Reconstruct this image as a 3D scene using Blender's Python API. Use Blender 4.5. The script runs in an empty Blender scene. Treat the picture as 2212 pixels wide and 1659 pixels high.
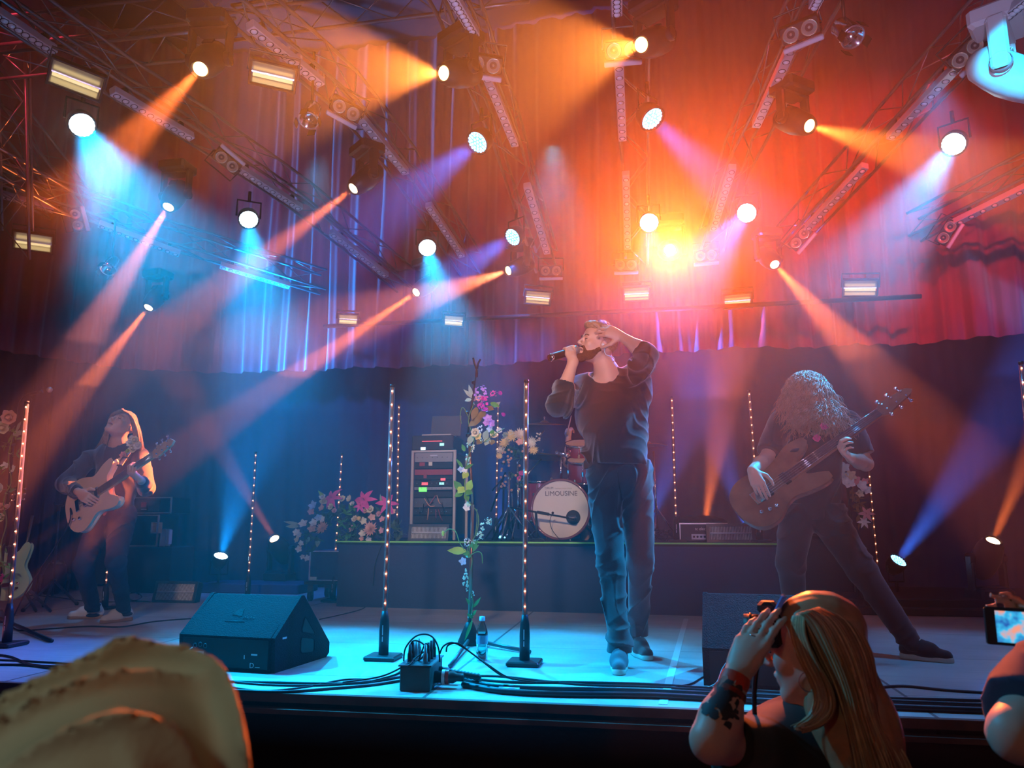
import bpy, bmesh, math, random
import numpy as np
from mathutils import Vector, Matrix, Quaternion, noise as mnoise
R = math.radians
PI = math.pi
rnd = random.Random(7)
scene = bpy.context.scene
COL = scene.collection
# ------------------------------------------------------------------ camera
# world: x along the stage front, y into the stage, z up; the stage deck is z = 0
CAM = Vector((0.0, 0.0, 0.72)); FPX = 1662.0
PITCH, YAW = R(10.25), R(9.7)
cam_data = bpy.data.cameras.new('camera'); cam = bpy.data.objects.new('camera', cam_data)
COL.objects.link(cam); cam.location = CAM
cam.rotation_euler = (PI / 2 + PITCH, 0, YAW)
cam_data.sensor_width = 36.0; cam_data.lens = 36.0 * FPX / 2212.0
cam_data.clip_start = 0.05; cam_data.clip_end = 100
cam_data.dof.use_dof = True; cam_data.dof.focus_distance = 4.3
cam_data.dof.aperture_fstop = cam_data.lens / 1000 / 0.0055
scene.camera = cam
_RM = (Matrix.Rotation(YAW, 3, 'Z') @ Matrix.Rotation(PI / 2 + PITCH, 3, 'X'))
def ray(px, py):
    return (_RM @ Vector(((px - 1106.0) / FPX, (829.5 - py) / FPX, -1.0))).normalized()
def at_z(px, py, z):            # where the sight line meets a height
    d = ray(px, py); return CAM + d * ((z - CAM.z) / d.z)
def at_y(px, py, y):            # where it meets a depth into the stage
    d = ray(px, py); return CAM + d * ((y - CAM.y) / d.y)
# ------------------------------------------------------------------ world and exposure
w = bpy.data.worlds.new('world'); scene.world = w; w.use_nodes = True
w.node_tree.nodes['Background'].inputs[0].default_value = (0.55, 0.22, 0.45, 1)
w.node_tree.nodes['Background'].inputs[1].default_value = 0.035
scene.view_settings.view_transform = 'Standard'; scene.view_settings.look = 'None'
scene.view_settings.gamma = 1; scene.view_settings.exposure = 0.0
scene.view_settings.use_curve_mapping = False
cy = scene.cycles
cy.use_denoising = True
try: cy.denoiser = 'OPENIMAGEDENOISE'
except Exception: pass
cy.max_bounces = 4; cy.diffuse_bounces = 2; cy.glossy_bounces = 2
cy.transmission_bounces = 4; cy.transparent_max_bounces = 12; cy.volume_bounces = 0
cy.sample_clamp_indirect = 4; cy.caustics_reflective = False; cy.caustics_refractive = False
cy.use_adaptive_sampling = False
ORANGE = (1.0, 0.17, 0.03); AMBER = (1.0, 0.24, 0.03); SALMON = (1.0, 0.20, 0.12)
CYAN = (0.0, 0.42, 1.0); BLUE = (0.03, 0.16, 1.0); RED = (1.0, 0.06, 0.04)
def spot(pos, target, power, color, size, blend=0.3, radius=0.03, name='stage_light_beam'):
    l = bpy.data.lights.new(name, 'SPOT'); l.energy = power; l.color = color
    l.spot_size = R(size); l.spot_blend = blend; l.shadow_soft_size = radius
    o = bpy.data.objects.new(name, l); COL.objects.link(o); o.location = pos
    o.rotation_euler = (Vector(target) - Vector(pos)).to_track_quat('-Z', 'Y').to_euler()
    return o
KW, KC, KB = 7.0, 4.2, 3.9      # brightness of warm heads, blue pars, the lamp facing the camera
# wash lamps hung out of view above the front of the stage
for (p, q, wt, c, sz) in (
    ((2.6, 3.4, 4.7), (2.4, 7.6, 3.6), 1000, (1.0, 0.03, 0.02), 46),
    ((0.3, 3.2, 4.8), (1.4, 7.8, 3.6), 700, (1.0, 0.05, 0.02), 50),
    ((-4.6, 3.4, 4.6), (-4.6, 7.8, 3.6), 260, (1.0, 0.05, 0.10), 50),
    ((5.4, 4.2, 4.4), (1.8, 6.6, 3.6), 700, (1.0, 0.03, 0.04), 40)):
    spot(p, q, wt, c, sz, blend=0.7, radius=0.08, name='red_wash_beam')
# cyan floods without fixtures, added to light the deck from behind the players
for (p, q, wt, c, sz) in (
    ((-2.4, 5.2, 3.5), (-2.2, 4.4, 0.0), 180, (0.0, 0.50, 1.0), 44),
    ((-0.6, 5.3, 3.5), (-0.5, 4.4, 0.0), 250, (0.0, 0.50, 1.0), 52),
    ((-4.0, 5.4, 3.5), (-3.7, 4.7, 0.0), 110, (0.01, 0.36, 1.0), 50),
    ((1.9, 4.9, 3.5), (1.8, 4.4, 0.0), 210, (0.03, 0.36, 1.0), 56)):
    spot(p, q, wt, c, sz, blend=0.6, radius=0.08, name='added_cyan_flood')
for (p, q, wt, sz) in (((-3.6, 6.2, 3.3), (-3.5, 8.5, 1.0), 420, 74), ((-1.2, 6.9, 3.2), (-1.2, 8.6, 1.0), 180, 64), ((3.6, 6.4, 3.2), (3.4, 8.6, 1.4), 60, 60)):
    spot(p, q, wt, (0.0, 0.20, 1.0), sz, blend=0.8, radius=0.08, name='added_blue_wash')  # added blue lamps, no fixture built, brightening the lower backdrop
# warm front light from over the audience
for (p, q, wt, c, sz) in (
    ((-1.0, -1.6, 3.2), (-3.9, 5.1, 1.2), 420, (1.0, 0.62, 0.48), 22),
    ((-0.4, -1.6, 3.2), (-1.4, 6.8, 1.0), 1250, (1.0, 0.66, 0.50), 22),
    ((1.0, -1.6, 3.2), (1.2, 4.9, 1.1), 150, (1.0, 0.55, 0.45), 20),
    ((-1.4, -2.2, 2.6), (0.3, 1.2, 0.4), 26, (0.95, 0.85, 0.62), 70),
    ((1.9, -0.2, 1.5), (-0.55, 0.7, 0.45), 13, (1.0, 0.28, 0.06), 22)):  # last one: unseen low orange lamp added for highlights on the cap
    spot(p, q, wt, c, sz, blend=0.8, radius=0.15, name='unseen_front_beam')
spot((0.3, -0.6, 0.9), (-0.2, 5.0, 4.1), 520, (0.62, 0.50, 1.0), 78, blend=0.8, radius=0.15, name='unseen_front_beam')  # added lavender uplight for truss undersides and LED bars, source unseen
spot((-1.0, -1.0, 1.9), (-0.6, 0.7, 0.45), 22, (0.72, 0.95, 0.78), 26, blend=0.8, radius=0.1, name='unseen_front_beam')  # unseen pale green lamp put in to light the cap
spot((-1.7, 2.5, 1.9), (0.42, 1.8, 0.40), 130, (0.02, 0.50, 1.0), 26, blend=0.8, radius=0.05, name='added_cyan_key')  # cyan lamp added for the woman's arm and face, no fixture
# ------------------------------------------------------------------ materials
def mat(name, col, rough=0.5, metal=0.0, emit=None, estr=0.0, bump=0.0, bscale=40.0, vary=0.0, vscale=8.0,
        trans=0.0, ior=1.45, sheen=0.0, spec=0.5, coat=0.0):
    m = bpy.data.materials.new(name); m.use_nodes = True
    nt = m.node_tree; b = nt.nodes['Principled BSDF']
    b.inputs['Base Color'].default_value = (*col, 1); b.inputs['Roughness'].default_value = rough
    b.inputs['Metallic'].default_value = metal; b.inputs['IOR'].default_value = ior
    b.inputs['Transmission Weight'].default_value = trans; b.inputs['Specular IOR Level'].default_value = spec
    b.inputs['Sheen Weight'].default_value = sheen; b.inputs['Coat Weight'].default_value = coat
    if emit: b.inputs['Emission Color'].default_value = (*emit, 1); b.inputs['Emission Strength'].default_value = estr
    m.cycles.emission_sampling = 'NONE'      # the lamp beams themselves are spot lights; the lit faces are seen and bounced only
    if bump or vary:
        tc = nt.nodes.new('ShaderNodeTexCoord')
    if bump:
        n = nt.nodes.new('ShaderNodeTexNoise'); n.inputs['Scale'].default_value = bscale; n.inputs['Detail'].default_value = 3
        bp = nt.nodes.new('ShaderNodeBump'); bp.inputs['Strength'].default_value = bump; bp.inputs['Distance'].default_value = 0.01
        nt.links.new(tc.outputs['Object'], n.inputs['Vector']); nt.links.new(n.outputs['Fac'], bp.inputs['Height'])
        nt.links.new(bp.outputs['Normal'], b.inputs['Normal'])
    if vary:
        n2 = nt.nodes.new('ShaderNodeTexNoise'); n2.inputs['Scale'].default_value = vscale; n2.inputs['Detail'].default_value = 4
        r = nt.nodes.new('ShaderNodeValToRGB')
        r.color_ramp.elements[0].position = 0.3; r.color_ramp.elements[1].position = 0.7
        r.color_ramp.elements[0].color = (*[c * (1 - vary) for c in col], 1)
        r.color_ramp.elements[1].color = (*[min(1, c * (1 + vary)) for c in col], 1)
        nt.links.new(tc.outputs['Object'], n2.inputs['Vector']); nt.links.new(n2.outputs['Fac'], r.inputs['Fac'])
        nt.links.new(r.outputs['Color'], b.inputs['Base Color'])
    return m
M = dict(
    black=mat('black_plastic', (0.012, 0.012, 0.014), 0.45), blackmat=mat('black_matt', (0.015, 0.015, 0.017), 0.75, bump=0.3, bscale=300),
    rubber=mat('black_rubber', (0.01, 0.01, 0.012), 0.55), alu=mat('aluminium', (0.55, 0.55, 0.57), 0.32, 0.9, vary=0.2),
    chrome=mat('chrome', (0.8, 0.8, 0.82), 0.12, 1.0), steel=mat('dark_steel', (0.12, 0.12, 0.13), 0.4, 0.7),
    grey=mat('grey_metal', (0.32, 0.32, 0.33), 0.4, 0.6), fixture=mat('fixture_body', (0.03, 0.03, 0.034), 0.4, 0.2),
    reflector=mat('reflector_foil', (0.72, 0.70, 0.66), 0.25, 0.85), glasslamp=mat('lamp_glass', (0.5, 0.45, 0.36), 0.08, 0.3, coat=1),
    white=mat('white_plastic', (0.75, 0.75, 0.74), 0.4), lens=mat('clear_lens', (0.85, 0.86, 0.9), 0.15, 0.1, coat=1),
    clear=mat('clear_acrylic', (0.95, 0.97, 0.97), 0.03, 0, trans=1.0, ior=1.3),
    barface=mat('bar_face', (0.62, 0.60, 0.64), 0.4, 0.2), lampwarm=mat('warm_lamp', (1, .6, .3), .4, emit=(1, 0.42, 0.16), estr=24),
    lampamber=mat('amber_beam_lens', (1, .6, .2), .4, emit=(1, 0.50, 0.14), estr=22), lampsalmon=mat('warm_white_beam_lens', (1, .7, .5), .4, emit=(1, 0.62, 0.30), estr=16),
    lampcyan=mat('cyan_led_lens', (.4, .8, 1), .4, emit=(0.32, 0.80, 1.0), estr=11), lampblue=mat('deep_blue_led_lens', (.1, .5, 1), .4, emit=(0.02, 0.40, 1.0), estr=2.5),
    red=mat('red_plastic', (0.5, 0.02, 0.02), 0.4), wood=mat('maple_wood', (0.50, 0.30, 0.15), 0.45, vary=0.15, vscale=20),
)
# ------------------------------------------------------------------ mesh builder
def frame_of(d):
    d = Vector(d).normalized(); up = Vector((0, 0, 1)) if abs(d.z) < 0.95 else Vector((1, 0, 0))
    x = d.cross(up).normalized(); y = x.cross(d).normalized(); return x, y, d
class MB:
    def __init__(s): s.v = []; s.f = []; s.s = []
    def add(s, vs, fs, smooth=False, T=None):
        b = len(s.v)
        if T is not None: vs = [T @ Vector(v) for v in vs]
        s.v += [tuple(v) for v in vs]; s.f += [tuple(i + b for i in f) for f in fs]; s.s += [smooth] * len(fs)
        return s
    def box(s, c, d, T=None, rot=None):
        x, y, z = d[0] / 2, d[1] / 2, d[2] / 2; c = Vector(c)
        vs = [Vector(p) for p in ((-x, -y, -z), (x, -y, -z), (x, y, -z), (-x, y, -z), (-x, -y, z), (x, -y, z), (x, y, z), (-x, y, z))]
        if rot is not None: vs = [rot @ v for v in vs]
        return s.add([v + c for v in vs], [(0, 3, 2, 1), (4, 5, 6, 7), (0, 1, 5, 4), (1, 2, 6, 5), (2, 3, 7, 6), (3, 0, 4, 7)], T=T)
    def bbox(s, c, d, b=0.004, T=None, rot=None):     # box with bevelled vertical+horizontal edges
        x, y, z = d[0] / 2, d[1] / 2, d[2] / 2; vs = []; c = Vector(c)
        for zz, k in ((-z, 1), (-z + b, 0), (z - b, 0), (z, 1)):
            xx, yy = x - b * k, y - b * k
            for px, py in ((-xx + b, -yy), (xx - b, -yy), (xx, -yy + b), (xx, yy - b), (xx - b, yy), (-xx + b, yy), (-xx, yy - b), (-xx, -yy + b)):
                vs.append(Vector((px, py, zz)))
        if rot is not None: vs = [rot @ v for v in vs]
        fs = [tuple(range(7, -1, -1)), tuple(range(24, 32))]
        for r in range(3):
            for i in range(8):
                j = (i + 1) % 8; fs.append((r * 8 + i, r * 8 + j, r * 8 + 8 + j, r * 8 + 8 + i))
        return s.add([v + c for v in vs], fs, T=T)
    def tube(s, pts, r, n=8, T=None, closed=False, cap=True, smooth=True, flat=1.0):
        pts = [Vector(p) for p in pts]; m = len(pts)
        rs = r if isinstance(r, (list, tuple)) else [r] * m
        vs = []; px = None
        for i, p in enumerate(pts):
            if closed: t = pts[(i + 1) % m] - pts[i - 1]
            else: t = pts[min(i + 1, m - 1)] - pts[max(i - 1, 0)]
            if t.length < 1e-9: t = Vector((0, 0, 1))
            t.normalize()
            if px is None: px = frame_of(t)[0]
            px = (px - t * px.dot(t))
            if px.length < 1e-6: px = frame_of(t)[0]
            px.normalize(); py = t.cross(px)
            for k in range(n):
                a = 2 * PI * k / n
                vs.append(p + px * (math.cos(a) * rs[i]) + py * (math.sin(a) * rs[i] * flat))
        fs = []
        for i in range(m if closed else m - 1):
            for k in range(n):
                a, b = i * n + k, i * n + (k + 1) % n; c = ((i + 1) % m) * n
                fs.append((a, b, c + (k + 1) % n, c + k))
        if cap and not closed: fs += [tuple(range(n - 1, -1, -1)), tuple((m - 1) * n + k for k in range(n))]
        return s.add(vs, fs, smooth, T)
    def cyl(s, a, b, r, r2=None, n=16, T=None, smooth=True):
        return s.tube([a, b], [r, r if r2 is None else r2], n, T, smooth=smooth)
    def lathe(s, prof, o=(0, 0, 0), d=(0, 0, 1), n=24, T=None, smooth=True):
        x, y, z = frame_of(d); o = Vector(o); vs = []
        for (r, h) in prof:
            for k in range(n):
                a = 2 * PI * k / n; vs.append(o + z * h + x * (r * math.cos(a)) + y * (r * math.sin(a)))
        fs = []
        for i in range(len(prof) - 1):
            for k in range(n): fs.append((i * n + k, i * n + (k + 1) % n, (i + 1) * n + (k + 1) % n, (i + 1) * n + k))
        return s.add(vs, fs, smooth, T)
    def ball(s, c, r, n=10, T=None, sc=(1, 1, 1), rot=None):
        vs = []; fs = []; h = n // 2; c = Vector(c)
        for i in range(h + 1):
            ph = PI * i / h
            for k in range(n):
                a = 2 * PI * k / n
                q = Vector((r * sc[0] * math.sin(ph) * math.cos(a), r * sc[1] * math.sin(ph) * math.sin(a), r * sc[2] * math.cos(ph)))
                if rot is not None: q = rot @ q
                vs.append(c + q)
        for i in range(h):
            for k in range(n): fs.append((i * n + k, (i + 1) * n + k, (i + 1) * n + (k + 1) % n, i * n + (k + 1) % n))
        return s.add(vs, fs, True, T)
    def prism(s, poly, z0, z1, T=None, smooth=False):  # polygon (x,y) extruded along z
        n = len(poly)
        vs = [(p[0], p[1], z0) for p in poly] + [(p[0], p[1], z1) for p in poly]
        fs = [tuple(range(n - 1, -1, -1)), tuple(range(n, 2 * n))]
        s.add(vs, fs, False, T); b = len(s.v) - 2 * n
        for i in range(n): s.f.append((b + i, b + (i + 1) % n, b + n + (i + 1) % n, b + n + i)); s.s.append(smooth)
        return s
    def torus(s, c, R_, r, d=(0, 0, 1), n=24, m=8, T=None):
        x, y, z = frame_of(d); c = Vector(c)
        return s.tube([c + x * (R_ * math.cos(2 * PI * k / n)) + y * (R_ * math.sin(2 * PI * k / n)) for k in range(n)], r, m, T, closed=True)
    def build(s, name, m, parent=None, loc=None):
        me = bpy.data.meshes.new(name); me.from_pydata(s.v, [], s.f); me.materials.append(m)
        me.polygons.foreach_set('use_smooth', s.s); me.update()
        o = bpy.data.objects.new(name, me); COL.objects.link(o)
        if parent: o.parent = parent
        if loc is not None: o.location = loc
        return o
def tag(o, label=None, cat=None, group=None, kind=None):
    if label: o['label'] = label
    if cat: o['category'] = cat
    if group: o['group'] = group
    if kind: o['kind'] = kind
    return o
def thing(name, label, cat, loc=(0, 0, 0), rz=0.0, group=None, rot=None):
    o = bpy.data.objects.new(name, None); COL.objects.link(o); o.location = loc
    o.empty_display_size = 0.1
    if rot is not None: o.rotation_mode = 'QUATERNION'; o.rotation_quaternion = rot
    else: o.rotation_euler = (0, 0, rz)
    return tag(o, label, cat, group)
def struct(mb, name, m):
    o = mb.build(name, m); o['kind'] = 'structure'; return o
KIDS = {}
def dup(src, loc=None, label=None, rz=None, rot=None, parent=None, scale=None):
    r = src.copy(); COL.objects.link(r); r.parent = parent
    if loc is not None: r.location = loc
    if rz is not None: r.rotation_euler = (0, 0, rz)
    if rot is not None: r.rotation_mode = 'QUATERNION'; r.rotation_quaternion = rot
    if scale is not None: r.scale = (scale,) * 3
    if label: r['label'] = label
    kids = [c for c in COL.objects if c.parent == src]
    for ch in kids: dup(ch, parent=r)
    return r
def look_rot(d, roll=0.0):      # local -Z points along d, local Y roughly up
    return Vector(d).to_track_quat('-Z', 'Y') @ Quaternion((0, 0, 1), roll)
def bez(pts, n=8):              # Catmull-Rom through points
    P = [Vector(p) for p in pts]; out = []
    for i in range(len(P) - 1):
        a, b, c, d = P[max(i - 1, 0)], P[i], P[i + 1], P[min(i + 2, len(P) - 1)]
        for k in range(n):
            t = k / n
            out.append(0.5 * ((2 * b) + (c - a) * t + (2 * a - 5 * b + 4 * c - d) * t * t + (3 * b - a - 3 * c + d) * t ** 3))
    out.append(P[-1]); return out
def text_mesh(name, txt, size, m, parent, loc, rot, ext=0.0006, align='LEFT', spacing=1.0):
    c = bpy.data.curves.new(name, 'FONT'); c.body = txt; c.size = size; c.extrude = ext; c.align_x = align
    c.space_character = spacing; c.resolution_u = 3
    o = bpy.data.objects.new(name, c); COL.objects.link(o); c.materials.append(m)
    dg = bpy.context.evaluated_depsgraph_get(); me = bpy.data.meshes.new_from_object(o.evaluated_get(dg)); me.name = name
    COL.objects.unlink(o); bpy.data.objects.remove(o)
    q = bpy.data.objects.new(name, me); COL.objects.link(q); q.parent = parent; q.location = loc; q.rotation_euler = rot
    if not me.materials: me.materials.append(m)
    return q
# ------------------------------------------------------------------ smooth solids (bodies, clothes): a distance field turned into one skin
def surface_nets(F, org, h):
    # F: (nx,ny,nz) float, negative inside
    nx, ny, nz = F.shape; I = F < 0
    c = np.zeros((nx - 1, ny - 1, nz - 1), dtype=np.int8)
    for dx in (0, 1):
        for dy in (0, 1):
            for dz in (0, 1): c += I[dx:nx - 1 + dx, dy:ny - 1 + dy, dz:nz - 1 + dz]
    act = (c > 0) & (c < 8); cells = np.argwhere(act)
    idx = -np.ones(act.shape, dtype=np.int64); idx[act] = np.arange(len(cells))
    acc = np.zeros((len(cells), 3)); cnt = np.zeros(len(cells))
    cor = [(a, b, d) for a in (0, 1) for b in (0, 1) for d in (0, 1)]
    i, j, k = cells.T; val = {q: F[i + q[0], j + q[1], k + q[2]] for q in cor}
    for q in cor:
        for ax in range(3):
            if q[ax] == 0:
                p = list(q); p[ax] = 1; p = tuple(p)
                a, b = val[q], val[p]; m = (a < 0) != (b < 0)
                t = np.where(m, a / np.where(m, a - b, 1), 0)
                pt = np.zeros((len(cells), 3)); pt[:] = q; pt[:, ax] += t
                acc[m] += pt[m]; cnt[m] += 1
    V = (cells + acc / cnt[:, None]) * h + np.array(org)
    faces = []
    for ax in range(3):
        sl0 = [slice(1, -1)] * 3; sl1 = [slice(1, -1)] * 3
        sl0[ax] = slice(0, -1); sl1[ax] = slice(1, None)
        A, B = I[tuple(sl0)], I[tuple(sl1)]
        off = np.array([1, 1, 1]); off[ax] = 0
        u, v = (ax + 1) % 3, (ax + 2) % 3
        for m, flip in ((A & ~B, False), (~A & B, True)):
            e = np.argwhere(m) + off
            if not len(e): continue
            def g(du, dv):
                q = e.copy(); q[:, u] -= du; q[:, v] -= dv; return idx[q[:, 0], q[:, 1], q[:, 2]]
            Q = np.stack([g(1, 1), g(0, 1), g(0, 0), g(1, 0)], 1)
            faces.append(Q[:, ::-1] if flip else Q)
    Fc = np.concatenate(faces); Fc = Fc[(Fc >= 0).all(1)]
    return V, Fc
class Field:
    def __init__(s, lo, hi, h):
        s.h = h; s.lo = np.array(lo, float); s.n = np.ceil((np.array(hi) - s.lo) / h).astype(int) + 1
        s.F = np.full(s.n, 1.0, np.float32)
    def region(s, c0, c1, pad):
        a = np.maximum(np.floor((np.minimum(c0, c1) - pad - s.lo) / s.h).astype(int), 0)
        b = np.minimum(np.ceil((np.maximum(c0, c1) + pad - s.lo) / s.h).astype(int) + 1, s.n)
        if (b <= a).any(): return None
        sl = tuple(slice(a[i], b[i]) for i in range(3))
        g = np.meshgrid(*[(np.arange(a[i], b[i]) * s.h + s.lo[i]).astype(np.float32) for i in range(3)], indexing='ij')
        return sl, g
    def mix(s, sl, d, k, op):
        f = s.F[sl]
        if op == 'sub':
            d = -d
            if k > 0: q = np.maximum(k - np.abs(f - d), 0) / k; s.F[sl] = np.maximum(f, d) + q * q * k * .25
            else: s.F[sl] = np.maximum(f, d)
        else:
            if k > 0: q = np.maximum(k - np.abs(f - d), 0) / k; s.F[sl] = np.minimum(f, d) - q * q * k * .25
            else: s.F[sl] = np.minimum(f, d)
    def cone(s, a, b, ra, rb, k=0.02, op='add', flat=None):   # tapered rounded limb; flat=(axis, ratio) squashes it
        a = np.array(a, float); b = np.array(b, float); pad = max(ra, rb) + k + 2 * s.h
        r = s.region(a, b, pad)
        if r is None: return s
        sl, (X, Y, Z) = r; ab = b - a; L2 = max((ab ** 2).sum(), 1e-12)
        px, py, pz = X - a[0], Y - a[1], Z - a[2]
        t = np.clip((px * ab[0] + py * ab[1] + pz * ab[2]) / L2, 0, 1)
        qx, qy, qz = px - t * ab[0], py - t * ab[1], pz - t * ab[2]
        if flat is not None:
            ax = np.array(Vector(flat[0]).normalized()); e = qx * ax[0] + qy * ax[1] + qz * ax[2]
            m = 1 / flat[1] - 1
            qx, qy, qz = qx + e * m * ax[0], qy + e * m * ax[1], qz + e * m * ax[2]
            d = (np.sqrt(qx * qx + qy * qy + qz * qz) - (ra + (rb - ra) * t)) * (1 if flat[1] > 1 else max(flat[1], .5))
        else:
            d = np.sqrt(qx * qx + qy * qy + qz * qz) - (ra + (rb - ra) * t)
        s.mix(sl, d, k, op); return s
    def chain(s, pts, rs, k=0.02, flat=None):
        for i in range(len(pts) - 1): s.cone(pts[i], pts[i + 1], rs[i], rs[i + 1], k, flat=flat)
        return s
    def ell(s, c, r, rot=None, k=0.02, op='add'):
        c = np.array(c, float); r = np.array(r, float); pad = r.max() + k + 2 * s.h
        q = s.region(c, c, pad)
        if q is None: return s
        sl, (X, Y, Z) = q; x, y, z = X - c[0], Y - c[1], Z - c[2]
        if rot is not None:
            m = np.array(rot.to_matrix() if isinstance(rot, Quaternion) else rot).T
            x, y, z = (m[0, 0] * x + m[0, 1] * y + m[0, 2] * z, m[1, 0] * x + m[1, 1] * y + m[1, 2] * z, m[2, 0] * x + m[2, 1] * y + m[2, 2] * z)
        k0 = np.sqrt((x / r[0]) ** 2 + (y / r[1]) ** 2 + (z / r[2]) ** 2) + 1e-9
        k1 = np.sqrt((x / r[0] ** 2) ** 2 + (y / r[1] ** 2) ** 2 + (z / r[2] ** 2) ** 2) + 1e-9
        s.mix(sl, k0 * (k0 - 1) / k1, k, op); return s
    def cut(s, p, n):      # drop everything on the side n points to
        g = np.meshgrid(*[(np.arange(s.n[i]) * s.h + s.lo[i]).astype(np.float32) for i in range(3)], indexing='ij')
        n = Vector(n).normalized(); d = (g[0] - p[0]) * n[0] + (g[1] - p[1]) * n[1] + (g[2] - p[2]) * n[2]
        s.F = np.maximum(s.F, d); return s
    def cut_near(s, p, n, rad):   # the same, only within rad of p
        p = np.array(p, float); r = s.region(p, p, rad)
        if r is None: return s
        sl, (X, Y, Z) = r; n = Vector(n).normalized(); x, y, z = X - p[0], Y - p[1], Z - p[2]
        d = x * n[0] + y * n[1] + z * n[2]; ok = (x * x + y * y + z * z) < rad * rad
        f = s.F[sl]; s.F[sl] = np.where(ok, np.maximum(f, d), f); return s
    def folds(s, amp, freq, seed=0, squash=(1, 1, 0.4)):   # cloth folds: warped sines
        g = np.meshgrid(*[(np.arange(s.n[i]) * s.h + s.lo[i]).astype(np.float32) for i in range(3)], indexing='ij')
        X, Y, Z = g; q = seed * 1.7
        w1 = np.sin(X * 9 + q) + np.sin(Y * 11 + q * 2) + np.sin(Z * 7 + q * 3)
        w2 = np.sin(X * 17 - Z * 13 + q) + np.sin(Y * 19 + Z * 11 + q)
        a = np.sin(freq * (X * squash[0] + Y * squash[1] * .7 + Z * squash[2]) + 2.2 * w1)
        b = np.sin(freq * .63 * (X * squash[0] * .6 - Y * squash[1] + Z * squash[2] * 1.5) + 1.9 * w2)
        s.F += (amp * (a * b)).astype(np.float32); return s
    def creases(s, amp, freq, d, seed=0, warp=1.6, mask=3.0, box=None):   # sharp-ridged cloth creases running across direction d
        g = np.meshgrid(*[(np.arange(s.n[i]) * s.h + s.lo[i]).astype(np.float32) for i in range(3)], indexing='ij'); X, Y, Z = g; q = seed * 2.13 + .7
        w = np.sin(X * 8.3 + Z * 5.1 + q) + np.sin(Y * 9.7 - Z * 6.3 + q * 2) + .6 * np.sin(X * 21 - Z * 15 + q * 3)
        ph = freq * (X * d[0] + Y * d[1] + Z * d[2]) + warp * w
        r = (1 - np.abs(np.sin(ph))) ** 2 - .33
        m = .5 + .5 * np.sin(mask * (X * 1.7 + Z * 1.3 + Y) + 1.3 * w + q * 1.9)
        s.F -= (amp * r * m).astype(np.float32); return s
    def mesh(s, name, m, parent=None, smooth=1):
        s.F[0] = s.F[-1] = 1; s.F[:, 0] = s.F[:, -1] = 1; s.F[:, :, 0] = s.F[:, :, -1] = 1
        V, Q = surface_nets(s.F, s.lo, s.h); s.F = None
        for _ in range(smooth):       # light relaxation
            acc = np.zeros_like(V); cnt = np.zeros(len(V))
            for a, b in ((0, 1), (1, 2), (2, 3), (3, 0)):
                np.add.at(acc, Q[:, a], V[Q[:, b]]); np.add.at(cnt, Q[:, a], 1)
                np.add.at(acc, Q[:, b], V[Q[:, a]]); np.add.at(cnt, Q[:, b], 1)
            V = V * .5 + acc / np.maximum(cnt, 1)[:, None] * .5
        me = bpy.data.meshes.new(name); me.vertices.add(len(V)); me.vertices.foreach_set('co', V.astype(np.float32).ravel())
        me.loops.add(len(Q) * 4); me.loops.foreach_set('vertex_index', Q.astype(np.int32).ravel())
        me.polygons.add(len(Q)); me.polygons.foreach_set('loop_start', np.arange(0, len(Q) * 4, 4, dtype=np.int32))
        me.polygons.foreach_set('use_smooth', np.ones(len(Q), bool)); me.update(calc_edges=True); me.validate()
        me.materials.append(m); o = bpy.data.objects.new(name, me); COL.objects.link(o)
        if parent: o.parent = parent
        return o

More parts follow.
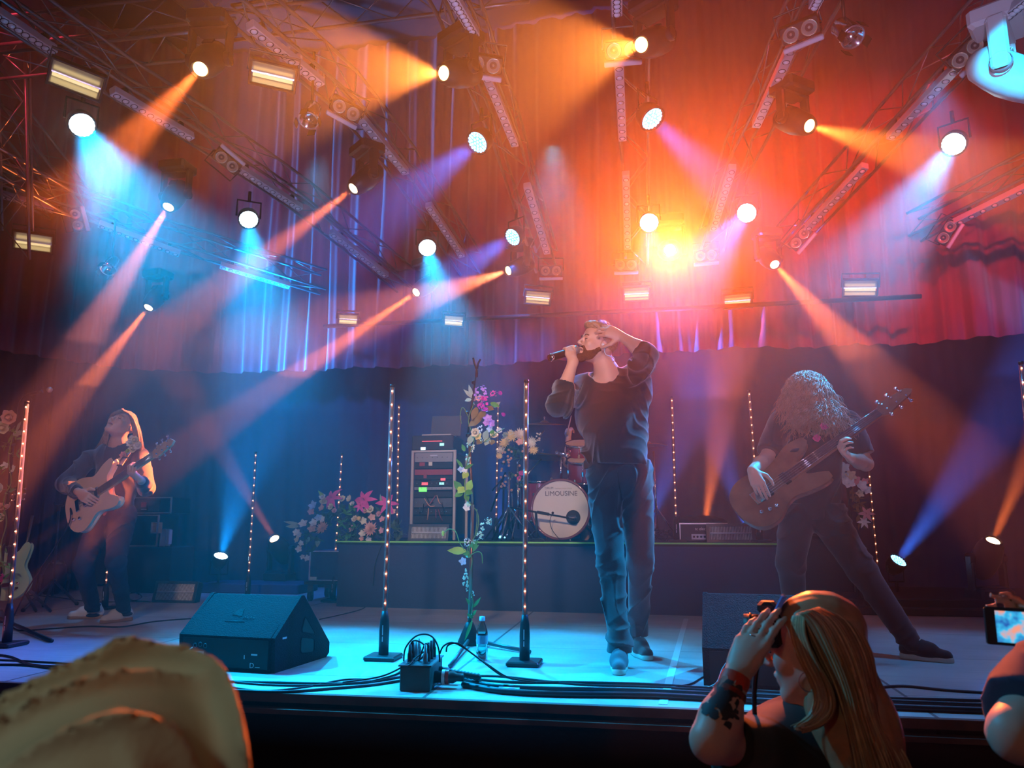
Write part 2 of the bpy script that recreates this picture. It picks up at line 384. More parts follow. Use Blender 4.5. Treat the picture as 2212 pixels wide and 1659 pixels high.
def at_d(px, py, d): return CAM + ray(px, py) * d
def hframe(face, up):       # columns: person's right, forward, up
    y = Vector(face).normalized(); z = Vector(up); z = (z - y * z.dot(y)).normalized(); x = y.cross(z)
    return Matrix((x, y, z)).transposed()
def sdf_head(F, c, Rm, s=1.0, mouth=0.0, beard=0.0, female=False):
    c = Vector(c); T = lambda *p: c + Rm @ (Vector(p) * s); q = Rm.to_quaternion()
    F.ell(T(0, -.018, .034), (.075 * s, .093 * s, .082 * s), q, .02); F.ell(T(0, .028, -.035), (.060 * s, .064 * s, .078 * s), q, .03)
    F.ell(T(0, .030, .045), (.062 * s, .060 * s, .055 * s), q, .02)
    jw = .046 if female else .052
    for k in (-1, 1):
        F.cone(T(k * jw, .002, -.050), T(k * .014, .066, -.098), .019 * s, .017 * s, .022)
        F.ell(T(k * .040, .062, -.022), (.020 * s, .020 * s, .022 * s), q, .022)
        F.ell(T(k * .078, -.008, -.008), (.009 * s, .019 * s, .031 * s), q, .008)
        F.ell(T(k * .086, -.002, -.006), (.006 * s, .010 * s, .018 * s), q, .004, 'sub')
    F.ell(T(0, .072, -.100), (.022 * s, .018 * s, .016 * s), q, .018)
    F.cone(T(-.034, .079, .020), T(.034, .079, .020), .012 * s, .012 * s, .014)
    for k in (-1, 1): F.ell(T(k * .031, .099, .000), (.017 * s, .016 * s, .0105 * s), q, .010, 'sub')
    for k in (-1, 1): F.ell(T(k * .031, .078, .000), (.0135 * s, .0125 * s, .0115 * s), q, .003)
    F.cone(T(0, .088, .012), T(0, .113, -.026), .0065 * s, .0090 * s, .010); F.ell(T(0, .103, -.031), (.0155 * s, .011 * s, .008 * s), q, .006)
    for k in (-1, 1): F.ell(T(k * .0075, .108, -.041), (.0042 * s, .006 * s, .004 * s), q, .002, 'sub')
    F.cone(T(-.020, .086, -.057), T(0, .093, -.056), .0055 * s, .0075 * s, .006).cone(T(.020, .086, -.057), T(0, .093, -.056), .0055 * s, .0075 * s, .006)
    F.cone(T(-.017, .084, -.070 - mouth), T(.017, .084, -.070 - mouth), .0075 * s, .0075 * s, .007)
    if mouth > 0: F.ell(T(0, .094, -.063 - mouth / 2), (.019 * s, .020 * s, (.004 + mouth / 2) * s), q, .003, 'sub')
    else: F.ell(T(0, .102, -.0635), (.022 * s, .010 * s, .0014 * s), q, .002, 'sub')
    return T
FING = [((.042, .026, .022), .031), ((.047, .030, .023), .011), ((.043, .027, .022), -.010), ((.034, .021, .019), -.029)]
def sdf_hand(F, wrist, d, n, thumb_side, curls, s=1.0, thumb=None, spread=.06, fr=.0088, fk=.004):
    # d: wrist to knuckles, n: the way the palm faces, thumb_side: toward the thumb
    d = Vector(d).normalized(); n = Vector(n); n = (n - d * n.dot(d)).normalized(); l = Vector(thumb_side); l = (l - d * l.dot(d) - n * l.dot(n)).normalized()
    w = Vector(wrist); tips = []
    F.ell(w + d * .045 * s, (.020 * s, .036 * s, .052 * s), Matrix((n, l, d)).transposed().to_quaternion() if n.cross(l).dot(d) > 0 else Matrix((n, -l, d)).transposed().to_quaternion(), .012)
    for i, (seg, off) in enumerate(FING):
        k0 = w + d * ((.086, .090, .086, .078)[i] * s) + l * off * s
        F.cone(w + d * .015 * s + l * off * .5 * s, k0, .012 * s, .0115 * s, .010)
        c = curls[i]; c = c if isinstance(c, (tuple, list)) else (c, c * .9, c * .7); ang = 0; p = k0; base = (d + l * off * spread * 40 * .06).normalized()
        for j in range(3):
            ang += c[j]; dd = (base * math.cos(ang) + n * math.sin(ang)).normalized(); p2 = p + dd * seg[j] * s
            r0 = fr * s * (1.06 - .10 * j - (.12 if i == 3 else 0)); F.cone(p, p2, r0, r0 * .92, fk); p = p2
        tips.append(p)
    t0 = w + d * .024 * s + l * .024 * s + n * .006 * s
    th = thumb or (d * .6 + l * .75 + n * .25, d * .8 + l * .35 + n * .45, d * .85 + n * .5)
    p = w + d * .012 * s + l * .012 * s
    for j, (L_, r_) in enumerate(((.045, .0155), (.034, .0115), (.028, .0100))):
        p2 = (t0 if j == 0 else p) + Vector(th[j]).normalized() * L_ * s
        F.cone(p if j else w + d * .01 * s + l * .010 * s, p2, r_ * s, r_ * .85 * s, .009 if j == 0 else .004); p = p2
    tips.append(p)
    return tips
def strands(roots, n=4):    # roots: list of (points, r0, r1)
    mb = MB()
    for pts, r0, r1 in roots:
        m = len(pts); mb.tube(pts, [r0 + (r1 - r0) * (i / (m - 1)) ** 1.5 for i in range(m)], n)
    return mb
def shoe(t, ankle, toe_dir, L=.28, up=None, mu=None, ms=None, z=None, name='shoe', lace=None, pitch=0.0):
    # built from its own small distance field; ankle gives the place, sole on z
    d = Vector(toe_dir); d.z = 0; d.normalize(); sd = Vector((-d.y, d.x, 0)); a = Vector(ankle); base = Vector((a.x, a.y, z))
    Rp = Matrix.Rotation(pitch, 3, sd); 
    def W(f, s_, u): return base + Rp @ (d * f * L + sd * s_ * L) + Rp @ Vector((0, 0, u * L))
    lo = [min(W(f, s_, u)[i] for f in (-.4, .85) for s_ in (-.25, .25) for u in (-.05, .5)) - .02 for i in range(3)]
    hi = [max(W(f, s_, u)[i] for f in (-.4, .85) for s_ in (-.25, .25) for u in (-.05, .5)) + .02 for i in range(3)]
    up_n = Rp @ Vector((0, 0, 1))
    F = Field(lo, hi, .0045); g = L
    F.cone(W(-.13, 0, .18), W(.20, 0, .17), .120 * g, .13 * g, .03); F.cone(W(.20, 0, .15), W(.55, .02, .105), .135 * g, .115 * g, .04); F.cone(W(-.10, 0, .18), W(-.06, 0, .38), .115 * g, .115 * g, .03)
    F.cone(W(.02, 0, .33), W(.32, 0, .25), .08 * g, .075 * g, .03)
    F.cut(W(0, 0, .06), -up_n); F.cut(W(-.04, 0, .42), Vector(up_n) + d * -.1)
    o = F.mesh(name, mu, None); L0 = wloc(t); o.parent = t; o.location = (-L0.x, -L0.y, -L0.z)
    F = Field(lo, hi, .0045)
    F.cone(W(-.13, 0, .04), W(.20, 0, .04), .135 * g, .135 * g, .02); F.cone(W(.20, 0, .04), W(.56, .02, .04), .135 * g, .12 * g, .02)
    F.cut(W(0, 0, .105), up_n); F.cut(W(0, 0, .0), -up_n)
    s_ = F.mesh('sole', ms, None); s_.parent = o
    mb = MB()
    for k in range(5):
        f = .06 + k * .07; u = .415 - k * .030
        mb.tube([W(f, -.07, u - .02), W(f + .02, 0, u + .012), W(f, .07, u - .02)], .0032, 6)
    mb.tube([W(.05, .02, .40), W(.10, .10, .38), W(.05, .14, .30)], .003, 6)
    l = mb.build('laces', lace or M['white']); l.parent = o
    return o
def fmesh(F, name, m, t, smooth=1):     # a field built in world coordinates, parented under a thing
    o = F.mesh(name, m, None, smooth); L0 = wloc(t); o.parent = t; o.location = (-L0.x, -L0.y, -L0.z); return o

def hair_family(A, B, pos, n, seed, r0=.0030, r1=.0012, jit=3.0, u0=0.0, u1=1.0):   # locks between two guiding curves; pos(px, py, u, t) gives the point
    q = random.Random(seed); st = []; m = len(A)
    for i in range(n):
        u = u0 + (u1 - u0) * q.random(); jx, jy = q.uniform(-jit, jit), q.uniform(-jit, jit); end = q.uniform(.88, 1.0); dj = q.uniform(-1, 1); ph = q.uniform(0, 6.28); pts = []
        for k in range(m):
            t = k / (m - 1) * end; f = t * (m - 1); a = min(int(f), m - 2); g = f - a
            ax = A[a][0] * (1 - g) + A[a + 1][0] * g; ay = A[a][1] * (1 - g) + A[a + 1][1] * g
            bx = B[a][0] * (1 - g) + B[a + 1][0] * g; by = B[a][1] * (1 - g) + B[a + 1][1] * g
            pts.append(pos(ax + (bx - ax) * u + jx * (t + .2) + 1.2 * jit * .3 * math.sin(ph + t * 7) * t, ay + (by - ay) * u + jy * (t + .1), u, t, dj))
        st.append((bez(pts, 4), r0, r1))
    return strands(st, 4)
# ------------------------------------------------------------------ materials of the place
def deck_material():
    m = mat('stage_deck', (0.40, 0.37, 0.35), 0.42); nt = m.node_tree; b = nt.nodes['Principled BSDF']
    tc = nt.nodes.new('ShaderNodeTexCoord'); n = nt.nodes.new('ShaderNodeTexNoise'); n.inputs['Scale'].default_value = 1.3; n.inputs['Detail'].default_value = 8
    mp = nt.nodes.new('ShaderNodeMapping'); mp.inputs['Scale'].default_value = (0.5, 1.0, 1.0); mp.inputs['Location'].default_value = (0.47, 0.32, 0)
    br = nt.nodes.new('ShaderNodeTexBrick'); br.inputs['Scale'].default_value = 1.0; br.inputs['Mortar Size'].default_value = 0.004
    br.inputs['Brick Width'].default_value = 1.0; br.inputs['Row Height'].default_value = 1.0; br.offset = 0.0
    br.inputs['Color1'].default_value = (1, 1, 1, 1); br.inputs['Color2'].default_value = (0.85, 0.86, 0.87, 1); br.inputs['Mortar'].default_value = (0.25, 0.25, 0.25, 1)
    rp = nt.nodes.new('ShaderNodeValToRGB'); rp.color_ramp.elements[0].position = 0.35; rp.color_ramp.elements[1].position = 0.7
    rp.color_ramp.elements[0].color = (0.48, 0.44, 0.42, 1); rp.color_ramp.elements[1].color = (0.72, 0.68, 0.66, 1)
    n3 = nt.nodes.new('ShaderNodeTexNoise'); n3.inputs['Scale'].default_value = 3.0; n3.inputs['Detail'].default_value = 6; n3.inputs['Roughness'].default_value = 0.8
    mp3 = nt.nodes.new('ShaderNodeMapping'); mp3.inputs['Scale'].default_value = (0.7, 14, 1)
    rp3 = nt.nodes.new('ShaderNodeValToRGB'); rp3.color_ramp.elements[0].position = 0.36; rp3.color_ramp.elements[1].position = 0.5
    rp3.color_ramp.elements[0].color = (0.72, 0.72, 0.72, 1); rp3.color_ramp.elements[1].color = (1, 1, 1, 1)
    x1 = nt.nodes.new('ShaderNodeMixRGB'); x1.blend_type = 'MULTIPLY'; x1.inputs['Fac'].default_value = 1
    x2 = nt.nodes.new('ShaderNodeMixRGB'); x2.blend_type = 'MULTIPLY'; x2.inputs['Fac'].default_value = 0.8
    L = nt.links.new
    L(tc.outputs['Object'], n.inputs['Vector']); L(tc.outputs['Object'], mp.inputs['Vector']); L(mp.outputs[0], br.inputs['Vector'])
    L(tc.outputs['Object'], mp3.inputs['Vector']); L(mp3.outputs[0], n3.inputs['Vector'])
    L(n.outputs['Fac'], rp.inputs['Fac']); L(n3.outputs['Fac'], rp3.inputs['Fac'])
    L(rp.outputs['Color'], x1.inputs['Color1']); L(br.outputs['Color'], x1.inputs['Color2'])
    L(x1.outputs['Color'], x2.inputs['Color1']); L(rp3.outputs['Color'], x2.inputs['Color2']); L(x2.outputs['Color'], b.inputs['Base Color'])
    return m
M['deck'] = deck_material()
M['lip'] = mat('stage_lip_wood', (0.16, 0.10, 0.08), 0.45, vary=0.4, vscale=5)
M['skirt'] = mat('stage_front_cloth', (0.022, 0.010, 0.010), 0.9, bump=0.3, bscale=60)
M['pelmet'] = mat('burgundy_velvet', (0.23, 0.055, 0.075), 0.85, sheen=0.3, bump=0.2, bscale=120)
M['drape'] = mat('black_drape', (0.032, 0.036, 0.055), 0.9, bump=0.2, bscale=120)
M['dark'] = mat('dark_wall', (0.02, 0.018, 0.018), 0.9)
M['riser_cloth'] = mat('riser_skirt_cloth', (0.045, 0.055, 0.12), 0.9, bump=0.2, bscale=80)
M['greentape'] = mat('green_edge_tape', (0.30, 0.75, 0.15), 0.4)
# ------------------------------------------------------------------ the room and the stage
struct(MB().box((0.0, 6.35, -0.03), (15.0, 6.1, 0.06)), 'floor', M['deck'])
mb = MB().box((0.0, 3.285, -0.018), (15.0, 0.03, 0.036)).box((0, 3.27, -0.068), (15.0, 0.05, 0.02)).box((0, 3.31, -0.045), (15, .02, .03))
struct(mb, 'trim_1', M['lip'])
struct(MB().box((0, 3.33, -0.595), (15.0, 0.06, 1.05)), 'wall_stage_front', M['skirt'])
struct(MB().box((0, 1.15, -1.13), (15.0, 6.4, 0.06)), 'floor_2', M['dark'])
struct(MB().box((0, 3.6, 6.45), (15.2, 12, 0.1)), 'ceiling', M['dark'])
struct(MB().box((-7.6, 3.6, 2.6), (0.1, 12, 7.6)), 'wall_left', M['dark'])
struct(MB().box((7.6, 3.6, 2.6), (0.1, 12, 7.6)), 'wall_right', M['dark'])
struct(MB().box((0, 9.45, 2.6), (15.2, 0.1, 7.6)), 'wall_back', M['dark'])
def drapery(path, z0, z1, amp, wl, seed, hem=0.0, step=0.012):
    r = random.Random(seed); P = bez(path, 40); out = []; s = 0; acc = 0
    for i in range(len(P) - 1):
        d = (P[i + 1] - P[i]); L = d.length; n = max(1, int(L / step))
        nn = Vector((-d.y, d.x, 0)).normalized()
        for k in range(n): out.append((P[i] + d * (k / n), nn, s + L * k / n))
        s += L
    ph = [r.uniform(0, 6.28) for _ in range(6)]
    rows = 9; vs = []; fs = []
    for j in range(rows):
        t = j / (rows - 1); z = z0 + (z1 - z0) * t
        for (p, nn, u) in out:
            wu = u + 0.05 * math.sin(u * 3.1 + ph[0]) + 0.02 * math.sin(z * 1.3 + u * 5)
            a = math.sin(2 * PI * wu / wl + ph[1]) + 0.45 * math.sin(2 * PI * wu / (wl * 0.43) + ph[2]) + 0.5 * math.sin(2 * PI * wu / (wl * 3.7) + ph[3])
            q = p + nn * (a * amp * (1.0 - 0.35 * t)); zz = z
            if j == 0: zz += hem * math.sin(u * 1.7 + ph[4]) + hem * .5 * math.sin(u * 6 + ph[5])
            vs.append((q.x, q.y, zz))
    m = len(out)
    for j in range(rows - 1):
        for i in range(m - 1): fs.append((j * m + i, j * m + i + 1, (j + 1) * m + i + 1, (j + 1) * m + i))
    return MB().add(vs, fs, True)
lower = [(-7.4, 6.2, 0), (-7.1, 7.3, 0), (-6.5, 8.0, 0), (-5.6, 8.35, 0), (-3.5, 8.5, 0), (0, 8.6, 0), (3, 8.7, 0), (5.5, 8.5, 0), (7.4, 7.6, 0)]
tag(drapery(lower, 0.03, 2.75, 0.022, 0.42, 3).build('backdrop_drape', M['drape']), 'black full-height backdrop drape behind the band, below the burgundy curtain', 'curtain')
upper = [(-7.3, 4.9, 0), (-6.75, 5.7, 0), (-6.25, 6.55, 0), (-5.65, 7.4, 0), (-4.55, 7.86, 0), (-3.22, 7.96, 0), (-1.37, 7.88, 0), (0.26, 7.68, 0), (1.6, 7.62, 0), (2.57, 7.6, 0), (3.42, 7.45, 0), (5.3, 7.0, 0), (7.3, 6.2, 0)]
tag(drapery(upper, 2.40, 6.35, 0.045, 0.27, 5, hem=0.012).build('pelmet_curtain', M['pelmet']), 'burgundy pleated curtain hanging above the black backdrop drape', 'curtain')
leg = [(-7.0, 6.9, 0), (-6.72, 7.18, 0), (-6.3, 7.4, 0), (-6.05, 7.62, 0)]
tag(drapery(leg, 0.02, 2.9, 0.055, 0.24, 9).build('leg_drape', M['drape']), 'narrow blue-lit side drape hanging at the far left of the stage', 'curtain')
# drum riser
t = thing('drum_riser', 'long low drum platform with dark skirt and thin green top edge', 'platform', (0, 0, 0))
RZ = 0.565
poly = [(-2.70, 6.64), (1.10, 6.40), (1.10, 8.15), (-2.70, 8.3)]
MB().prism(poly, 0.0, RZ - 0.03).build('skirt', M['riser_cloth'], t)
MB().prism([(-2.72, 6.62), (1.12, 6.38), (1.12, 8.17), (-2.72, 8.32)], RZ - 0.03, RZ).build('platform_top', M['blackmat'], t)
MB().prism([(-2.722, 6.612), (1.122, 6.372), (1.122, 6.380), (-2.722, 6.620)], RZ - 0.012, RZ + 0.001).build('edge_tape', M['greentape'], t)
# low black platform at the back right
t = thing('low_platform', 'flat black platform at the right rear of the stage', 'platform', (0, 0, 0))
MB().bbox((3.75, 7.5, 0.06), (4.9, 1.3, 0.12), 0.01).build('platform_top', M['blackmat'], t)
MB().bbox((3.75, 6.78, 0.03), (4.9, 0.12, 0.06), 0.01).build('step', M['blackmat'], t)
# tape on the deck
a, b = at_z(1482, 1337, 0), at_z(1432, 1522, 0)
mb = MB().box(((a.x + b.x) / 2, (a.y + b.y) / 2, 0.001), (0.035, (a - b).length, 0.002), rot=Matrix.Rotation(math.atan2(-(a.x - b.x), a.y - b.y), 3, 'Z'))
tag(mb.build('tape_strip', M['white']), 'pale strip of gaffer tape running up the deck right of the singer', 'tape')
a = at_z(310, 1395, 0)
# haze: thin near the deck, thicker up among the warm lamps; each layer its own even volume
for (z0, z1, dens, note) in ((0.004, 1.95, .020, 'thin, along the deck and around the players'), (1.954, 6.39, .046, 'thickest, among the trusses and lamps')):
    hz = MB().box((0, 5.95, (z0 + z1) / 2), (15.0, 6.9, z1 - z0)).build('stage_haze', M['dark'])
    tag(hz, 'layer of drifting theatrical haze, ' + note, 'haze', kind='stuff')
    m = bpy.data.materials.new('haze'); m.use_nodes = True; nt = m.node_tree; nt.nodes.remove(nt.nodes['Principled BSDF'])
    v = nt.nodes.new('ShaderNodeVolumeScatter'); v.inputs['Color'].default_value = (.95, .95, .95, 1)
    v.inputs['Density'].default_value = dens; v.inputs['Anisotropy'].default_value = 0.5
    nt.links.new(v.outputs[0], nt.nodes['Material Output'].inputs['Volume']); hz.data.materials.clear(); hz.data.materials.append(m)
# ------------------------------------------------------------------ roof trusses
def prof(y): return 3.66 if y < 5.9 else 3.66 - .3 * (y - 5.9)
def at_roof(px, py, dz=0.0):
    d = ray(px, py); t = 0.5
    while t < 30:
        p = CAM + d * t
        if p.z >= prof(p.y) + dz: return p
        t += .01
    return p
M['truss'] = mat('truss_metal', (0.22, 0.22, 0.24), 0.35, 0.8)
def truss(path, wdt, label, step=0.38, off=Vector((0, 0, 0)), hgt=None, r=0.0135):
    hgt = hgt or wdt; P = [Vector(p) + off for p in path]
    t = thing('lighting_truss', label, 'truss', P[0]); o = P[0]
    L = [0]
    for i in range(len(P) - 1): L.append(L[-1] + (P[i + 1] - P[i]).length)
    def pt(s):
        for i in range(len(P) - 1):
            if s <= L[i + 1] or i == len(P) - 2: return P[i] + (P[i + 1] - P[i]) * ((s - L[i]) / (L[i + 1] - L[i]))
    n = max(2, int(L[-1] / step)); ch = [[], [], [], []]
    dirv = (P[-1] - P[0]).normalized(); side = dirv.cross(Vector((0, 0, 1))).normalized()
    for i in range(n + 1):
        p = pt(L[-1] * i / n) - o
        for k, (a, b) in enumerate(((-1, 0), (1, 0), (1, 1), (-1, 1))): ch[k].append(p + side * (a * wdt / 2) + Vector((0, 0, b * hgt)))
    for k in range(4): MB().tube(ch[k], r, 8).build('chord', M['truss'], t)
    mb = MB()
    for i in range(n):
        for a, b in ((0, 1), (1, 2), (2, 3), (3, 0)):
            if i % 2: a, b = b, a
            mb.cyl(ch[a][i], ch[b][i + 1], 0.0055, n=6)
    mb.build('bracing', M['truss'], t); return t
RIBS = dict(
    H=dict(b=[((-15, 420), (115, 458)), ((212, 488), (387, 553)), ((475, 577), (625, 622))], s=-1, side='far left'),
    A=dict(b=[((-30, 20), (118, 118)), ((243, 203), (415, 303)), ((507, 362), (650, 455)), ((715, 505), (835, 600))], s=-1, side='second from the left'),
    B=dict(b=[((540, 62), (695, 187)), ((768, 248), (877, 378)), ((925, 447), (998, 557))], s=-1, side='left of centre'),
    C=dict(b=[((975, -5), (1027, 82)), ((1050, 165), (1113, 318)), ((1138, 405), (1182, 550))], s=-1, side='centre-left'),
    D=dict(b=[((1332, -60), (1333, 37)), ((1337, 140), (1345, 306)), ((1352, 380), (1356, 540))], s=1, side='centre'),
    E=dict(b=[((1800, -60), (1757, 22)), ((1712, 105), (1633, 277)), ((1583, 365), (1540, 500))], s=1, side='centre-right'),
    F=dict(b=[((2250, -20), (2157, 55)), ((2068, 150), (1922, 303)), ((1870, 363), (1742, 500))], s=1, side='right of centre'),
    G=dict(b=[((2330, 355), (2062, 487))], s=1, side='far right'))
# ---- LED bar prototype: local x along its length, faces -z
def led_bar_at(a, b, label, n=10):
    a, b = Vector(a), Vector(b); L = (b - a).length; c = (a + b) / 2; d = (b - a).normalized()
    up = Vector((0, 0, 1)); y = up.cross(d).normalized(); z = d.cross(y)
    toward = (CAM - c).normalized(); zz = (z * 0.8 - toward * 0.35); zz = (zz - d * zz.dot(d)).normalized(); y = zz.cross(d)
    q = Matrix((d, y, zz)).transposed().to_quaternion()
    t = thing('led_bar', label, 'stage light', c, group='batten lights under the roof trusses', rot=q)
    MB().bbox((0, 0, 0.03), (L, 0.062, 0.06), 0.004).build('housing', M['barface'], t)
    if 'lens' not in KIDS:
        mb = MB().lathe([(0.0, -0.012), (0.012, -0.010), (0.020, -0.002), (0.021, 0.002)], n=14)
        KIDS['lens'] = mb.build('lens', M['lens'], t)
        mb = MB().torus((0, 0, 0.0), 0.0225, 0.0025, n=16, m=6); KIDS['rim'] = mb.build('lens_ring', M['black'], t)
        first = True
    else: first = False
    for i in range(n):
        x = -L / 2 + L * (i + 0.5) / n
        for k in ('lens', 'rim'):
            o = KIDS[k] if (i == 0 and first) else KIDS[k].copy()
            if not (i == 0 and first): COL.objects.link(o)
            o.parent = t; o.location = (x, 0, 0)
    for q_ in (-.35, .35): MB().box((L * q_, 0, 0.08), (0.03, 0.045, 0.05)).build('clamp', M['black'], t)
    return t
place = {0: 'nearest the audience', 1: 'middle one', 2: 'third one back', 3: 'rearmost'}
for k, rib in RIBS.items():
    pts = []
    for i, (p, q) in enumerate(rib['b']):
        a, b = at_roof(*p), at_roof(*q); pts += [a, b]
        led_bar_at(a, b, 'LED batten light, %s roof truss, %s' % (rib['side'], place[i]))
    d = (pts[-1] - pts[0]).normalized(); s = rib['s']; ext0 = pts[0] - d * 0.5
    end = pts[-1] + (pts[-1] - pts[-2]).normalized() * 0.45
    side = Vector((s * 0.085, 0, 0.10))
    truss([ext0] + pts + [end], 0.22, 'aluminium roof truss running back over the stage, %s' % rib['side'], off=side, hgt=0.22)
# cross trusses and the tangle at the left
def seg(p, q, zp, zq): return [at_z(*p, zp), at_z(*q, zq)]
truss(seg((-60, 150), (480, 92), 4.0, 4.0), 0.29, 'large crosswise truss at the top left corner of the view', step=0.29)
truss(seg((470, 62), (1135, -28), 4.2, 4.2), 0.29, 'blue-lit crosswise truss at the top edge, left of centre', step=0.29)
truss([at_y(-40, 205, 5.6), at_y(168, 462, 6.6)], 0.26, 'sloping side truss at the far left edge', step=0.3)
truss([at_y(-70, 360, 5.1), at_y(130, 470, 6.0)], 0.24, 'lower sloping side truss at the left edge', step=0.3)
truss([at_y(20, 120, 5.2), at_y(30, 560, 5.6)], 0.26, 'upright truss tower seen at the left edge', step=0.3)
# back lighting pipe
a, b = at_y(700, 705, 7.45), at_y(1990, 640, 7.2)
tag(MB().cyl(a, b, 0.022).build('lighting_pipe', M['black']), 'thin dark lighting pipe crossing in front of the burgundy curtain', 'pipe')
# ------------------------------------------------------------------ fixtures
def uhat(d): return Vector(d).normalized()
# moving head: thing > base, yoke, head (> lens)
def moving_head(label, lens_pos, d, lensmat, size=1.0, hang=True, shell=None, group='moving heads'):
    d = uhat(d); s = size; c = Vector(lens_pos) - d * 0.20 * s; sg = 1 if hang else -1
    hd = Vector((d.x, d.y, 0)); ang = math.atan2(hd.y, hd.x) if hd.length > 1e-3 else 0
    t = thing('moving_head_light', label, 'stage light', c, rz=ang, group=group)
    body = shell or M['fixture']
    # in this frame x is the horizontal beam direction, the yoke pivots about y
    MB().bbox((0, 0, sg * 0.30 * s), (0.26 * s, 0.30 * s, 0.11 * s), 0.02 * s).build('base', body, t)
    mb = MB()
    for k in (-1, 1):
        mb.bbox((0, k * 0.145 * s, sg * 0.12 * s), (0.09 * s, 0.035 * s, 0.30 * s), 0.012 * s)
        mb.lathe([(0.05 * s, -0.02 * s), (0.055 * s, 0), (0.05 * s, 0.02 * s)], (0, k * 0.145 * s, 0), (0, 1, 0), 20)
    mb.bbox((0, 0, sg * 0.245 * s), (0.10 * s, 0.32 * s, 0.03 * s), 0.01 * s)
    mb.build('yoke', body, t)
    tilt = math.atan2(d.z, hd.length)
    mb = MB().lathe([(0.0, -0.20), (0.055, -0.195), (0.092, -0.15), (0.105, -0.06), (0.11, 0.02), (0.10, 0.10), (0.085, 0.165), (0.072, 0.175), (0.068, 0.20), (0.058, 0.205), (0.054, 0.19), (0.0, 0.188)], (0, 0, 0), (1, 0, 0), 28, T=Matrix.Diagonal((s, s * 1.12, s, 1)))
    for k in range(6): mb.box((-0.11 * s + k * 0.012 * s, 0, 0.108 * s), (0.005 * s, 0.08 * s, 0.012 * s))
    h = mb.build('head', body, t); h.rotation_euler = (0, -tilt, 0)
    mb = MB().lathe([(0.0, 0.202), (0.025, 0.201), (0.045, 0.197), (0.052, 0.192)], (0, 0, 0), (1, 0, 0), 24, T=Matrix.Diagonal((s, s, s, 1)))
    l = mb.build('lens', lensmat, h)
    return t
# round LED par: thing > can, yoke, lens_face (> led)
def led_par(label, pos, d, lensmat, rad=0.08, hang=True, group='round LED par lights'):
    d = uhat(d); q = look_rot(d)
    t = thing('led_par_light', label, 'stage light', pos, group=group, rot=q)
    mb = MB().lathe([(0.0, 0.14), (0.03, 0.14), (0.06, 0.11), (rad + 0.008, 0.06), (rad + 0.012, 0.0), (rad + 0.012, -0.012), (rad, -0.012), (rad - .002, 0.004), (0, 0.004)], n=28)
    for k in range(8): mb.box((0, 0, 0.115), (0.09 + 0 * k, 0.004, 0.04), rot=Matrix.Rotation(k * PI / 8, 3, 'Z'))
    mb.build('can', M['fixture'], t)
    MB().lathe([(0.0, -0.001), (rad - 0.006, -0.001), (rad - 0.003, 0.003)], n=28).build('lens_face', lensmat, t)
    mb = MB()
    for rr, n in ((0, 1), (rad * .33, 6), (rad * .63, 12), (rad * .86, 18)):
        for k in range(n): mb.ball((rr * math.cos(2 * PI * k / n + rr), rr * math.sin(2 * PI * k / n + rr), -0.002), rad * .135, 8, sc=(1, 1, .5))
    o = mb.build('led_lenses', M['ledcell' if lensmat == M['lampcyan'] else 'ledcellb'], t)
    inv = q.to_matrix().inverted(); up = inv @ Vector((0, 0, 1 if hang else -1)); up.normalize()
    sx = up.cross(Vector((0, 0, 1))); sx = sx.normalized() if sx.length > .1 else Vector((1, 0, 0))
    a, b = sx * (rad + 0.02) + Vector((0, 0, .05)), -sx * (rad + 0.02) + Vector((0, 0, .05)); u = up * (rad + 0.07)
    MB().tube([a, a + u, b + u, b], 0.009, 6, smooth=False, flat=.6).cyl((a + b) / 2 + u, (a + b) / 2 + u * 1.6, 0.014).build('yoke', M['black'], t)
    return t
M['ledcell'] = mat('led_cell_white', (.8, .95, 1), .3, emit=(0.75, 0.95, 1.0), estr=16)
M['ledcellb'] = mat('led_cell_blue', (.3, .7, 1), .3, emit=(0.25, 0.70, 1.0), estr=3.5)
def strobe(label, pos, d, roll=0.0, w=0.26, h=0.14, group='rectangular flood lights'):
    t = thing('strobe_light', label, 'stage light', pos, group=group, rot=look_rot(d, roll))
    mb = MB()
    for sx in (-1, 1): mb.bbox((sx * (w / 2 + .006), 0, 0.02), (0.014, h + .03, 0.10), .003)
    for sy in (-1, 1): mb.bbox((0, sy * (h / 2 + .006), 0.02), (w + .02, 0.014, 0.10), .003)
    mb.bbox((0, 0, 0.075), (w, h, 0.03), .004); mb.build('housing', M['fixture'], t)
    vs = []; fs = []; n = 10
    for i in range(n + 1):
        y = -h / 2 + h * i / n; z = 0.055 - 0.05 * (abs(2 * i / n - 1) ** 2)
        vs += [(-w / 2, y, z), (w / 2, y, z)]
    for i in range(n): fs.append((2 * i, 2 * i + 1, 2 * i + 3, 2 * i + 2))
    MB().add(vs, fs, True).build('reflector', M['reflector'], t)
    MB().cyl((-w * .46, -0.02, 0.018), (w * .46, -0.02, 0.018), 0.011).build('lamp_tube', M['xenon'], t)
    MB().tube([(-w / 2 - .02, 0, .03), (-w / 2 - .02, h * .9, .05), (w / 2 + .02, h * .9, .05), (w / 2 + .02, 0, .03)], 0.008, 6, smooth=False).build('bracket', M['black'], t)
    return t
M['xenon'] = mat('flash_tube', (0.85, 0.75, 0.45), 0.1, 0.2, emit=(1.0, 0.75, 0.35), estr=1.0)
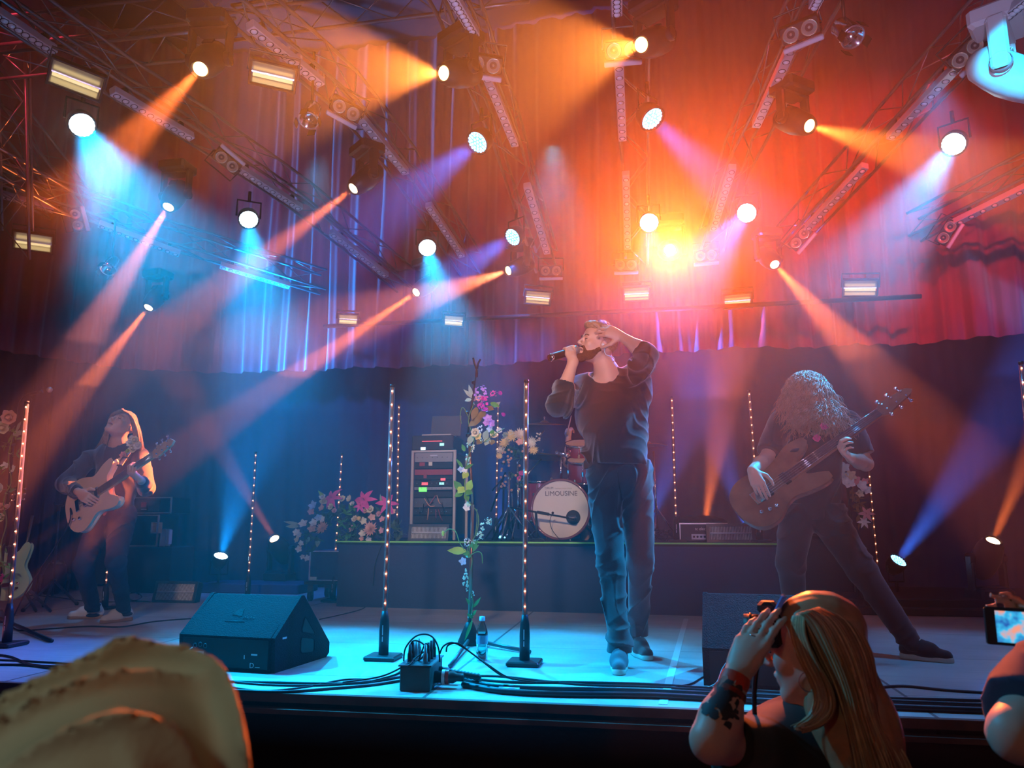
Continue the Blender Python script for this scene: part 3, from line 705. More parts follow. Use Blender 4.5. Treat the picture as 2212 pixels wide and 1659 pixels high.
def blinder(label, pos, d, roll=0.0, group='two-lamp audience blinders'):
    t = thing('audience_blinder', label, 'stage light', pos, group=group, rot=look_rot(d, roll))
    MB().bbox((0, 0, 0.06), (0.225, 0.105, 0.09), .006).build('housing', M['fixture'], t)
    for k in (-1, 1):
        o = MB().lathe([(0.0, 0.030), (0.015, 0.022), (0.03, 0.010), (0.040, 0.002), (0.044, 0.0), (0.044, 0.02)], (k * 0.053, 0, 0), (0, 0, 1), 24).build('lamp', M['glasslamp'], t)
        MB().torus((k * 0.053, 0, 0.003), 0.0455, 0.0035, n=24, m=6).build('lamp_ring', M['brass'], o)
        MB().ball((k * 0.053, 0, 0.02), 0.011, 8).build('bulb', M['glasslamp'], o)
    MB().bbox((0, -0.078, 0.01), (0.235, 0.032, 0.05), .006).build('frost_bar', M['barface'], t)
    MB().cyl((-.125, 0, .05), (.125, 0, .05), .01).tube([(-.125, 0, .05), (-.125, .12, .08), (.125, .12, .08), (.125, 0, .05)], .007, 6, smooth=False).build('bracket', M['black'], t)
    return t
M['brass'] = mat('lamp_ring_brass', (0.62, 0.50, 0.33), 0.25, 0.85)
# --- warm beams: px, offset below roof, target px + target depth, colour, cone, watts, lens, note
WARM = [
    ((432, 150), -.35, (250, 340), -0.7, ORANGE, 12, 420, 'lampamber', 'at the upper left, narrow orange beam down-left'),
    ((957, 158), -.28, (560, 150), -1.0, AMBER, 44, 190, 'lampamber', 'beside the centre-left truss, wide amber cone to the left'),
    ((1384, 97), -.22, (1120, 150), -0.8, AMBER, 40, 120, 'lampamber', 'at the top by the centre truss, wide amber cone leftward'),
    ((1750, 272), -.35, (2100, 370), -0.8, AMBER, 20, 420, 'lampamber', 'by the centre-right truss, amber beam to the right'),
    ((363, 448), -.40, (170, 760), -0.8, SALMON, 11, 900, 'lampsalmon', 'below the far left truss, thin salmon beam'),
    ((762, 408), -.40, (430, 660), -0.8, ORANGE, 11, 1100, 'lampsalmon', 'under the second truss from the left, orange beam'),
    ((320, 665), -.55, (190, 830), -0.6, ORANGE, 11, 1200, 'lampsalmon', 'low before the burgundy curtain, short orange beam'),
    ((1097, 585), -.15, (560, 760), -1.6, (1.0, 0.22, 0.08), 19, 850, 'lampamber', 'at the back left of the singer, broad salmon beam'),
    ((898, 632), -.25, (560, 860), -1.4, ORANGE, 8, 2200, 'lampsalmon', 'small and far back, longest narrow orange beam'),
    ((1674, 572), -.15, (1960, 880), -1.6, ORANGE, 12, 800, 'lampsalmon', 'at the back right, orange beam over the bass player'),
]
for (p, dz, q, ty, colr, sz, wt, lm, note) in WARM:
    a = at_roof(*p, dz); b = at_y(*q, a.y + ty); d = uhat(b - a)
    moving_head('moving head light ' + note, a, d, M[lm], size=0.8)
    spot(a + d * 0.03, b, wt * KW, colr, sz, blend=0.55, radius=0.02)
a = at_roof(1447, 540, -.12)
moving_head('moving head light aimed at the camera, blazing amber above the singer', a, CAM + Vector((0.1, 0, 0.1)) - a, M['blaze'] if 'blaze' in M else mat('blazing_lens', (1, .7, .3), .4, emit=(1, 0.62, 0.16), estr=120), size=0.95)
d = uhat(CAM - a)
spot(a + d * 0.04, CAM + Vector((0.1, 0, 0.15)), 1000 * KB, (1.0, 0.14, 0.02), 48, blend=1.0, radius=0.05)
# --- blue/cyan pars
COOL = [
    ((177, 270), -.35, (300, 500), -0.2, CYAN, 44, 620, 'lampcyan', 'largest, at the upper left, wide cyan beam'),
    ((537, 474), -.35, (570, 760), -0.6, CYAN, 34, 520, 'lampcyan', 'below the second truss from the left, cyan beam'),
    ((923, 535), -.35, (985, 790), -0.8, CYAN, 34, 420, 'lampcyan', 'above the equipment rack, cyan beam'),
    ((1032, 307), -.30, (860, 440), -0.5, BLUE, 26, 330, 'lampblue', 'on the centre-left truss, tilted left'),
    ((1108, 512), -.30, (940, 620), -0.6, BLUE, 28, 380, 'lampblue', 'behind the centre-left truss, tilted down-left'),
    ((1408, 256), -.30, (1600, 440), -0.3, BLUE, 26, 260, 'lampblue', 'on the centre truss, tilted right'),
    ((1402, 481), -.30, (1420, 700), -1.2, BLUE, 26, 60, 'lampcyan', 'on the centre truss above the blazing lamp'),
    ((1613, 460), -.30, (1545, 540), -0.5, BLUE, 30, 260, 'lampcyan', 'right of the blazing amber lamp, tilted down-left'),
    ((2060, 311), -.30, (1960, 460), -0.4, CYAN, 28, 520, 'lampcyan', 'at the upper right under the right roof truss'),
]
for (p, dz, q, ty, colr, sz, wt, lm, note) in COOL:
    a = at_roof(*p, dz); b = at_y(*q, a.y + ty); d = uhat(b - a)
    f = uhat(d + (CAM - a).normalized() * (0.9 if lm == 'lampcyan' else 0.12))
    led_par('round blue LED par light ' + note, a, f, M[lm], rad=0.078)
    spot(a + f * 0.03, b, wt * KC, colr, sz, blend=0.8, radius=0.045)
# ------------------------------------------------------------------ remaining lamps of the rig
def toward_cam(p, down=0.0): v = (CAM + Vector((0, 0, .3)) - p).normalized(); return (v + Vector((0, 0, -down))).normalized()
for (px, dz, roll, tilt, wd, note) in [
    ((165, 172), -.25, .13, .3, .28, 'at the top left, tilted, just above the big cyan lamp'),
    ((590, 163), -.20, .05, .3, .26, 'beside the truss left of centre, near the top'),
    ((72, 523), -.35, -.03, .2, .30, 'low at the left edge before the burgundy curtain'),
    ((752, 690), -.85, 0, .1, .17, 'small and faint, far back left of centre'),
    ((980, 693), -.85, 0.05, .1, .17, 'faint in the blue haze, above the equipment rack'),
    ((1162, 643), -.40, .10, .2, .24, 'far back, just left of the singer\'s head'),
    ((1375, 635), -.40, 0, .2, .24, 'far back, just under the blazing amber lamp'),
    ((1593, 650), -.45, 0, .2, .25, 'far back, right of the blazing amber lamp'),
    ((1858, 622), -.40, .12, .2, .28, 'far back at the right, tilted up to the right')]:
    p = at_roof(*px, dz); strobe('rectangular flood light ' + note, p, toward_cam(p, tilt), roll, w=wd, h=wd * .50)
for (px, dz, roll, k, note) in [
    ((490, 350), -.02, -2.55, .3, 'turned away, on the second truss from the left'), ((165, 475), -.02, -1.9, .3, 'upright, on the far left truss'),
    ((1048, 140), -.04, .12, .3, 'high on the centre-left truss'), ((1345, 108), -.04, 0, .3, 'faint in the amber cone on the centre truss'),
    ((1728, 68), -.04, -.18, .3, 'at the top of the centre-right truss'), ((2090, 115), -.04, -.6, .3, 'high on the right-hand truss'),
    ((748, 238), -.04, .4, .3, 'in the amber cone on the truss left of centre'), ((1190, 585), -.05, 0, .1, 'at the back end of the centre-left truss'),
    ((1728, 515), -.05, -.8, .1, 'at the back end of the right-hand truss'), ((2045, 502), -.05, -.95, .1, 'at the inner end of the far right truss'),
    ((1352, 572), -.05, 0, .1, 'left of the blazing amber lamp, at the back'), ((1525, 552), -.05, 0, .1, 'right of the blazing amber lamp, at the back')]:
    p = at_roof(*px, dz); blinder('two-lamp blinder ' + note, p, toward_cam(p, k), roll)
def spot_can(px, dz, tgt, label):
    p = at_roof(*px, dz); d = uhat(at_y(*tgt, p.y - .2) - p)
    t = thing('par_can', label, 'stage light', p, rot=look_rot(d))
    MB().lathe([(0, .10), (.03, .10), (.055, .07), (.06, -.02), (.065, -.08), (.058, -.08), (.053, -.02), (0, -.01)], n=20).build('can', M['chrome'], t)
    MB().torus((0, 0, -.08), .063, .005).build('rim', M['alu'], t)
    for k in range(4):
        a = k * PI / 2; c = Vector((math.cos(a) * .08, math.sin(a) * .08, -.10))
        MB().box(c, (.05, .002, .06), rot=Matrix.Rotation(a + PI / 2, 3, 'Z')).build('barn_door', M['black'], t)
    iv = look_rot(d).inverted(); MB().cyl((0, 0, .02), iv @ Vector((0, 0, .45)), .009).build('bracket', M['black'], t)
spot_can((672, 245), -.25, (640, 330), 'unlit chrome par can hanging below the truss left of centre')
spot_can((240, 572), -.45, (200, 620), 'small chrome par can catching light, at the left before the curtain')
spot_can((1828, 68), -.25, (1900, 130), 'chrome par can at the top right, tilted to the right')
p = at_roof(2196, 165, -.35)
moving_head('white-shelled moving head lit bright cyan at the right edge of the view', p + Vector((.12, 0, -.1)), (0.5, -.3, -.6), M['fixture'], size=1.15, shell=M['white'])
spot(p + Vector((-1.0, -2.2, .2)), p + Vector((.1, 0, 0)), 1300, (0.0, 0.5, 1.0), 16, blend=.4, name='added_cyan_key')  # extra cyan spot, unseen, put in to light the white shell
# lamps standing on the stage floor
def floor_par(px, y, tgt, ty, wt, size, label, lens='lampcyan', colr=CYAN):
    p = at_y(*px, y); b = at_y(*tgt, y + ty); d = uhat(b - p); f = uhat(d + (CAM - p).normalized() * .5)
    t = led_par(label, p, f, M[lens], rad=0.07, hang=False, group='floor lamps behind the band')
    spot(p + f * .03, b, wt * 9, colr, size, blend=.8, radius=.04)
floor_par((477, 1202), 7.6, (560, 900), .1, 600, 40, 'round blue LED par light on the floor left of the drum platform', 'lampcyan', (0.0, 0.28, 1.0))
floor_par((1940, 1212), 7.3, (2110, 980), -.2, 900, 24, 'round blue LED par light on the floor at the right, tilted up right', 'lampblue', BLUE)
floor_par((1392, 1150), 8.0, (1460, 980), -.1, 500, 26, 'round blue LED par light on the drum platform, hidden by the singer\'s legs', 'lampblue', BLUE)
floor_par((1612, 1140), 8.0, (1560, 980), -.1, 400, 26, 'round blue LED par light standing behind the amplifier', 'lampblue', BLUE)
floor_par((1080, 1165), 8.1, (1080, 960), -.1, 300, 26, 'round blue LED par light behind the drum hardware', 'lampblue', BLUE)
for (px, y, tgt, ty, wt, sz, label, ln) in [
    ((592, 1163), 8.0, (560, 1110), -.2, 500, 12, 'black moving head on the floor far left of the platform, small orange lens', 'lampsalmon'),
    ((2146, 1167), 6.9, (2200, 1040), -.2, 1500, 14, 'black moving head standing at the right rear, orange beam upwards', 'lampsalmon'),
    ((1522, 1135), 8.0, (1550, 960), -.1, 1500, 20, 'black moving head behind the amplifier, orange beam upwards', 'lampamber')]:
    p = at_y(*px, y); b = at_y(*tgt, y + ty); d = uhat(b - p); f = uhat(d + (CAM - p).normalized() * .3)
    moving_head(label, p, f, M[ln], size=.95, hang=False, group='moving heads on the floor')
    spot(p + f * .04, b, wt * 6, ORANGE, sz, blend=.6, radius=.03)
p = at_y(125, 1215, 7.2)
moving_head('dark moving head standing behind the guitar stand at the left', p, (0.3, -.2, .8), M['glasslamp'], size=.9, hang=False, group='moving heads on the floor')
# ------------------------------------------------------------------ helpers in world coordinates
def wloc(o):
    v = Vector((0, 0, 0))
    while o is not None: v += o.location; o = o.parent
    return v
def wb(mb, name, m, parent):
    L = wloc(parent); mb.v = [(v[0] - L.x, v[1] - L.y, v[2] - L.z) for v in mb.v]; return mb.build(name, m, parent)
# ------------------------------------------------------------------ LED tube stands
M['tube'] = mat('tube_acrylic', (0.85, 0.9, 0.88), 0.08, 0, trans=0.93, ior=1.12)
M['strip'] = mat('led_strip_back', (0.30, 0.16, 0.12), 0.5)
M['ledwarm'] = mat('warm_led', (1, .6, .4), .4, emit=(1.0, 0.36, 0.20), estr=26)
M['print'] = mat('white_print', (0.6, 0.6, 0.62), .6)
def tube_stand(base, top, label, z0=0.0, y=None, n=16, src=[None]):
    P = at_z(*base, z0) if y is None else at_y(*base, y); T = at_y(*top, P.y); d = T - P; L = d.length
    q = Vector((0, 0, 1)).rotation_difference(d.normalized())
    # local: z along the tube, grip 0.22, unit height about 1.45
    if src[0] is None:
        t = thing('led_tube_stand', label, 'light stand', P, group='slim LED tubes on stands', rot=q)
        MB().bbox((0, 0, .012), (.17, .17, .024), .006).build('base_plate', M['black'], t)
        MB().lathe([(.0, .02), (.027, .022), (.027, .15), (.024, .20), (.016, .245), (.0, .246)], n=20).build('grip', M['black'], t)
        MB().box((0, -.0275, .150), (.005, .001, .050)).build('worn_print', M['print'], t); MB().box((0, -.0275, .105), (.005, .001, .026)).build('worn_print', M['print'], t)
        MB().box((0, .003, .85), (.011, .003, 1.2)).build('led_strip', M['strip'], t)
        MB().lathe([(.0135, .245), (.0135, 1.455), (.0118, 1.455), (.0118, .245)], n=14).build('tube', M['tube'], t)
        MB().lathe([(.0, 1.452), (.0145, 1.452), (.0145, 1.468), (.0, 1.470)], n=14).build('end_cap', M['black'], t)
        led = None
        for i in range(n):
            z = .285 + i * .0765
            if led is None: led = MB().ball((0, 0, 0), .0052, 8).build('led', M['ledwarm'], t); led.location = (0, -.004, z)
            else: o = led.copy(); COL.objects.link(o); o.location = (0, -.004, z)
        src[0] = (t,)
        t.scale = (1, 1, L / 1.47); return t
    t = dup(src[0][0], P, label, rot=q); t.scale = (1, 1, L / 1.47); return t
tube_stand((1133, 1436), (1137, 820), 'LED tube on a square base at the stage front, left of the singer')
tube_stand((828, 1424), (848, 830), 'LED tube on a square base standing between the wedge monitor and the stage box')
tube_stand((14, 1396), (58, 866), 'LED tube at the far left front, in front of the flower-wound stand')
tube_stand((534, 1296), (553, 975), 'LED tube rising behind the wedge monitor at the left')
tube_stand((718, 1300), (739, 978), 'LED tube in front of the flowers at the left end of the drum platform')
tube_stand((857, 1171), (862, 872), 'LED tube on the drum platform beside the equipment rack', RZ, y=6.85)
tube_stand((1071, 1171), (1076, 870), 'LED tube on the drum platform behind the hydrangea flowers', RZ, y=7.2)
tube_stand((1462, 1171), (1451, 857), 'LED tube on the drum platform at the left of the amplifier', RZ, y=6.72)
tube_stand((1643, 1171), (1618, 843), 'LED tube on the drum platform behind the bass player\'s arm', RZ, y=6.55)
tube_stand((1903, 1300), (1871, 950), 'LED tube behind the bass player, beside the hanging orchids')
tube_stand((2262, 1405), (2205, 780), 'LED tube cut off by the right edge of the view')
tube_stand((226, 1316), (246, 1000), 'LED tube mostly hidden behind the guitarist\'s legs')
# ------------------------------------------------------------------ floor light panels
def light_panel(px_base, w, h, z0, y, label, lean=.25, rz=0.0):
    P = at_y(*px_base, y); P.z = z0
    t = thing('light_panel', label, 'stage light', P, rz=rz, group='low rectangular light panels')
    Rx = Matrix.Rotation(-lean, 3, 'X')
    def tf(mb): mb.v = [tuple(Rx @ Vector(v)) for v in mb.v]; return mb
    tf(MB().bbox((0, .05, h / 2), (w, .08, h), .005)).build('housing', M['black'], t)
    fr = MB()
    for s in (-1, 1): fr.box((s * (w / 2 - .012), .004, h / 2), (.024, .014, h)); fr.box((0, .004, h / 2 + s * (h / 2 - .011)), (w, .014, .022))
    tf(fr).build('frame', M['steel'], t)
    vs = []; fs = []; n = int((w - .05) / .006); x0 = -w / 2 + .025; zz = (.022, h - .022)
    for i in range(n + 1):
        for z in zz: vs.append((x0 + (w - .05) * i / n, .008 + (.003 if i % 2 else 0), z))
    for i in range(n): fs.append((2 * i, 2 * i + 2, 2 * i + 3, 2 * i + 1))
    tf(MB().add(vs, fs)).build('diffuser', M['diffuser'], t)
    tf(MB().cyl((-w / 2 + .03, .002, h / 2), (w / 2 - .03, .002, h / 2), .006)).build('lamp_tube', M['white'], t)
M['diffuser'] = mat('ribbed_diffuser', (0.62, 0.60, 0.56), 0.35)
light_panel((373, 1302), .43, .195, 0, at_z(373, 1302, 0).y, 'light panel on the deck behind the wedge monitor, face bluish white')
light_panel((924, 1168), .37, .15, RZ, 6.72, 'light panel on the drum platform, in front of the equipment rack')
light_panel((1580, 1168), .385, .155, RZ, 6.58, 'light panel on the drum platform, in front of the amplifier')
# ------------------------------------------------------------------ wedge monitors
def wedge(bl, br, label, w, logo=True, dep=.52, hh=.345):
    a, b = at_z(*bl, 0), at_z(*br, 0); ang = math.atan2(b.y - a.y, b.x - a.x)
    t = thing('wedge_monitor', label, 'speaker', (a + b) / 2, rz=ang, group='black wedge monitors')
    prof = [(0, 0.0), (-.012, .165), (.215, hh), (.24, hh), (dep, .075), (dep, .02), (dep - .03, 0)]   # (depth, height)
    X = w / 2
    Tm = Matrix(((0, 0, 1, 0), (1, 0, 0, 0), (0, 1, 0, 0), (0, 0, 0, 1)))
    MB().prism(prof, -X + .022, X - .022, T=Tm).build('cabinet', M['cab'], t)
    hole1 = [(.225, .165), (.37, .135), (.255, .245)]; hole2 = [(.225, .06), (.36, .045), (.36, .115), (.225, .142)]
    for s in (-1, 1):
        x0, x1 = (X - .022, X) if s > 0 else (-X, -X + .022)
        MB().prism([(p[0] + (.004 if p[0] < .1 else 0), p[1] + .004 if p[1] > .3 else p[1]) for p in prof], x0, x1, T=Tm).build('side_panel', M['cab'], t)
        xf = X + .001 if s > 0 else -X - .001
        for hpoly in (hole1, hole2):
            ro = []
            for i, p in enumerate(hpoly):       # rounded corners
                a_, c_ = Vector(hpoly[i - 1]), Vector(hpoly[(i + 1) % len(hpoly)]); p = Vector(p)
                u, v = (a_ - p).normalized() * .018, (c_ - p).normalized() * .018
                ro += [p + u, p + (u + v) * .3, p + v]
            MB().prism([(q[0], q[1]) for q in ro], min(xf, xf - s * .002), max(xf, xf - s * .002), T=Tm).build('handle_recess', M['recess'], t)
            MB().tube([(xf, q[0], q[1]) for q in ro], .0035, 6, closed=True).build('recess_rim', M['cab'], t)
    # rear connector panel
    p = MB().box((0, -.009, .085), (w - .06, .012, .135)).build('rear_panel', M['recess'], t)
    for i in range(3): MB().torus((-X * .62 + i * .03, -.017, .115 + .006 * (i % 2)), .010, .002, (0, 1, 0), 14, 6).build('socket', M['steel'], p)
    MB().torus((-X * .42, -.017, .055), .014, .003, (0, 1, 0), 16, 6).build('socket', M['brass'], p)
    MB().box((-X * .52, -.0165, .078), (.052, .002, .020)).build('paper_label', M['white'], p)
    MB().cyl((-X * .66, -.06, .042), (-X * .56, -.02, .062), .012).build('plug', M['purple'], p)
    MB().tube(bez([(-X * .66, -.02, .105), (-X * .72, -.05, .08), (-X * .80, -.075, .03), (-X * .95, -.08, .006)], 6), .003, 6).build('power_lead', M['print'], p)
    MB().box((X * .62, -.0165, .085), (.034, .002, .008)).build('maker_label', M['print'], p)
    MB().box((X * .42, -.0165, .072), (.004, .003, .018)).build('switch', M['print'], p)
    text_mesh('maker_lettering', 'D', .036, M['print'], p, (X * .53, -.0160, .022), (PI / 2, 0, 0))
    MB().box((X * .53 + .046, -.0160, .026), (.026, .001, .003)).build('maker_print', M['print'], p)
    if logo:
        n = Vector((0, -(hh - .165), .227)).normalized(); up = Vector((0, .227, hh - .165)).normalized(); o = Vector((0, .10, .255)) + n * .0015
        mb = MB()
        for k in range(9):
            r = .012 + k * .0062
            mb.tube([o + Vector((-.02, 0, 0)) + Vector((1, 0, 0)) * (-r * math.cos(a)) + up * (-.035 + r * math.sin(a) + .02) + Vector((.035, 0, 0)) for a in [x * .16 for x in range(1, 9)]], .0011, 4)
        mb.tube([o + Vector((-.07, 0, 0)) - up * .045, o + Vector((.05, 0, 0)) - up * .045], .0015, 4)
        mb.build('embossed_emblem', M['emboss'], t)
        [MB().tube([o + Vector((.03 + k * .018, 0, 0)) - up * .028, o + Vector((.035 + k * .018, 0, 0)) - up * (.010 + .006 * (k % 2)), o + Vector((.042 + k * .018, 0, 0)) - up * .028], .0012, 4).build('embossed_mark', M['emboss'], t) for k in range(4)]
    MB().box((X + .001, .075, .156), (.001, .036, .009)).build('side_print', M['print'], t)
    return t
M['cab'] = mat('textured_black_cabinet', (0.012, 0.012, 0.016), 0.8, bump=0.7, bscale=160, spec=.2)
M['recess'] = mat('recessed_black', (0.008, 0.007, 0.008), 0.6)
M['emboss'] = mat('embossed_black', (0.03, 0.03, 0.04), 0.5)
M['purple'] = mat('purple_plug', (0.10, 0.06, 0.30), 0.4)
wedge((372, 1441), (606, 1456), 'black wedge monitor at the front left, embossed arcs on its sloping back', .56)
wedge((1538, 1482), (1812, 1498), 'black wedge monitor at the front right, behind the woman with the camera', .60, logo=False, dep=.50, hh=.385)
# bass cabinet
P = at_z(1775, 1308, 0); t = thing('bass_cabinet', 'large dark bass speaker cabinet behind the bass player\'s legs', 'speaker', P, rz=-.03)
MB().bbox((0, .25, .30), (.60, .44, .60), .012).build('cabinet', M['cab'], t)
MB().box((0, .028, .30), (.55, .006, .55)).build('grille', M['blackmat'], t)
for s in (-1, 1): MB().box((s * .294, .03, .30), (.008, .02, .59)).build('edge_strip', M['steel'], t)
# ------------------------------------------------------------------ stage box with its plugs
a, b, c = at_z(866, 1494, 0), at_z(925, 1495, 0), at_z(985, 1462, 0)
P = (a + b) / 2; ang = math.atan2(b.y - a.y, b.x - a.x) - .03
t = thing('stage_box', 'small dark stage box full of upright plugs at the stage edge', 'stage box', P, rz=ang)
W, D, H = .135, .27, .105
MB().bbox((0, D / 2, H / 2), (W, D, H), .004).build('box', M['boxblue'] if 'boxblue' in M else mat('dusty_black_metal', (.045, .045, .045), .6, vary=.4), t)
MB().box((0, D / 2, H + .002), (W + .012, D + .012, .006)).build('lid', M['steel'], t)
for i in range(8):
    x = -.035 + .07 * (i % 2) ; y = .045 + (i // 2) * .06
    ms = (M['black'], M['grey'], M['black'], M['black'], M['alu'], M['black'], M['grey'], M['black'])[i]
    o = MB().lathe([(.0, H), (.011, H + .002), (.011, H + .045), (.008, H + .05), (.006, H + .085), (.0, H + .086)], (x, y, 0), (0, 0, 1), 12).build('plug', ms, t)
MB().lathe([(0, 0), (.026, 0), (.026, .03), (.031, .032), (.031, .06), (.027, .062), (.027, .085), (.018, .10), (.018, .13), (0, .131)], (W / 2, .10, .045), (1, 0, 0), 20).build('multipin_connector', M['black'], t)
MB().lathe([(.032, 0), (.032, .014)], (W / 2 + .035, .10, .045), (1, 0, 0), 20).build('white_ring', M['white'], t)
MB().lathe([(.032, 0), (.032, .014)], (W / 2 + .052, .10, .045), (1, 0, 0), 20).build('red_ring', M['red'], t)
MB().lathe([(0, 0), (.018, 0), (.018, .05)] + [(.013 + .003 * (k % 2), .05 + k * .008) for k in range(18)] + [(.008, .20), (0, .20)], (W / 2, .20, .055), (1, -.12, -.12), 14).build('multipin_connector', M['black'], t)
SB = P.copy()
# ------------------------------------------------------------------ cables
M['cable'] = mat('black_cable', (0.012, 0.012, 0.016), 0.45)
def cable(pts, r, label, z=0.0, nseg=8, m=None, group='cables lying on the stage', heights=None):
    Q = []
    for i, p in enumerate(pts):
        v = at_z(p[0], p[1], z + r) if len(p) == 2 else at_z(p[0], p[1], p[2] + r); Q.append(v)
    o = bez(Q, nseg); mb = MB().tube(o, r, 8); return tag(wbuild(mb, 'cable', m or M['cable']), label, 'cable', group)
def wbuild(mb, name, m):       # top-level mesh with its origin at its first point
    p0 = Vector(mb.v[0]); mb.v = [(v[0] - p0.x, v[1] - p0.y, v[2] - p0.z) for v in mb.v]; return mb.build(name, m, None, p0)
G = 'black stage cable '
cable([(-40, 1412), (20, 1418), (70, 1436), (160, 1440), (300, 1442), (372, 1438)], .006, G + 'running from the left edge to the wedge monitor')
cable([(-30, 1436), (60, 1437), (150, 1448), (260, 1452), (380, 1452), (470, 1470), (600, 1474), (760, 1476), (866, 1462)], .006, G + 'curving past the front of the left wedge to the stage box')
cable([(-30, 1424), (90, 1430), (210, 1438), (330, 1446), (440, 1464), (560, 1478), (700, 1480), (820, 1468), (870, 1450)], .005, G + 'beside the first one, left of the stage box')
cable([(430, 1487), (520, 1492), (620, 1494), (720, 1487), (800, 1480), (866, 1470)], .006, G + 'lying closest to the edge under the left wedge')
cable([(455, 1476), (560, 1492), (660, 1484), (745, 1468), (830, 1466), (880, 1440, .10), (897, 1418, .12)], .004, G + 'rising into the stage box from the left')
cable([(24, 1352), (45, 1362), (110, 1358), (190, 1353), (262, 1354), (330, 1343), (400, 1337), (430, 1336)], .005, G + 'snaking between the guitarist\'s feet')
cable([(60, 1286), (120, 1290), (200, 1300), (300, 1299), (325, 1300)], .004, G + 'thin, behind the guitarist toward the light panel')
cable([(300, 1284), (284, 1278), (276, 1290), (290, 1297), (306, 1290), (296, 1281), (272, 1284), (268, 1295), (320, 1299)], .004, G + 'coiled untidily left of the light panel')
cable([(690, 1338), (740, 1327), (783, 1315), (800, 1300)], .004, G + 'thin, curving from the drum platform across the deck')
P1, P2 = at_y(828, 1172, 6.60), at_y(806, 1262, 6.60); P3 = at_z(800, 1300, .004)
tag(wbuild(MB().tube(bez([P1 + Vector((.02, .05, .0)), P1, (P1 + P2) / 2 + Vector((-.02, -.02, 0)), P2, P3], 8), .004, 6), 'cable', M['cable']), 'thin cable hanging down the front of the drum platform', 'cable')
cable([(1000, 1478), (1080, 1492), (1200, 1499), (1400, 1502), (1600, 1512), (1800, 1521), (2000, 1530), (2260, 1540), (2900, 1570)], .013, 'thick black multicore cable running right along the stage edge')
cable([(985, 1462), (1060, 1480), (1180, 1487), (1340, 1490), (1520, 1497), (1750, 1507), (1950, 1516), (2260, 1529), (2900, 1559)], .009, 'second thick cable above the multicore at the stage edge')
cable([(1010, 1464), (1100, 1473), (1250, 1474), (1400, 1478), (1540, 1487), (1740, 1500), (1900, 1507), (2260, 1518), (2900, 1548)], .006, G + 'running right from the stage box, third from the edge')
cable([(1010, 1460), (1080, 1461), (1150, 1468), (1260, 1479), (1420, 1484), (1640, 1498), (1850, 1513), (2100, 1522), (2260, 1526), (2900, 1556)], .005, G + 'thin, woven among those right of the stage box')
cable([(1880, 1488), (1950, 1482), (2060, 1492), (2260, 1503), (2900, 1533)], .006, G + 'at the far right, nearer the bass player\'s foot')
cable([(1440, 1486), (1490, 1478), (1520, 1462), (1556, 1448, .02), (1600, 1436, .04)], .004, G + 'rising to the back of the right wedge monitor')
tp = at_z(1100, 1492, .013)
tag(MB().cyl((-.045, 0, 0), (.045, -.004, 0), .0155).build('cable_tag', M['grey'], None, tp), 'grey tape sleeve wrapped on the thick multicore cable', 'tape')
def loop(px_list, y, r, label):
    Q = [at_y(p[0], p[1], y + (p[2] if len(p) > 2 else 0)) for p in px_list]
    tag(wbuild(MB().tube(bez(Q, 8), r, 8), 'cable', M['cable']), label, 'cable', 'cables looping over the stage box')
y0 = SB.y + .1
loop([(872, 1428), (876, 1400), (896, 1376), (918, 1370), (936, 1378), (947, 1400), (950, 1430)], y0, .0038, 'cable arching highest over the stage box')
loop([(892, 1412), (888, 1390), (900, 1384), (918, 1396), (914, 1418), (896, 1432), (860, 1455, -.08), (800, 1472, -.12)], y0, .0038, 'cable dropping off the left of the stage box')
loop([(905, 1425), (918, 1392), (926, 1398), (910, 1412), (870, 1440, -.1), (820, 1462, -.16), (740, 1474, -.2)], y0, .0038, 'cable sweeping left from the stage box plugs')
loop([(950, 1412), (958, 1396), (976, 1388), (1000, 1398), (1036, 1424), (1078, 1456, .05), (1110, 1468, .05)], y0, .0038, 'cable arching right from the stage box toward the bundle')
loop([(964, 1408), (968, 1394), (990, 1390), (1020, 1412), (1060, 1440, .03), (1100, 1464, .04), (1160, 1474, .04)], y0, .0038, 'lower cable leaving the stage box to the right')
# ------------------------------------------------------------------ water bottle
P = at_z(1041, 1426, 0); t = thing('water_bottle', 'clear plastic water bottle on the deck beside the flowered stand', 'bottle', P)
MB().lathe([(0, .0), (.028, .001), (.031, .008), (.031, .06), (.029, .07), (.031, .08), (.031, .135), (.029, .15), (.018, .185), (.013, .198), (.013, .205), (.0125, .205), (.0125, .198), (.0172, .184), (.028, .15), (.030, .08), (.028, .07), (.030, .06), (.030, .009), (0, .004)], n=24).build('bottle', M['clear'], t)
MB().lathe([(.0314, .085), (.0314, .13)], n=24).build('label', mat('clear_label', (.25, .5, .7), .3, trans=.5), t)
MB().lathe([(0, .226), (.0145, .225), (.0155, .205), (.0155, .203), (.0, .203)], n=20).build('cap', mat('pale_cap', (.5, .7, .8), .4), t)
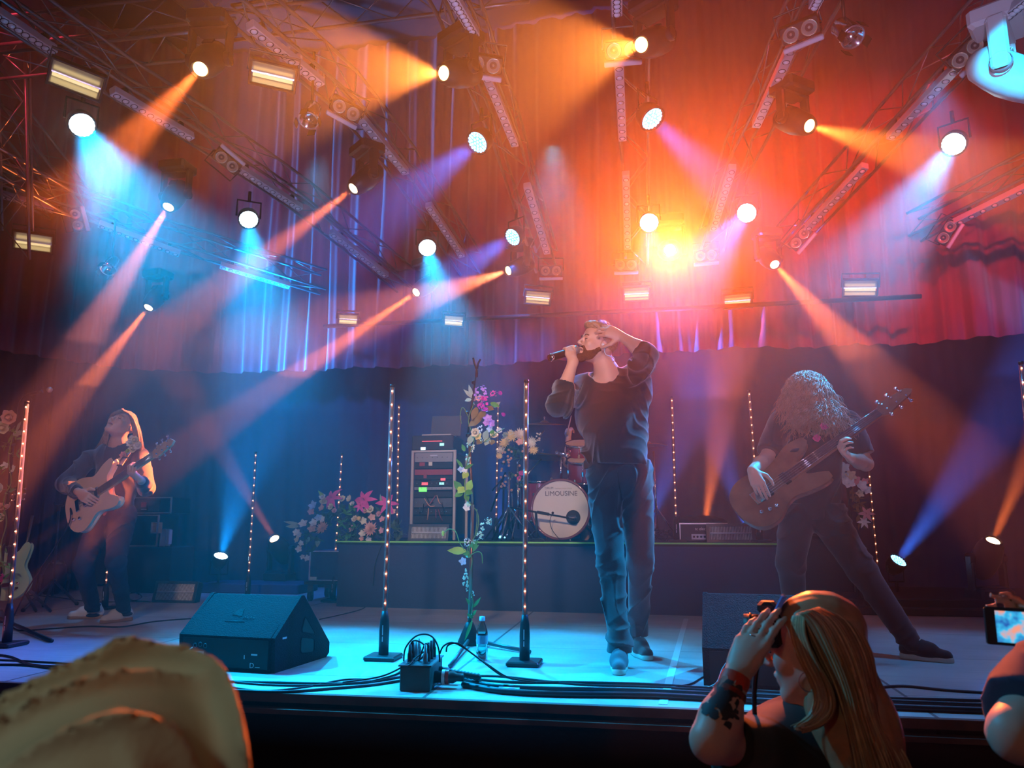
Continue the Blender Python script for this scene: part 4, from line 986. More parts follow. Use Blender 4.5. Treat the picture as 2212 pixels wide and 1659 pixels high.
# ------------------------------------------------------------------ flowers
def fmat(n, c): M[n] = mat(n, c, 0.55, sheen=.2, vary=.12, vscale=30); return M[n]
for n, c in dict(petal_cream=(.85, .75, .52), petal_yellow=(.85, .62, .22), petal_white=(.85, .85, .82), petal_pink=(.80, .08, .34), petal_peach=(.85, .45, .33),
                 petal_rose=(.80, .38, .40), petal_lilac=(.55, .30, .75), petal_magenta=(.75, .05, .40), petal_blue=(.45, .62, .85), berry_orange=(.75, .36, .20),
                 leaf_green=(.10, .30, .06), leaf_lime=(.38, .55, .08), leaf_dark=(.05, .10, .05), leaf_brown=(.22, .15, .06), leaf_grey=(.36, .45, .33), petal_mint=(.45, .80, .65), stalk=(.12, .22, .06)).items(): fmat(n, c)
def petal(mb, c, d, up, L, Wd, curl=0.4, pointed=False):   # from c outward along d, surface facing up, curling toward up
    d = Vector(d).normalized(); up = Vector(up).normalized(); s = d.cross(up).normalized(); vs = []; n = 5
    for i in range(n + 1):
        t = i / n; w = Wd * (math.sin(PI * min(1, t * .85 + .12)) ** (.8 if not pointed else 1.3)) * (1 if not pointed else 1 - .25 * t)
        if i == n: w *= .25 if pointed else .6
        a = curl * t * 1.6; p = c + d * (L * t * math.cos(a * .5)) + up * (L * t * math.sin(a * .5))
        for k in (-1, 0, 1): vs.append(p + s * (w * k) + up * (abs(k) * w * .25))
    fs = []
    for i in range(n):
        for k in range(2): fs.append((i * 3 + k, i * 3 + k + 1, i * 3 + k + 4, i * 3 + k + 3))
    mb.add(vs, fs, True)
def rdir(r, f, spread=1.0): return (Vector(f) + Vector((r.uniform(-1, 1), r.uniform(-1, 1), r.uniform(-1, 1))) * spread).normalized()
def bloom(kind, c, r, f, seed=0):
    q = random.Random(seed); f = Vector(f).normalized(); x, y, _ = frame_of(f); mb = MB(); c = Vector(c)
    def ringp(n, L, W, el, off=0, curl=.4, pt=False, back=0):
        for i in range(n):
            a = 2 * PI * (i + off) / n + q.uniform(-.1, .1); o = x * math.cos(a) + y * math.sin(a)
            dd = (o * math.cos(el) + f * math.sin(el)).normalized(); uu = (f * math.cos(el) - o * math.sin(el)).normalized()
            petal(mb, c + f * back, dd, uu, L * q.uniform(.9, 1.1), W, curl, pt)
    if kind == 'rose':
        ringp(7, r, r * .42, .15, 0, .5); ringp(6, r * .8, r * .38, .6, .5, .8); ringp(5, r * .6, r * .32, 1.0, .2, 1.1, back=r * .1); mb.ball(c + f * r * .3, r * .28, 8)
    elif kind == 'dahlia':
        for k, (n, L, el) in enumerate(((14, 1, .05), (13, .85, .35), (11, .68, .65), (8, .48, .95), (5, .3, 1.25))): ringp(n, r * L, r * .15, el, k * .5, .3, True)
    elif kind == 'lily':
        ringp(3, r * 1.15, r * .27, .45, 0, -.9, True); ringp(3, r * 1.1, r * .22, .5, .5, -.9, True)
        for i in range(5): a = i * 1.25; mb.cyl(c, c + f * r * .6 + (x * math.cos(a) + y * math.sin(a)) * r * .15, r * .02, n=5)
    elif kind == 'daisy':
        ringp(16, r, r * .13, .12, 0, .1, True); ringp(14, r * .85, r * .12, .3, .5, .2, True); mb.ball(c, r * .22, 8, sc=(1, 1, .5))
    elif kind == 'orchid':
        ringp(5, r, r * .38, .25, 0, .2); mb.ball(c + f * r * .1, r * .15, 6)
    elif kind == 'tulip':
        ringp(6, r * 1.2, r * .4, 1.0, 0, .7, True)
    elif kind == 'cluster':
        for i in range(34):
            d = rdir(q, f * .6, 1.0); p = c + d * r * q.uniform(.7, 1.0)
            for k in range(4):
                a = k * PI / 2 + i; u, v, _ = frame_of(d); petal(mb, p, u * math.cos(a) + v * math.sin(a) + d * .3, d, r * .20, r * .10, .2)
    elif kind == 'berries':
        for i in range(9): mb.ball(c + rdir(q, (0, 0, 0), 1) * r * q.uniform(.2, 1), r * .26, 6)
    elif kind == 'sprig':
        for i in range(12): mb.ball(c + Vector((q.uniform(-.6, .6), q.uniform(-.4, .4), q.uniform(-1.1, 1.1))) * r, r * .24, 6)
    elif kind == 'ball': mb.ball(c, r, 10)
    return mb
def foliage(pts, seed, L=.05, Wd=.012, n=10, spread=1.0, f=(0, -.3, 0)):
    q = random.Random(seed); mb = MB()
    for c in pts:
        for i in range(n):
            d = rdir(q, f, spread); u = rdir(q, (0, -.5, .6), .6)
            if d.cross(u).length < .1: continue
            petal(mb, Vector(c) + rdir(q, (0, 0, 0), 1) * L * .3, d, u, L * q.uniform(.7, 1.3), Wd * q.uniform(.8, 1.2), q.uniform(-.5, .7), True)
    return mb
FK = dict(rose='rose', dahlia='dahlia', lily='lily', daisy='daisy', orchid='orchid', tulip='tulip', cluster='hydrangea_cluster', berries='berry_cluster', sprig='flower_sprig', ball='bud')
def flowers(t, Y, items, rs=1.0):
    for i, it in enumerate(items):
        kind, px, py, rp, m = it[:5]; dy = it[5] if len(it) > 5 else 0
        c = at_y(px, py, Y + dy); s = (c - CAM).length / FPX; q = random.Random(i * 7 + px)
        f = (q.uniform(-.5, .5), -1, q.uniform(-.1, .6)) if len(it) < 7 else it[6]
        wb(bloom(kind, c, rp * s * rs, f, px + py), FK[kind], M[m], t)
def leaves_at(t, Y, items, name='leaf'):      # (px,py, tipx,tipy, halfwidth px, material, dy)
    for it in items:
        a = at_y(it[0], it[1], Y + (it[6] if len(it) > 6 else 0)); b = at_y(it[2], it[3], Y + (it[6] if len(it) > 6 else 0) - .02); s = (a - CAM).length / FPX
        mb = MB(); petal(mb, a, b - a, Vector((0.1, -1, .4)), (b - a).length, it[4] * s, .25, True); wb(mb, name, M[it[5]], t)
# -- stand wound with flowers (centre)
P = at_z(1014, 1392, 0); Y = P.y
t = thing('flowered_mic_stand', 'empty microphone stand wound with artificial flowers, centre of the stage', 'microphone stand', P)
top = at_y(1026, 905, Y); clip = at_y(1030, 797, Y)
wb(MB().lathe([(0, 0), (.075, .0), (.07, .02), (.035, .10), (.022, .13), (0, .131)], P, (0, 0, 1), 20), 'base', M['black'], t)
for q in ((1145, 1408), (972, 1438)): wb(MB().cyl(P + Vector((0, 0, .03)), at_z(*q, .012), .011), 'leg', M['steel'], t)
wb(MB().cyl(P + Vector((0, 0, .12)), at_y(1021, 1090, Y), .0115).cyl(at_y(1021, 1090, Y), at_y(1013, 940, Y), .009), 'pole', M['copper'] if 'copper' in M else mat('bronze_pole', (.25, .12, .08), .3, .6), t)
wb(MB().cyl(at_y(1009, 945, Y), clip, .006).ball(at_y(1011, 940, Y), .016).ball(at_y(1023, 826, Y), .014).ball(at_y(1009, 892, Y), .012), 'boom', M['black'], t)
wb(MB().tube(bez([at_y(1022, 773, Y), at_y(1025, 785, Y), clip, at_y(1033, 785, Y), at_y(1038, 776, Y)], 4), .006, 8).cyl(clip, at_y(1029, 815, Y), .009), 'mic_clip', M['black'], t)
vine = [(1016, 1392), (1012, 1350), (1022, 1300), (1012, 1262), (1020, 1210), (1010, 1185), (1030, 1150), (1032, 1110), (1008, 1075), (1004, 1030), (1012, 985), (1024, 950), (1012, 910), (1024, 870)]
wb(MB().tube(bez([at_y(x, y, Y - .02 + .03 * (i % 2)) for i, (x, y) in enumerate(vine)], 6), .0035, 6), 'vine', M['stalk'], t)
flowers(t, Y, [('cluster', 1040, 850, 17, 'petal_lilac', -.02), ('cluster', 1048, 872, 19, 'petal_magenta', -.03), ('cluster', 1036, 866, 13, 'petal_rose', -.04), ('tulip', 1083, 853, 12, 'petal_magenta'), ('tulip', 1091, 898, 12, 'petal_magenta'),
    ('cluster', 1066, 852, 9, 'petal_pink'), ('orchid', 1054, 905, 12, 'petal_lilac'), ('orchid', 1063, 915, 11, 'petal_lilac'), ('orchid', 1059, 926, 9, 'petal_blue'), ('orchid', 1051, 914, 9, 'petal_lilac', -.02),
    ('rose', 1027, 934, 12, 'petal_cream', -.02), ('orchid', 1033, 944, 10, 'petal_yellow'), ('sprig', 1036, 927, 8, 'petal_white'), ('sprig', 1014, 958, 9, 'petal_mint'), ('sprig', 1020, 968, 8, 'petal_cream'), ('rose', 1067, 941, 10, 'petal_cream'), ('rose', 1079, 930, 7, 'petal_white'),
    ('sprig', 1038, 951, 7, 'petal_mint'), ('sprig', 1012, 985, 9, 'petal_mint'), ('orchid', 996, 1015, 9, 'petal_blue'), ('orchid', 1004, 1018, 7, 'petal_white'), ('sprig', 1012, 998, 7, 'petal_mint'), ('orchid', 1007, 1097, 10, 'petal_white'), ('orchid', 1012, 1088, 7, 'petal_mint'),
    ('cluster', 1055, 1127, 9, 'petal_mint'), ('sprig', 1040, 1140, 9, 'petal_mint'), ('cluster', 1036, 1157, 10, 'petal_mint'), ('cluster', 1010, 1171, 9, 'petal_white'), ('cluster', 1024, 1171, 7, 'petal_mint'), ('orchid', 1001, 1213, 10, 'petal_blue'),
    ('sprig', 1006, 1240, 9, 'petal_mint'), ('sprig', 1006, 1256, 9, 'petal_mint'), ('sprig', 1010, 1270, 6, 'petal_mint'), ('sprig', 1022, 1283, 7, 'petal_mint'), ('sprig', 1016, 1325, 7, 'petal_mint')])
leaves_at(t, Y, [(1022, 860, 1001, 843, 5, 'leaf_grey'), (1020, 858, 1013, 833, 5, 'leaf_grey'), (1018, 862, 1004, 868, 6, 'leaf_grey'), (1030, 880, 1020, 912, 9, 'leaf_brown'), (1040, 890, 1026, 925, 9, 'leaf_brown'), (1048, 886, 1036, 908, 8, 'leaf_brown'), (1034, 905, 1012, 925, 9, 'leaf_brown'),
    (1050, 880, 1068, 888, 8, 'leaf_brown'), (1060, 870, 1080, 882, 7, 'leaf_green'), (1066, 880, 1082, 870, 6, 'leaf_grey'), (1020, 940, 1012, 965, 8, 'leaf_grey'), (1040, 950, 1030, 962, 8, 'leaf_brown'), (1046, 950, 1054, 930, 9, 'leaf_grey'), (1056, 946, 1048, 965, 9, 'leaf_grey'), (1060, 942, 1067, 930, 7, 'leaf_green'), (1064, 950, 1062, 963, 8, 'leaf_brown'),
    (1004, 975, 998, 960, 5, 'leaf_green'), (1000, 1010, 985, 992, 4, 'leaf_green'), (1004, 1012, 1024, 1004, 5, 'leaf_green'), (1010, 1020, 1000, 1036, 9, 'leaf_lime'), (998, 1060, 980, 1040, 9, 'leaf_green'), (1002, 1052, 990, 1068, 11, 'leaf_lime'), (1010, 1060, 1020, 1038, 10, 'leaf_lime'), (1004, 1062, 1022, 1068, 9, 'leaf_green'), (1000, 1062, 982, 1076, 8, 'leaf_green'), (1006, 1066, 1012, 1086, 7, 'leaf_green'),
    (1006, 1190, 966, 1192, 10, 'leaf_lime', -.03), (1014, 1190, 1022, 1172, 5, 'leaf_green'), (1016, 1192, 1036, 1178, 5, 'leaf_green'), (1014, 1192, 1000, 1200, 7, 'leaf_green'), (1018, 1188, 1034, 1168, 6, 'leaf_green'), (1020, 1310, 1006, 1292, 4, 'leaf_green'), (1022, 1312, 1040, 1291, 4, 'leaf_green'), (1020, 1330, 1030, 1318, 4, 'leaf_green'), (1022, 1335, 1008, 1326, 4, 'leaf_green'), (1020, 1340, 1004, 1388, 4, 'leaf_green', -.04), (1010, 1196, 1016, 1206, 8, 'leaf_green')])
for k, pts in enumerate([[(1004, 1190), (992, 1170), (984, 1148), (970, 1143), (958, 1152)], [(1018, 1198), (1030, 1192), (1040, 1196), (1042, 1217)], [(1014, 905), (1000, 880), (994, 897), (997, 915)], [(1030, 1100), (1030, 1130), (1026, 1160)], [(1045, 955), (1068, 938), (1090, 925)]]):
    wb(MB().tube(bez([at_y(x, y, Y - .03) for x, y in pts], 6), .0028, 6), 'tendril', M['leaf_green' if k < 2 else 'stalk'], t)
wb(MB().ball(at_y(957, 1152, Y - .03), .012, 8, sc=(.8, .8, 1.5)), 'bud', M['leaf_lime'], t)
# -- bank of flowers on the left end of the drum platform
Y = 6.72; P = at_y(770, 1171, Y); P.z = RZ
t = thing('flower_arrangement', 'large flower bank with pink lilies on the left end of the drum platform', 'flowers', P, group='artificial flower arrangements')
q = random.Random(4)
wb(foliage([at_y(x, y, Y + .05) for x, y in [(700, 1110), (722, 1110), (742, 1100), (760, 1110), (750, 1130), (770, 1120), (735, 1150), (755, 1150), (772, 1140), (790, 1120), (806, 1110), (825, 1110), (840, 1125), (836, 1145), (820, 1150), (745, 1165), (765, 1165), (790, 1165), (810, 1165), (835, 1165), (855, 1140), (860, 1160), (710, 1130), (690, 1120), (735, 1120)]], 5, .075, .016, 12), 'foliage', M['leaf_dark'], t)
wb(foliage([at_y(x, y, Y - .02) for x, y in [(748, 1110), (760, 1098), (742, 1130), (752, 1160), (765, 1140), (738, 1165)]], 6, .06, .012, 9), 'foliage', M['leaf_green'], t)
wb(foliage([at_y(x, y, Y - .02) for x, y in [(665, 1150), (660, 1170), (672, 1190), (684, 1165), (668, 1135), (680, 1145)]], 8, .06, .014, 8, f=(0, -.3, -.4)), 'foliage', M['leaf_dark'], t)
flowers(t, Y, [('lily', 718, 1076, 22, 'petal_pink', -.05), ('lily', 788, 1080, 24, 'petal_pink', -.05), ('lily', 836, 1088, 22, 'petal_pink', -.03), ('lily', 778, 1094, 14, 'petal_pink', -.08), ('rose', 699, 1085, 10, 'petal_cream'), ('rose', 697, 1074, 8, 'petal_white'), ('rose', 717, 1095, 9, 'petal_cream', -.08),
    ('rose', 740, 1078, 9, 'petal_cream'), ('rose', 756, 1078, 9, 'petal_cream'), ('rose', 762, 1089, 7, 'petal_white'), ('orchid', 677, 1093, 11, 'petal_blue'), ('orchid', 672, 1106, 9, 'petal_rose'), ('orchid', 696, 1098, 9, 'petal_peach'), ('rose', 723, 1104, 7, 'petal_rose', -.08), ('orchid', 688, 1118, 9, 'petal_blue', -.05), ('orchid', 698, 1122, 9, 'petal_white', -.05),
    ('orchid', 678, 1130, 10, 'petal_white', -.05), ('orchid', 674, 1143, 10, 'petal_peach', -.05), ('dahlia', 697, 1141, 16, 'petal_peach', -.10), ('orchid', 655, 1132, 11, 'petal_white', -.06), ('dahlia', 801, 1143, 18, 'petal_peach', -.10), ('rose', 768, 1122, 9, 'petal_cream', -.05), ('orchid', 785, 1125, 9, 'petal_cream', -.05),
    ('rose', 800, 1101, 10, 'petal_cream', -.05), ('rose', 790, 1105, 8, 'petal_peach', -.05), ('orchid', 803, 1117, 9, 'petal_peach', -.05), ('orchid', 762, 1143, 9, 'petal_rose'), ('orchid', 783, 1153, 9, 'petal_cream', -.05), ('orchid', 796, 1166, 8, 'petal_white', -.05), ('orchid', 782, 1163, 7, 'petal_peach', -.05),
    ('orchid', 826, 1122, 8, 'petal_rose'), ('orchid', 825, 1146, 8, 'petal_rose'), ('orchid', 848, 1105, 8, 'petal_peach'), ('orchid', 641, 1150, 9, 'petal_white', -.06), ('orchid', 648, 1156, 8, 'petal_white', -.06), ('orchid', 643, 1166, 8, 'petal_cream', -.06), ('orchid', 650, 1174, 7, 'petal_white', -.06), ('orchid', 646, 1186, 8, 'petal_white', -.06),
    ('orchid', 654, 1203, 6, 'petal_white', -.06), ('orchid', 664, 1206, 8, 'petal_white', -.06), ('rose', 819, 1110, 7, 'petal_rose'), ('ball', 775, 1120, 5, 'petal_yellow', -.10)])
leaves_at(t, Y, [(646, 1132, 614, 1129, 4, 'leaf_grey'), (645, 1137, 618, 1139, 5, 'leaf_grey'), (700, 1075, 688, 1061, 4, 'leaf_lime'), (688, 1162, 686, 1185, 6, 'leaf_grey'), (824, 1090, 822, 1068, 3, 'leaf_grey'), (668, 1160, 662, 1178, 5, 'leaf_grey')])
# -- yellow flowers hung over the drum hardware
Y = 6.95; P = at_y(1112, 1000, Y)
t = thing('flower_arrangement', 'yellow daisies and orange berries hung over the drum stands', 'flowers', P, group='artificial flower arrangements')
pts = [at_y(q.uniform(1085, 1140), 960 + q.random() * 100, Y + .04) for _ in range(16)]
wb(foliage(pts, 12, .05, .008, 12), 'foliage', M['leaf_dark'], t)
fl = [('daisy', 1106, 942, 15, 'petal_yellow'), ('daisy', 1122, 938, 15, 'petal_cream'), ('daisy', 1090, 958, 15, 'petal_yellow', -.03), ('daisy', 1083, 972, 12, 'petal_cream'), ('daisy', 1133, 950, 12, 'petal_yellow'), ('daisy', 1150, 955, 14, 'petal_cream', -.02), ('daisy', 1152, 972, 12, 'petal_yellow'), ('orchid', 1122, 955, 9, 'petal_peach', -.04), ('daisy', 1078, 985, 9, 'petal_yellow'), ('orchid', 1095, 950, 8, 'petal_cream'), ('orchid', 1104, 935, 7, 'petal_cream'), ('rose', 1126, 1022, 7, 'petal_pink'), ('rose', 1122, 1033, 6, 'petal_pink'), ('sprig', 1163, 942, 8, 'petal_cream'), ('rose', 1078, 930, 8, 'petal_white'), ('rose', 1093, 940, 8, 'leaf_grey')]
for k in range(30): fl.append(('ball', q.uniform(1084, 1136) - k * .1, 966 + k * 3.3 + q.uniform(-4, 4), 2.9, 'berry_orange', q.uniform(-.05, .02)))
flowers(t, Y, [f if len(f) < 5 else (f[0], int(f[1]), int(f[2])) + f[3:] for f in fl])
# -- flowers on a stand at the left edge
Y = 4.75; P = at_z(-8, 1345, 0); Y = P.y
t = thing('flowered_mic_stand', 'microphone stand wound with peach flowers at the left edge, microphone on top', 'microphone stand', P)
wb(MB().cyl(P, at_y(28, 960, Y), .011).lathe([(0, 0), (.08, 0), (.07, .02), (.03, .09), (0, .09)], P), 'pole', M['black'], t)
wb(MB().cyl(at_y(28, 962, Y), at_y(68, 862, Y), .006).ball(at_y(28, 960, Y), .018), 'boom', M['black'], t)
wb(MB().cyl(P + Vector((0, 0, .04)), at_z(112, 1384, .012), .012), 'leg', M['black'], t)
wb(MB().lathe([(0, 0), (.011, .002), (.012, .10), (.017, .13), (0, .131)], at_y(58, 853, Y - .02), at_y(100, 844, Y - .02) - at_y(58, 853, Y - .02), 14), 'microphone', M['black'], t)
wb(MB().ball(at_y(107, 842, Y - .02), .022, 12), 'microphone_grille', M['grey'], t)
wb(MB().tube(bez([at_y(58, 853, Y), at_y(42, 868, Y), at_y(37, 900, Y), at_y(30, 940, Y)], 6), .003, 6), 'microphone_lead', M['cable'], t)
wb(MB().tube(bez([at_y(x, y, Y - .02) for x, y in [(28, 940), (18, 990), (24, 1040), (8, 1080), (14, 1130), (2, 1180), (8, 1240)]], 6), .004, 6), 'vine', M['stalk'], t)
wb(foliage([at_y(x, y, Y) for x, y in [(20, 930), (35, 945), (15, 960), (30, 980), (10, 1010), (18, 1060), (8, 1120), (5, 1180), (12, 1220), (3, 1250)]], 22, .06, .012, 8), 'foliage', M['leaf_green'], t)
flowers(t, Y, [('rose', 22, 903, 17, 'petal_peach', -.04), ('rose', 8, 924, 15, 'petal_cream', -.04), ('orchid', 12, 1006, 8, 'petal_white'), ('orchid', 30, 1014, 9, 'petal_white'), ('rose', 2, 1056, 12, 'petal_white'), ('rose', 20, 1096, 10, 'petal_peach'), ('rose', 4, 1095, 9, 'petal_peach'), ('rose', 3, 1117, 9, 'petal_cream'), ('rose', 5, 1250, 9, 'petal_pink'), ('orchid', 4, 1260, 8, 'petal_peach')])
leaves_at(t, Y, [(35, 930, 50, 912, 6, 'leaf_grey'), (36, 935, 62, 937, 6, 'leaf_grey'), (34, 930, 42, 945, 8, 'leaf_grey'), (20, 1060, 36, 1060, 5, 'leaf_green')])
# -- orchids hanging behind the bass player
P = at_z(1860, 1325, 0); Y = P.y
t = thing('flowered_mic_stand', 'stand with white and pink orchids behind the bass player', 'microphone stand', P)
wb(MB().cyl(P, at_y(1826, 1012, Y), .011).lathe([(0, 0), (.08, 0), (.07, .02), (.03, .09), (0, .09)], P), 'pole', M['black'], t)
wb(foliage([at_y(x, y, Y + .03) for x, y in [(1832, 1030), (1845, 1060), (1850, 1090), (1858, 1110), (1862, 1130), (1850, 1075), (1866, 1100)]], 31, .06, .014, 10, f=(0, -.2, -.6)), 'foliage', M['leaf_brown'], t)
flowers(t, Y, [('orchid', 1824, 1010, 12, 'petal_white', -.02), ('orchid', 1822, 1030, 14, 'petal_white', -.03), ('orchid', 1836, 1028, 13, 'petal_cream', -.03), ('orchid', 1834, 1044, 14, 'petal_white', -.04), ('orchid', 1848, 1038, 12, 'petal_rose', -.02), ('orchid', 1860, 1050, 13, 'petal_white', -.04), ('orchid', 1868, 1042, 10, 'petal_rose'), ('orchid', 1872, 1058, 10, 'petal_white'), ('orchid', 1857, 1066, 9, 'petal_cream'), ('lily', 1872, 1110, 15, 'petal_rose', -.03), ('lily', 1866, 1128, 12, 'petal_white', -.03), ('orchid', 1818, 1018, 9, 'petal_lilac')])
# ------------------------------------------------------------------ equipment rack
Y = 7.0; P = at_y(934, 1165, Y); P.z = RZ; sc = (P - CAM).length / FPX
a = at_y(885, 1165, Y); b = at_y(984, 1165, Y); W = b.x - a.x; top = at_y(934, 975, Y).z - RZ
t = thing('equipment_rack', 'tall open equipment rack with silver posts full of lit modules', 'rack', P)
D = .5
MB().bbox((0, D / 2 + .02, top / 2 + .02), (W - .05, D - .04, top - .06), .004).build('rack_body', M['recess'], t)
for s in (-1, 1):
    for yy in (.0, D): MB().bbox((s * (W / 2 - .014), yy, top / 2), (.028, .028, top), .004).build('post', M['alupale'] if 'alupale' in M else M.setdefault('alupale', mat('pale_aluminium', (.62, .58, .52), .35, .5)), t)
MB().bbox((0, 0, top), (W, .028, .022), .004).build('top_rail', M['alupale'], t)
mods = [(978, 998, 'grey'), (1000, 1012, 'recess'), (1014, 1026, 'redmod'), (1028, 1036, 'recess'), (1038, 1050, 'black'), (1052, 1058, 'grey'), (1062, 1074, 'black'), (1076, 1096, 'steel'), (1098, 1112, 'black'), (1114, 1130, 'recess')]
M['redmod'] = mat('dark_red_module', (.35, .05, .06), .4)
def scr(n, c, e): M[n] = mat(n, c, .3, emit=c, estr=e)
scr('screen_green', (.15, .9, .12), 1.6); scr('screen_red', (1., .10, .12), 1.3); scr('screen_cyan', (.35, .85, .8), 1.2); scr('screen_white', (.6, .95, 1.), 1.6)
for i, (y0_, y1_, mm) in enumerate(mods):
    z0 = at_y(934, y1_, Y).z - RZ; z1 = at_y(934, y0_, Y).z - RZ
    o = MB().bbox((0, .012, (z0 + z1) / 2), (W - .07, .03, z1 - z0), .002).build('rack_module', M[mm], t)
    if i in (0, 4, 5, 7, 8):
        r = random.Random(i)
        for k in range(7): MB().cyl((-W * .36 + k * W * .11, -.002, (z0 + z1) / 2), (-W * .36 + k * W * .11, -.012, (z0 + z1) / 2), .0045, n=8).build('knob', M['grey'], o)
for (x0, x1, y0_, y1_, mm) in [(905, 922, 1053, 1062, 'screen_green'), (911, 924, 1042, 1048, 'screen_red'), (949, 959, 1042, 1047, 'screen_cyan'), (926, 934, 998, 1006, 'petal_cream'), (906, 918, 999, 1007, 'redmod'), (952, 962, 1033, 1038, 'screen_red'), (915, 922, 1021, 1033, 'redmod')]:
    A, B = at_y(x0, y1_, Y - .006), at_y(x1, y0_, Y - .006)
    wb(MB().box((A + B) / 2, (B.x - A.x, .006, B.z - A.z)), 'display', M[mm], t)
MB().box((.0, -.005, at_y(934, 984, Y).z - RZ), (.07, .002, .010)).build('module_print', M['print'], t)
r = random.Random(3)
for k in range(9):
    x = r.uniform(900, 965); y = r.uniform(1068, 1105); x2 = x + r.uniform(-22, 22); 
    wb(MB().tube(bez([at_y(x, y, Y - .01), at_y((x + x2) / 2, y + 16, Y - .05), at_y(x2, y + r.uniform(8, 26), Y - .01)], 6), .0045, 6), 'patch_lead', M[('cable', 'redmod', 'berry_orange')[k % 3]], t)
for x in (907, 960): wb(MB().cyl(at_y(x, 1096, Y - .02), at_y(x, 1110, Y - .02), .004), 'rack_handle', M['chrome'], t)
z = top + .014
t2 = thing('rack_unit', 'black two-high rack unit with small lit displays on top of the rack', 'rack', P + Vector((-.0, 0, z)))
hh = at_y(934, 940, Y).z - P.z - z
MB().bbox((-.02, .22, hh / 2), (W - .03, .42, hh), .008).build('case', M['black'], t2)
for (x0, x1, y0_, y1_, mm) in [(909, 919, 966, 972, 'screen_white'), (950, 959, 957, 963, 'screen_cyan'), (912, 955, 952, 954, 'screen_red')]:
    A, B = at_y(x0, y1_, Y + .004), at_y(x1, y0_, Y + .004); wb(MB().box((A + B) / 2, (B.x - A.x, .008, B.z - A.z)), 'display', M[mm], t2)
t3 = thing('laptop', 'open laptop standing on the rack unit', 'laptop', P + Vector((.0, .08, z + hh)))
MB().bbox((0, .1, .010), (.29, .21, .018), .004).build('keyboard_base', M['alupale'], t3)
MB().bbox((.03, .24, .125), (.30, .010, .21), .004, rot=Matrix.Rotation(-.2, 3, 'X')).build('screen_lid', M['steel'], t3)
# ------------------------------------------------------------------ drum kit
M['shell'] = mat('red_lacquer_shell', (.26, .02, .06), .2, coat=1); M['head'] = mat('drum_head', (.78, .70, .58), .5, vary=.06, vscale=3)
M['hoop'] = mat('hoop_lacquer', (.22, .06, .06), .25, coat=1); M['cymbal'] = mat('bronze_cymbal', (.55, .36, .16), .28, .9)
M['ink'] = mat('grey_ink', (.10, .09, .08), .6)
Yd = 6.95; C0 = at_y(1211, 1103, Yd); rr = 65 * (C0 - CAM).length / FPX; C0.z = RZ + rr + .004
t = thing('bass_drum', 'bass drum with cream head and printed lettering on the drum platform', 'drum', Vector((C0.x, C0.y, RZ)), rz=-.06)
zc = C0.z - RZ
MB().lathe([(rr - .012, .0), (rr - .012, .40)], (0, .02, zc), (0, 1, 0), 48).build('shell', M['shell'], t)
MB().lathe([(rr - .022, -.012), (rr - .022, .012), (rr, .016), (rr, -.018), (rr - .012, -.022), (rr - .022, -.012)], (0, .0, zc), (0, 1, 0), 48).build('hoop', M['hoop'], t)
MB().lathe([(0, -.0), (rr - .02, .0)], (0, -.004, zc), (0, 1, 0), 48).build('drum_head', M['head'], t)
pr = rr / 65
MB().lathe([(0, 0), (14.5 * pr, 0)], (27 * pr, -.0055, zc - 17 * pr), (0, 1, 0), 28).build('port_hole', M['recess'], t)
MB().torus((27 * pr, -.0055, zc - 17 * pr), 14.5 * pr, .004, (0, 1, 0), 28, 6).build('port_ring', M['black'], t)
text_mesh('head_lettering', 'LIMOUSINE', 14.2 * pr, M['ink'], t, (-33.5 * pr, -.006, zc + 28.5 * pr), (PI / 2, 0, 0), spacing=.98)
text_mesh('head_lettering', 'DRUM', 6.6 * pr, M['ink'], t, (-33.5 * pr, -.006, zc + 42.5 * pr), (PI / 2, 0, 0))
text_mesh('head_lettering', 'CUSTOM SHOP SERIES', 3.6 * pr, M['brass'], t, (-12.5 * pr, -.006, zc + 42.5 * pr), (PI / 2, 0, 0), spacing=1.05)
for k in range(8):
    a_ = k * PI / 4 + .3; o = Vector((math.cos(a_) * (rr + .006), 0, zc + math.sin(a_) * (rr + .006)))
    MB().bbox(o + Vector((0, .03, 0)), (.02, .05, .03), .004, rot=None).cyl(o + Vector((0, .04, 0)), o + Vector((0, .14, 0)), .004).build('lug', M['chrome'], t)
for s in (-1, 1): MB().cyl((s * rr * .8, .12, zc - rr * .6), (s * (rr + .06), .02, .006), .008).build('spur', M['chrome'], t)
def tom(c, r, h, tilt, label, y=None):
    t = thing('tom_drum', label, 'drum', c, rot=Quaternion((1, 0, 0), tilt))
    MB().lathe([(r - .006, -h / 2), (r - .006, h / 2)], n=36).build('shell', M['shell'], t)
    for s in (-1, 1): MB().lathe([(r - .008, s * h / 2), (r + .004, s * h / 2 - s * .02), (r + .006, s * h / 2), (r - .002, s * h / 2 + s * .004)], n=36).build('hoop', M['chrome'], t)
    MB().lathe([(0, h / 2 - .002), (r - .006, h / 2 - .002)], n=36).build('drum_head', M['head'], t)
    MB().lathe([(0, -h / 2 + .002), (r - .006, -h / 2 + .002)], n=36).build('drum_head', M['head'], t)
    for k in range(6):
        a_ = k * PI / 3 - .5; o = Vector((math.cos(a_) * (r + .006), math.sin(a_) * (r + .006), 0))
        MB().bbox(o, (.02, .02, .05), .005).cyl(o + Vector((0, 0, -h / 2)), o + Vector((0, 0, h / 2)), .003).build('lug', M['chrome'], t)
tom(at_y(1252, 978, 7.25), .135, .19, .35, 'red rack tom beside the drummer\'s raised hand')
tom(at_y(1252, 1015, 7.05) + Vector((0.03, .06, 0)), .15, .20, .3, 'red tom hanging just above the bass drum')
fc = at_y(1165, 1090, 7.45); fc.z = RZ + .36
tom(fc, .19, .38, 0.02, 'tall red floor tom left of the bass drum')
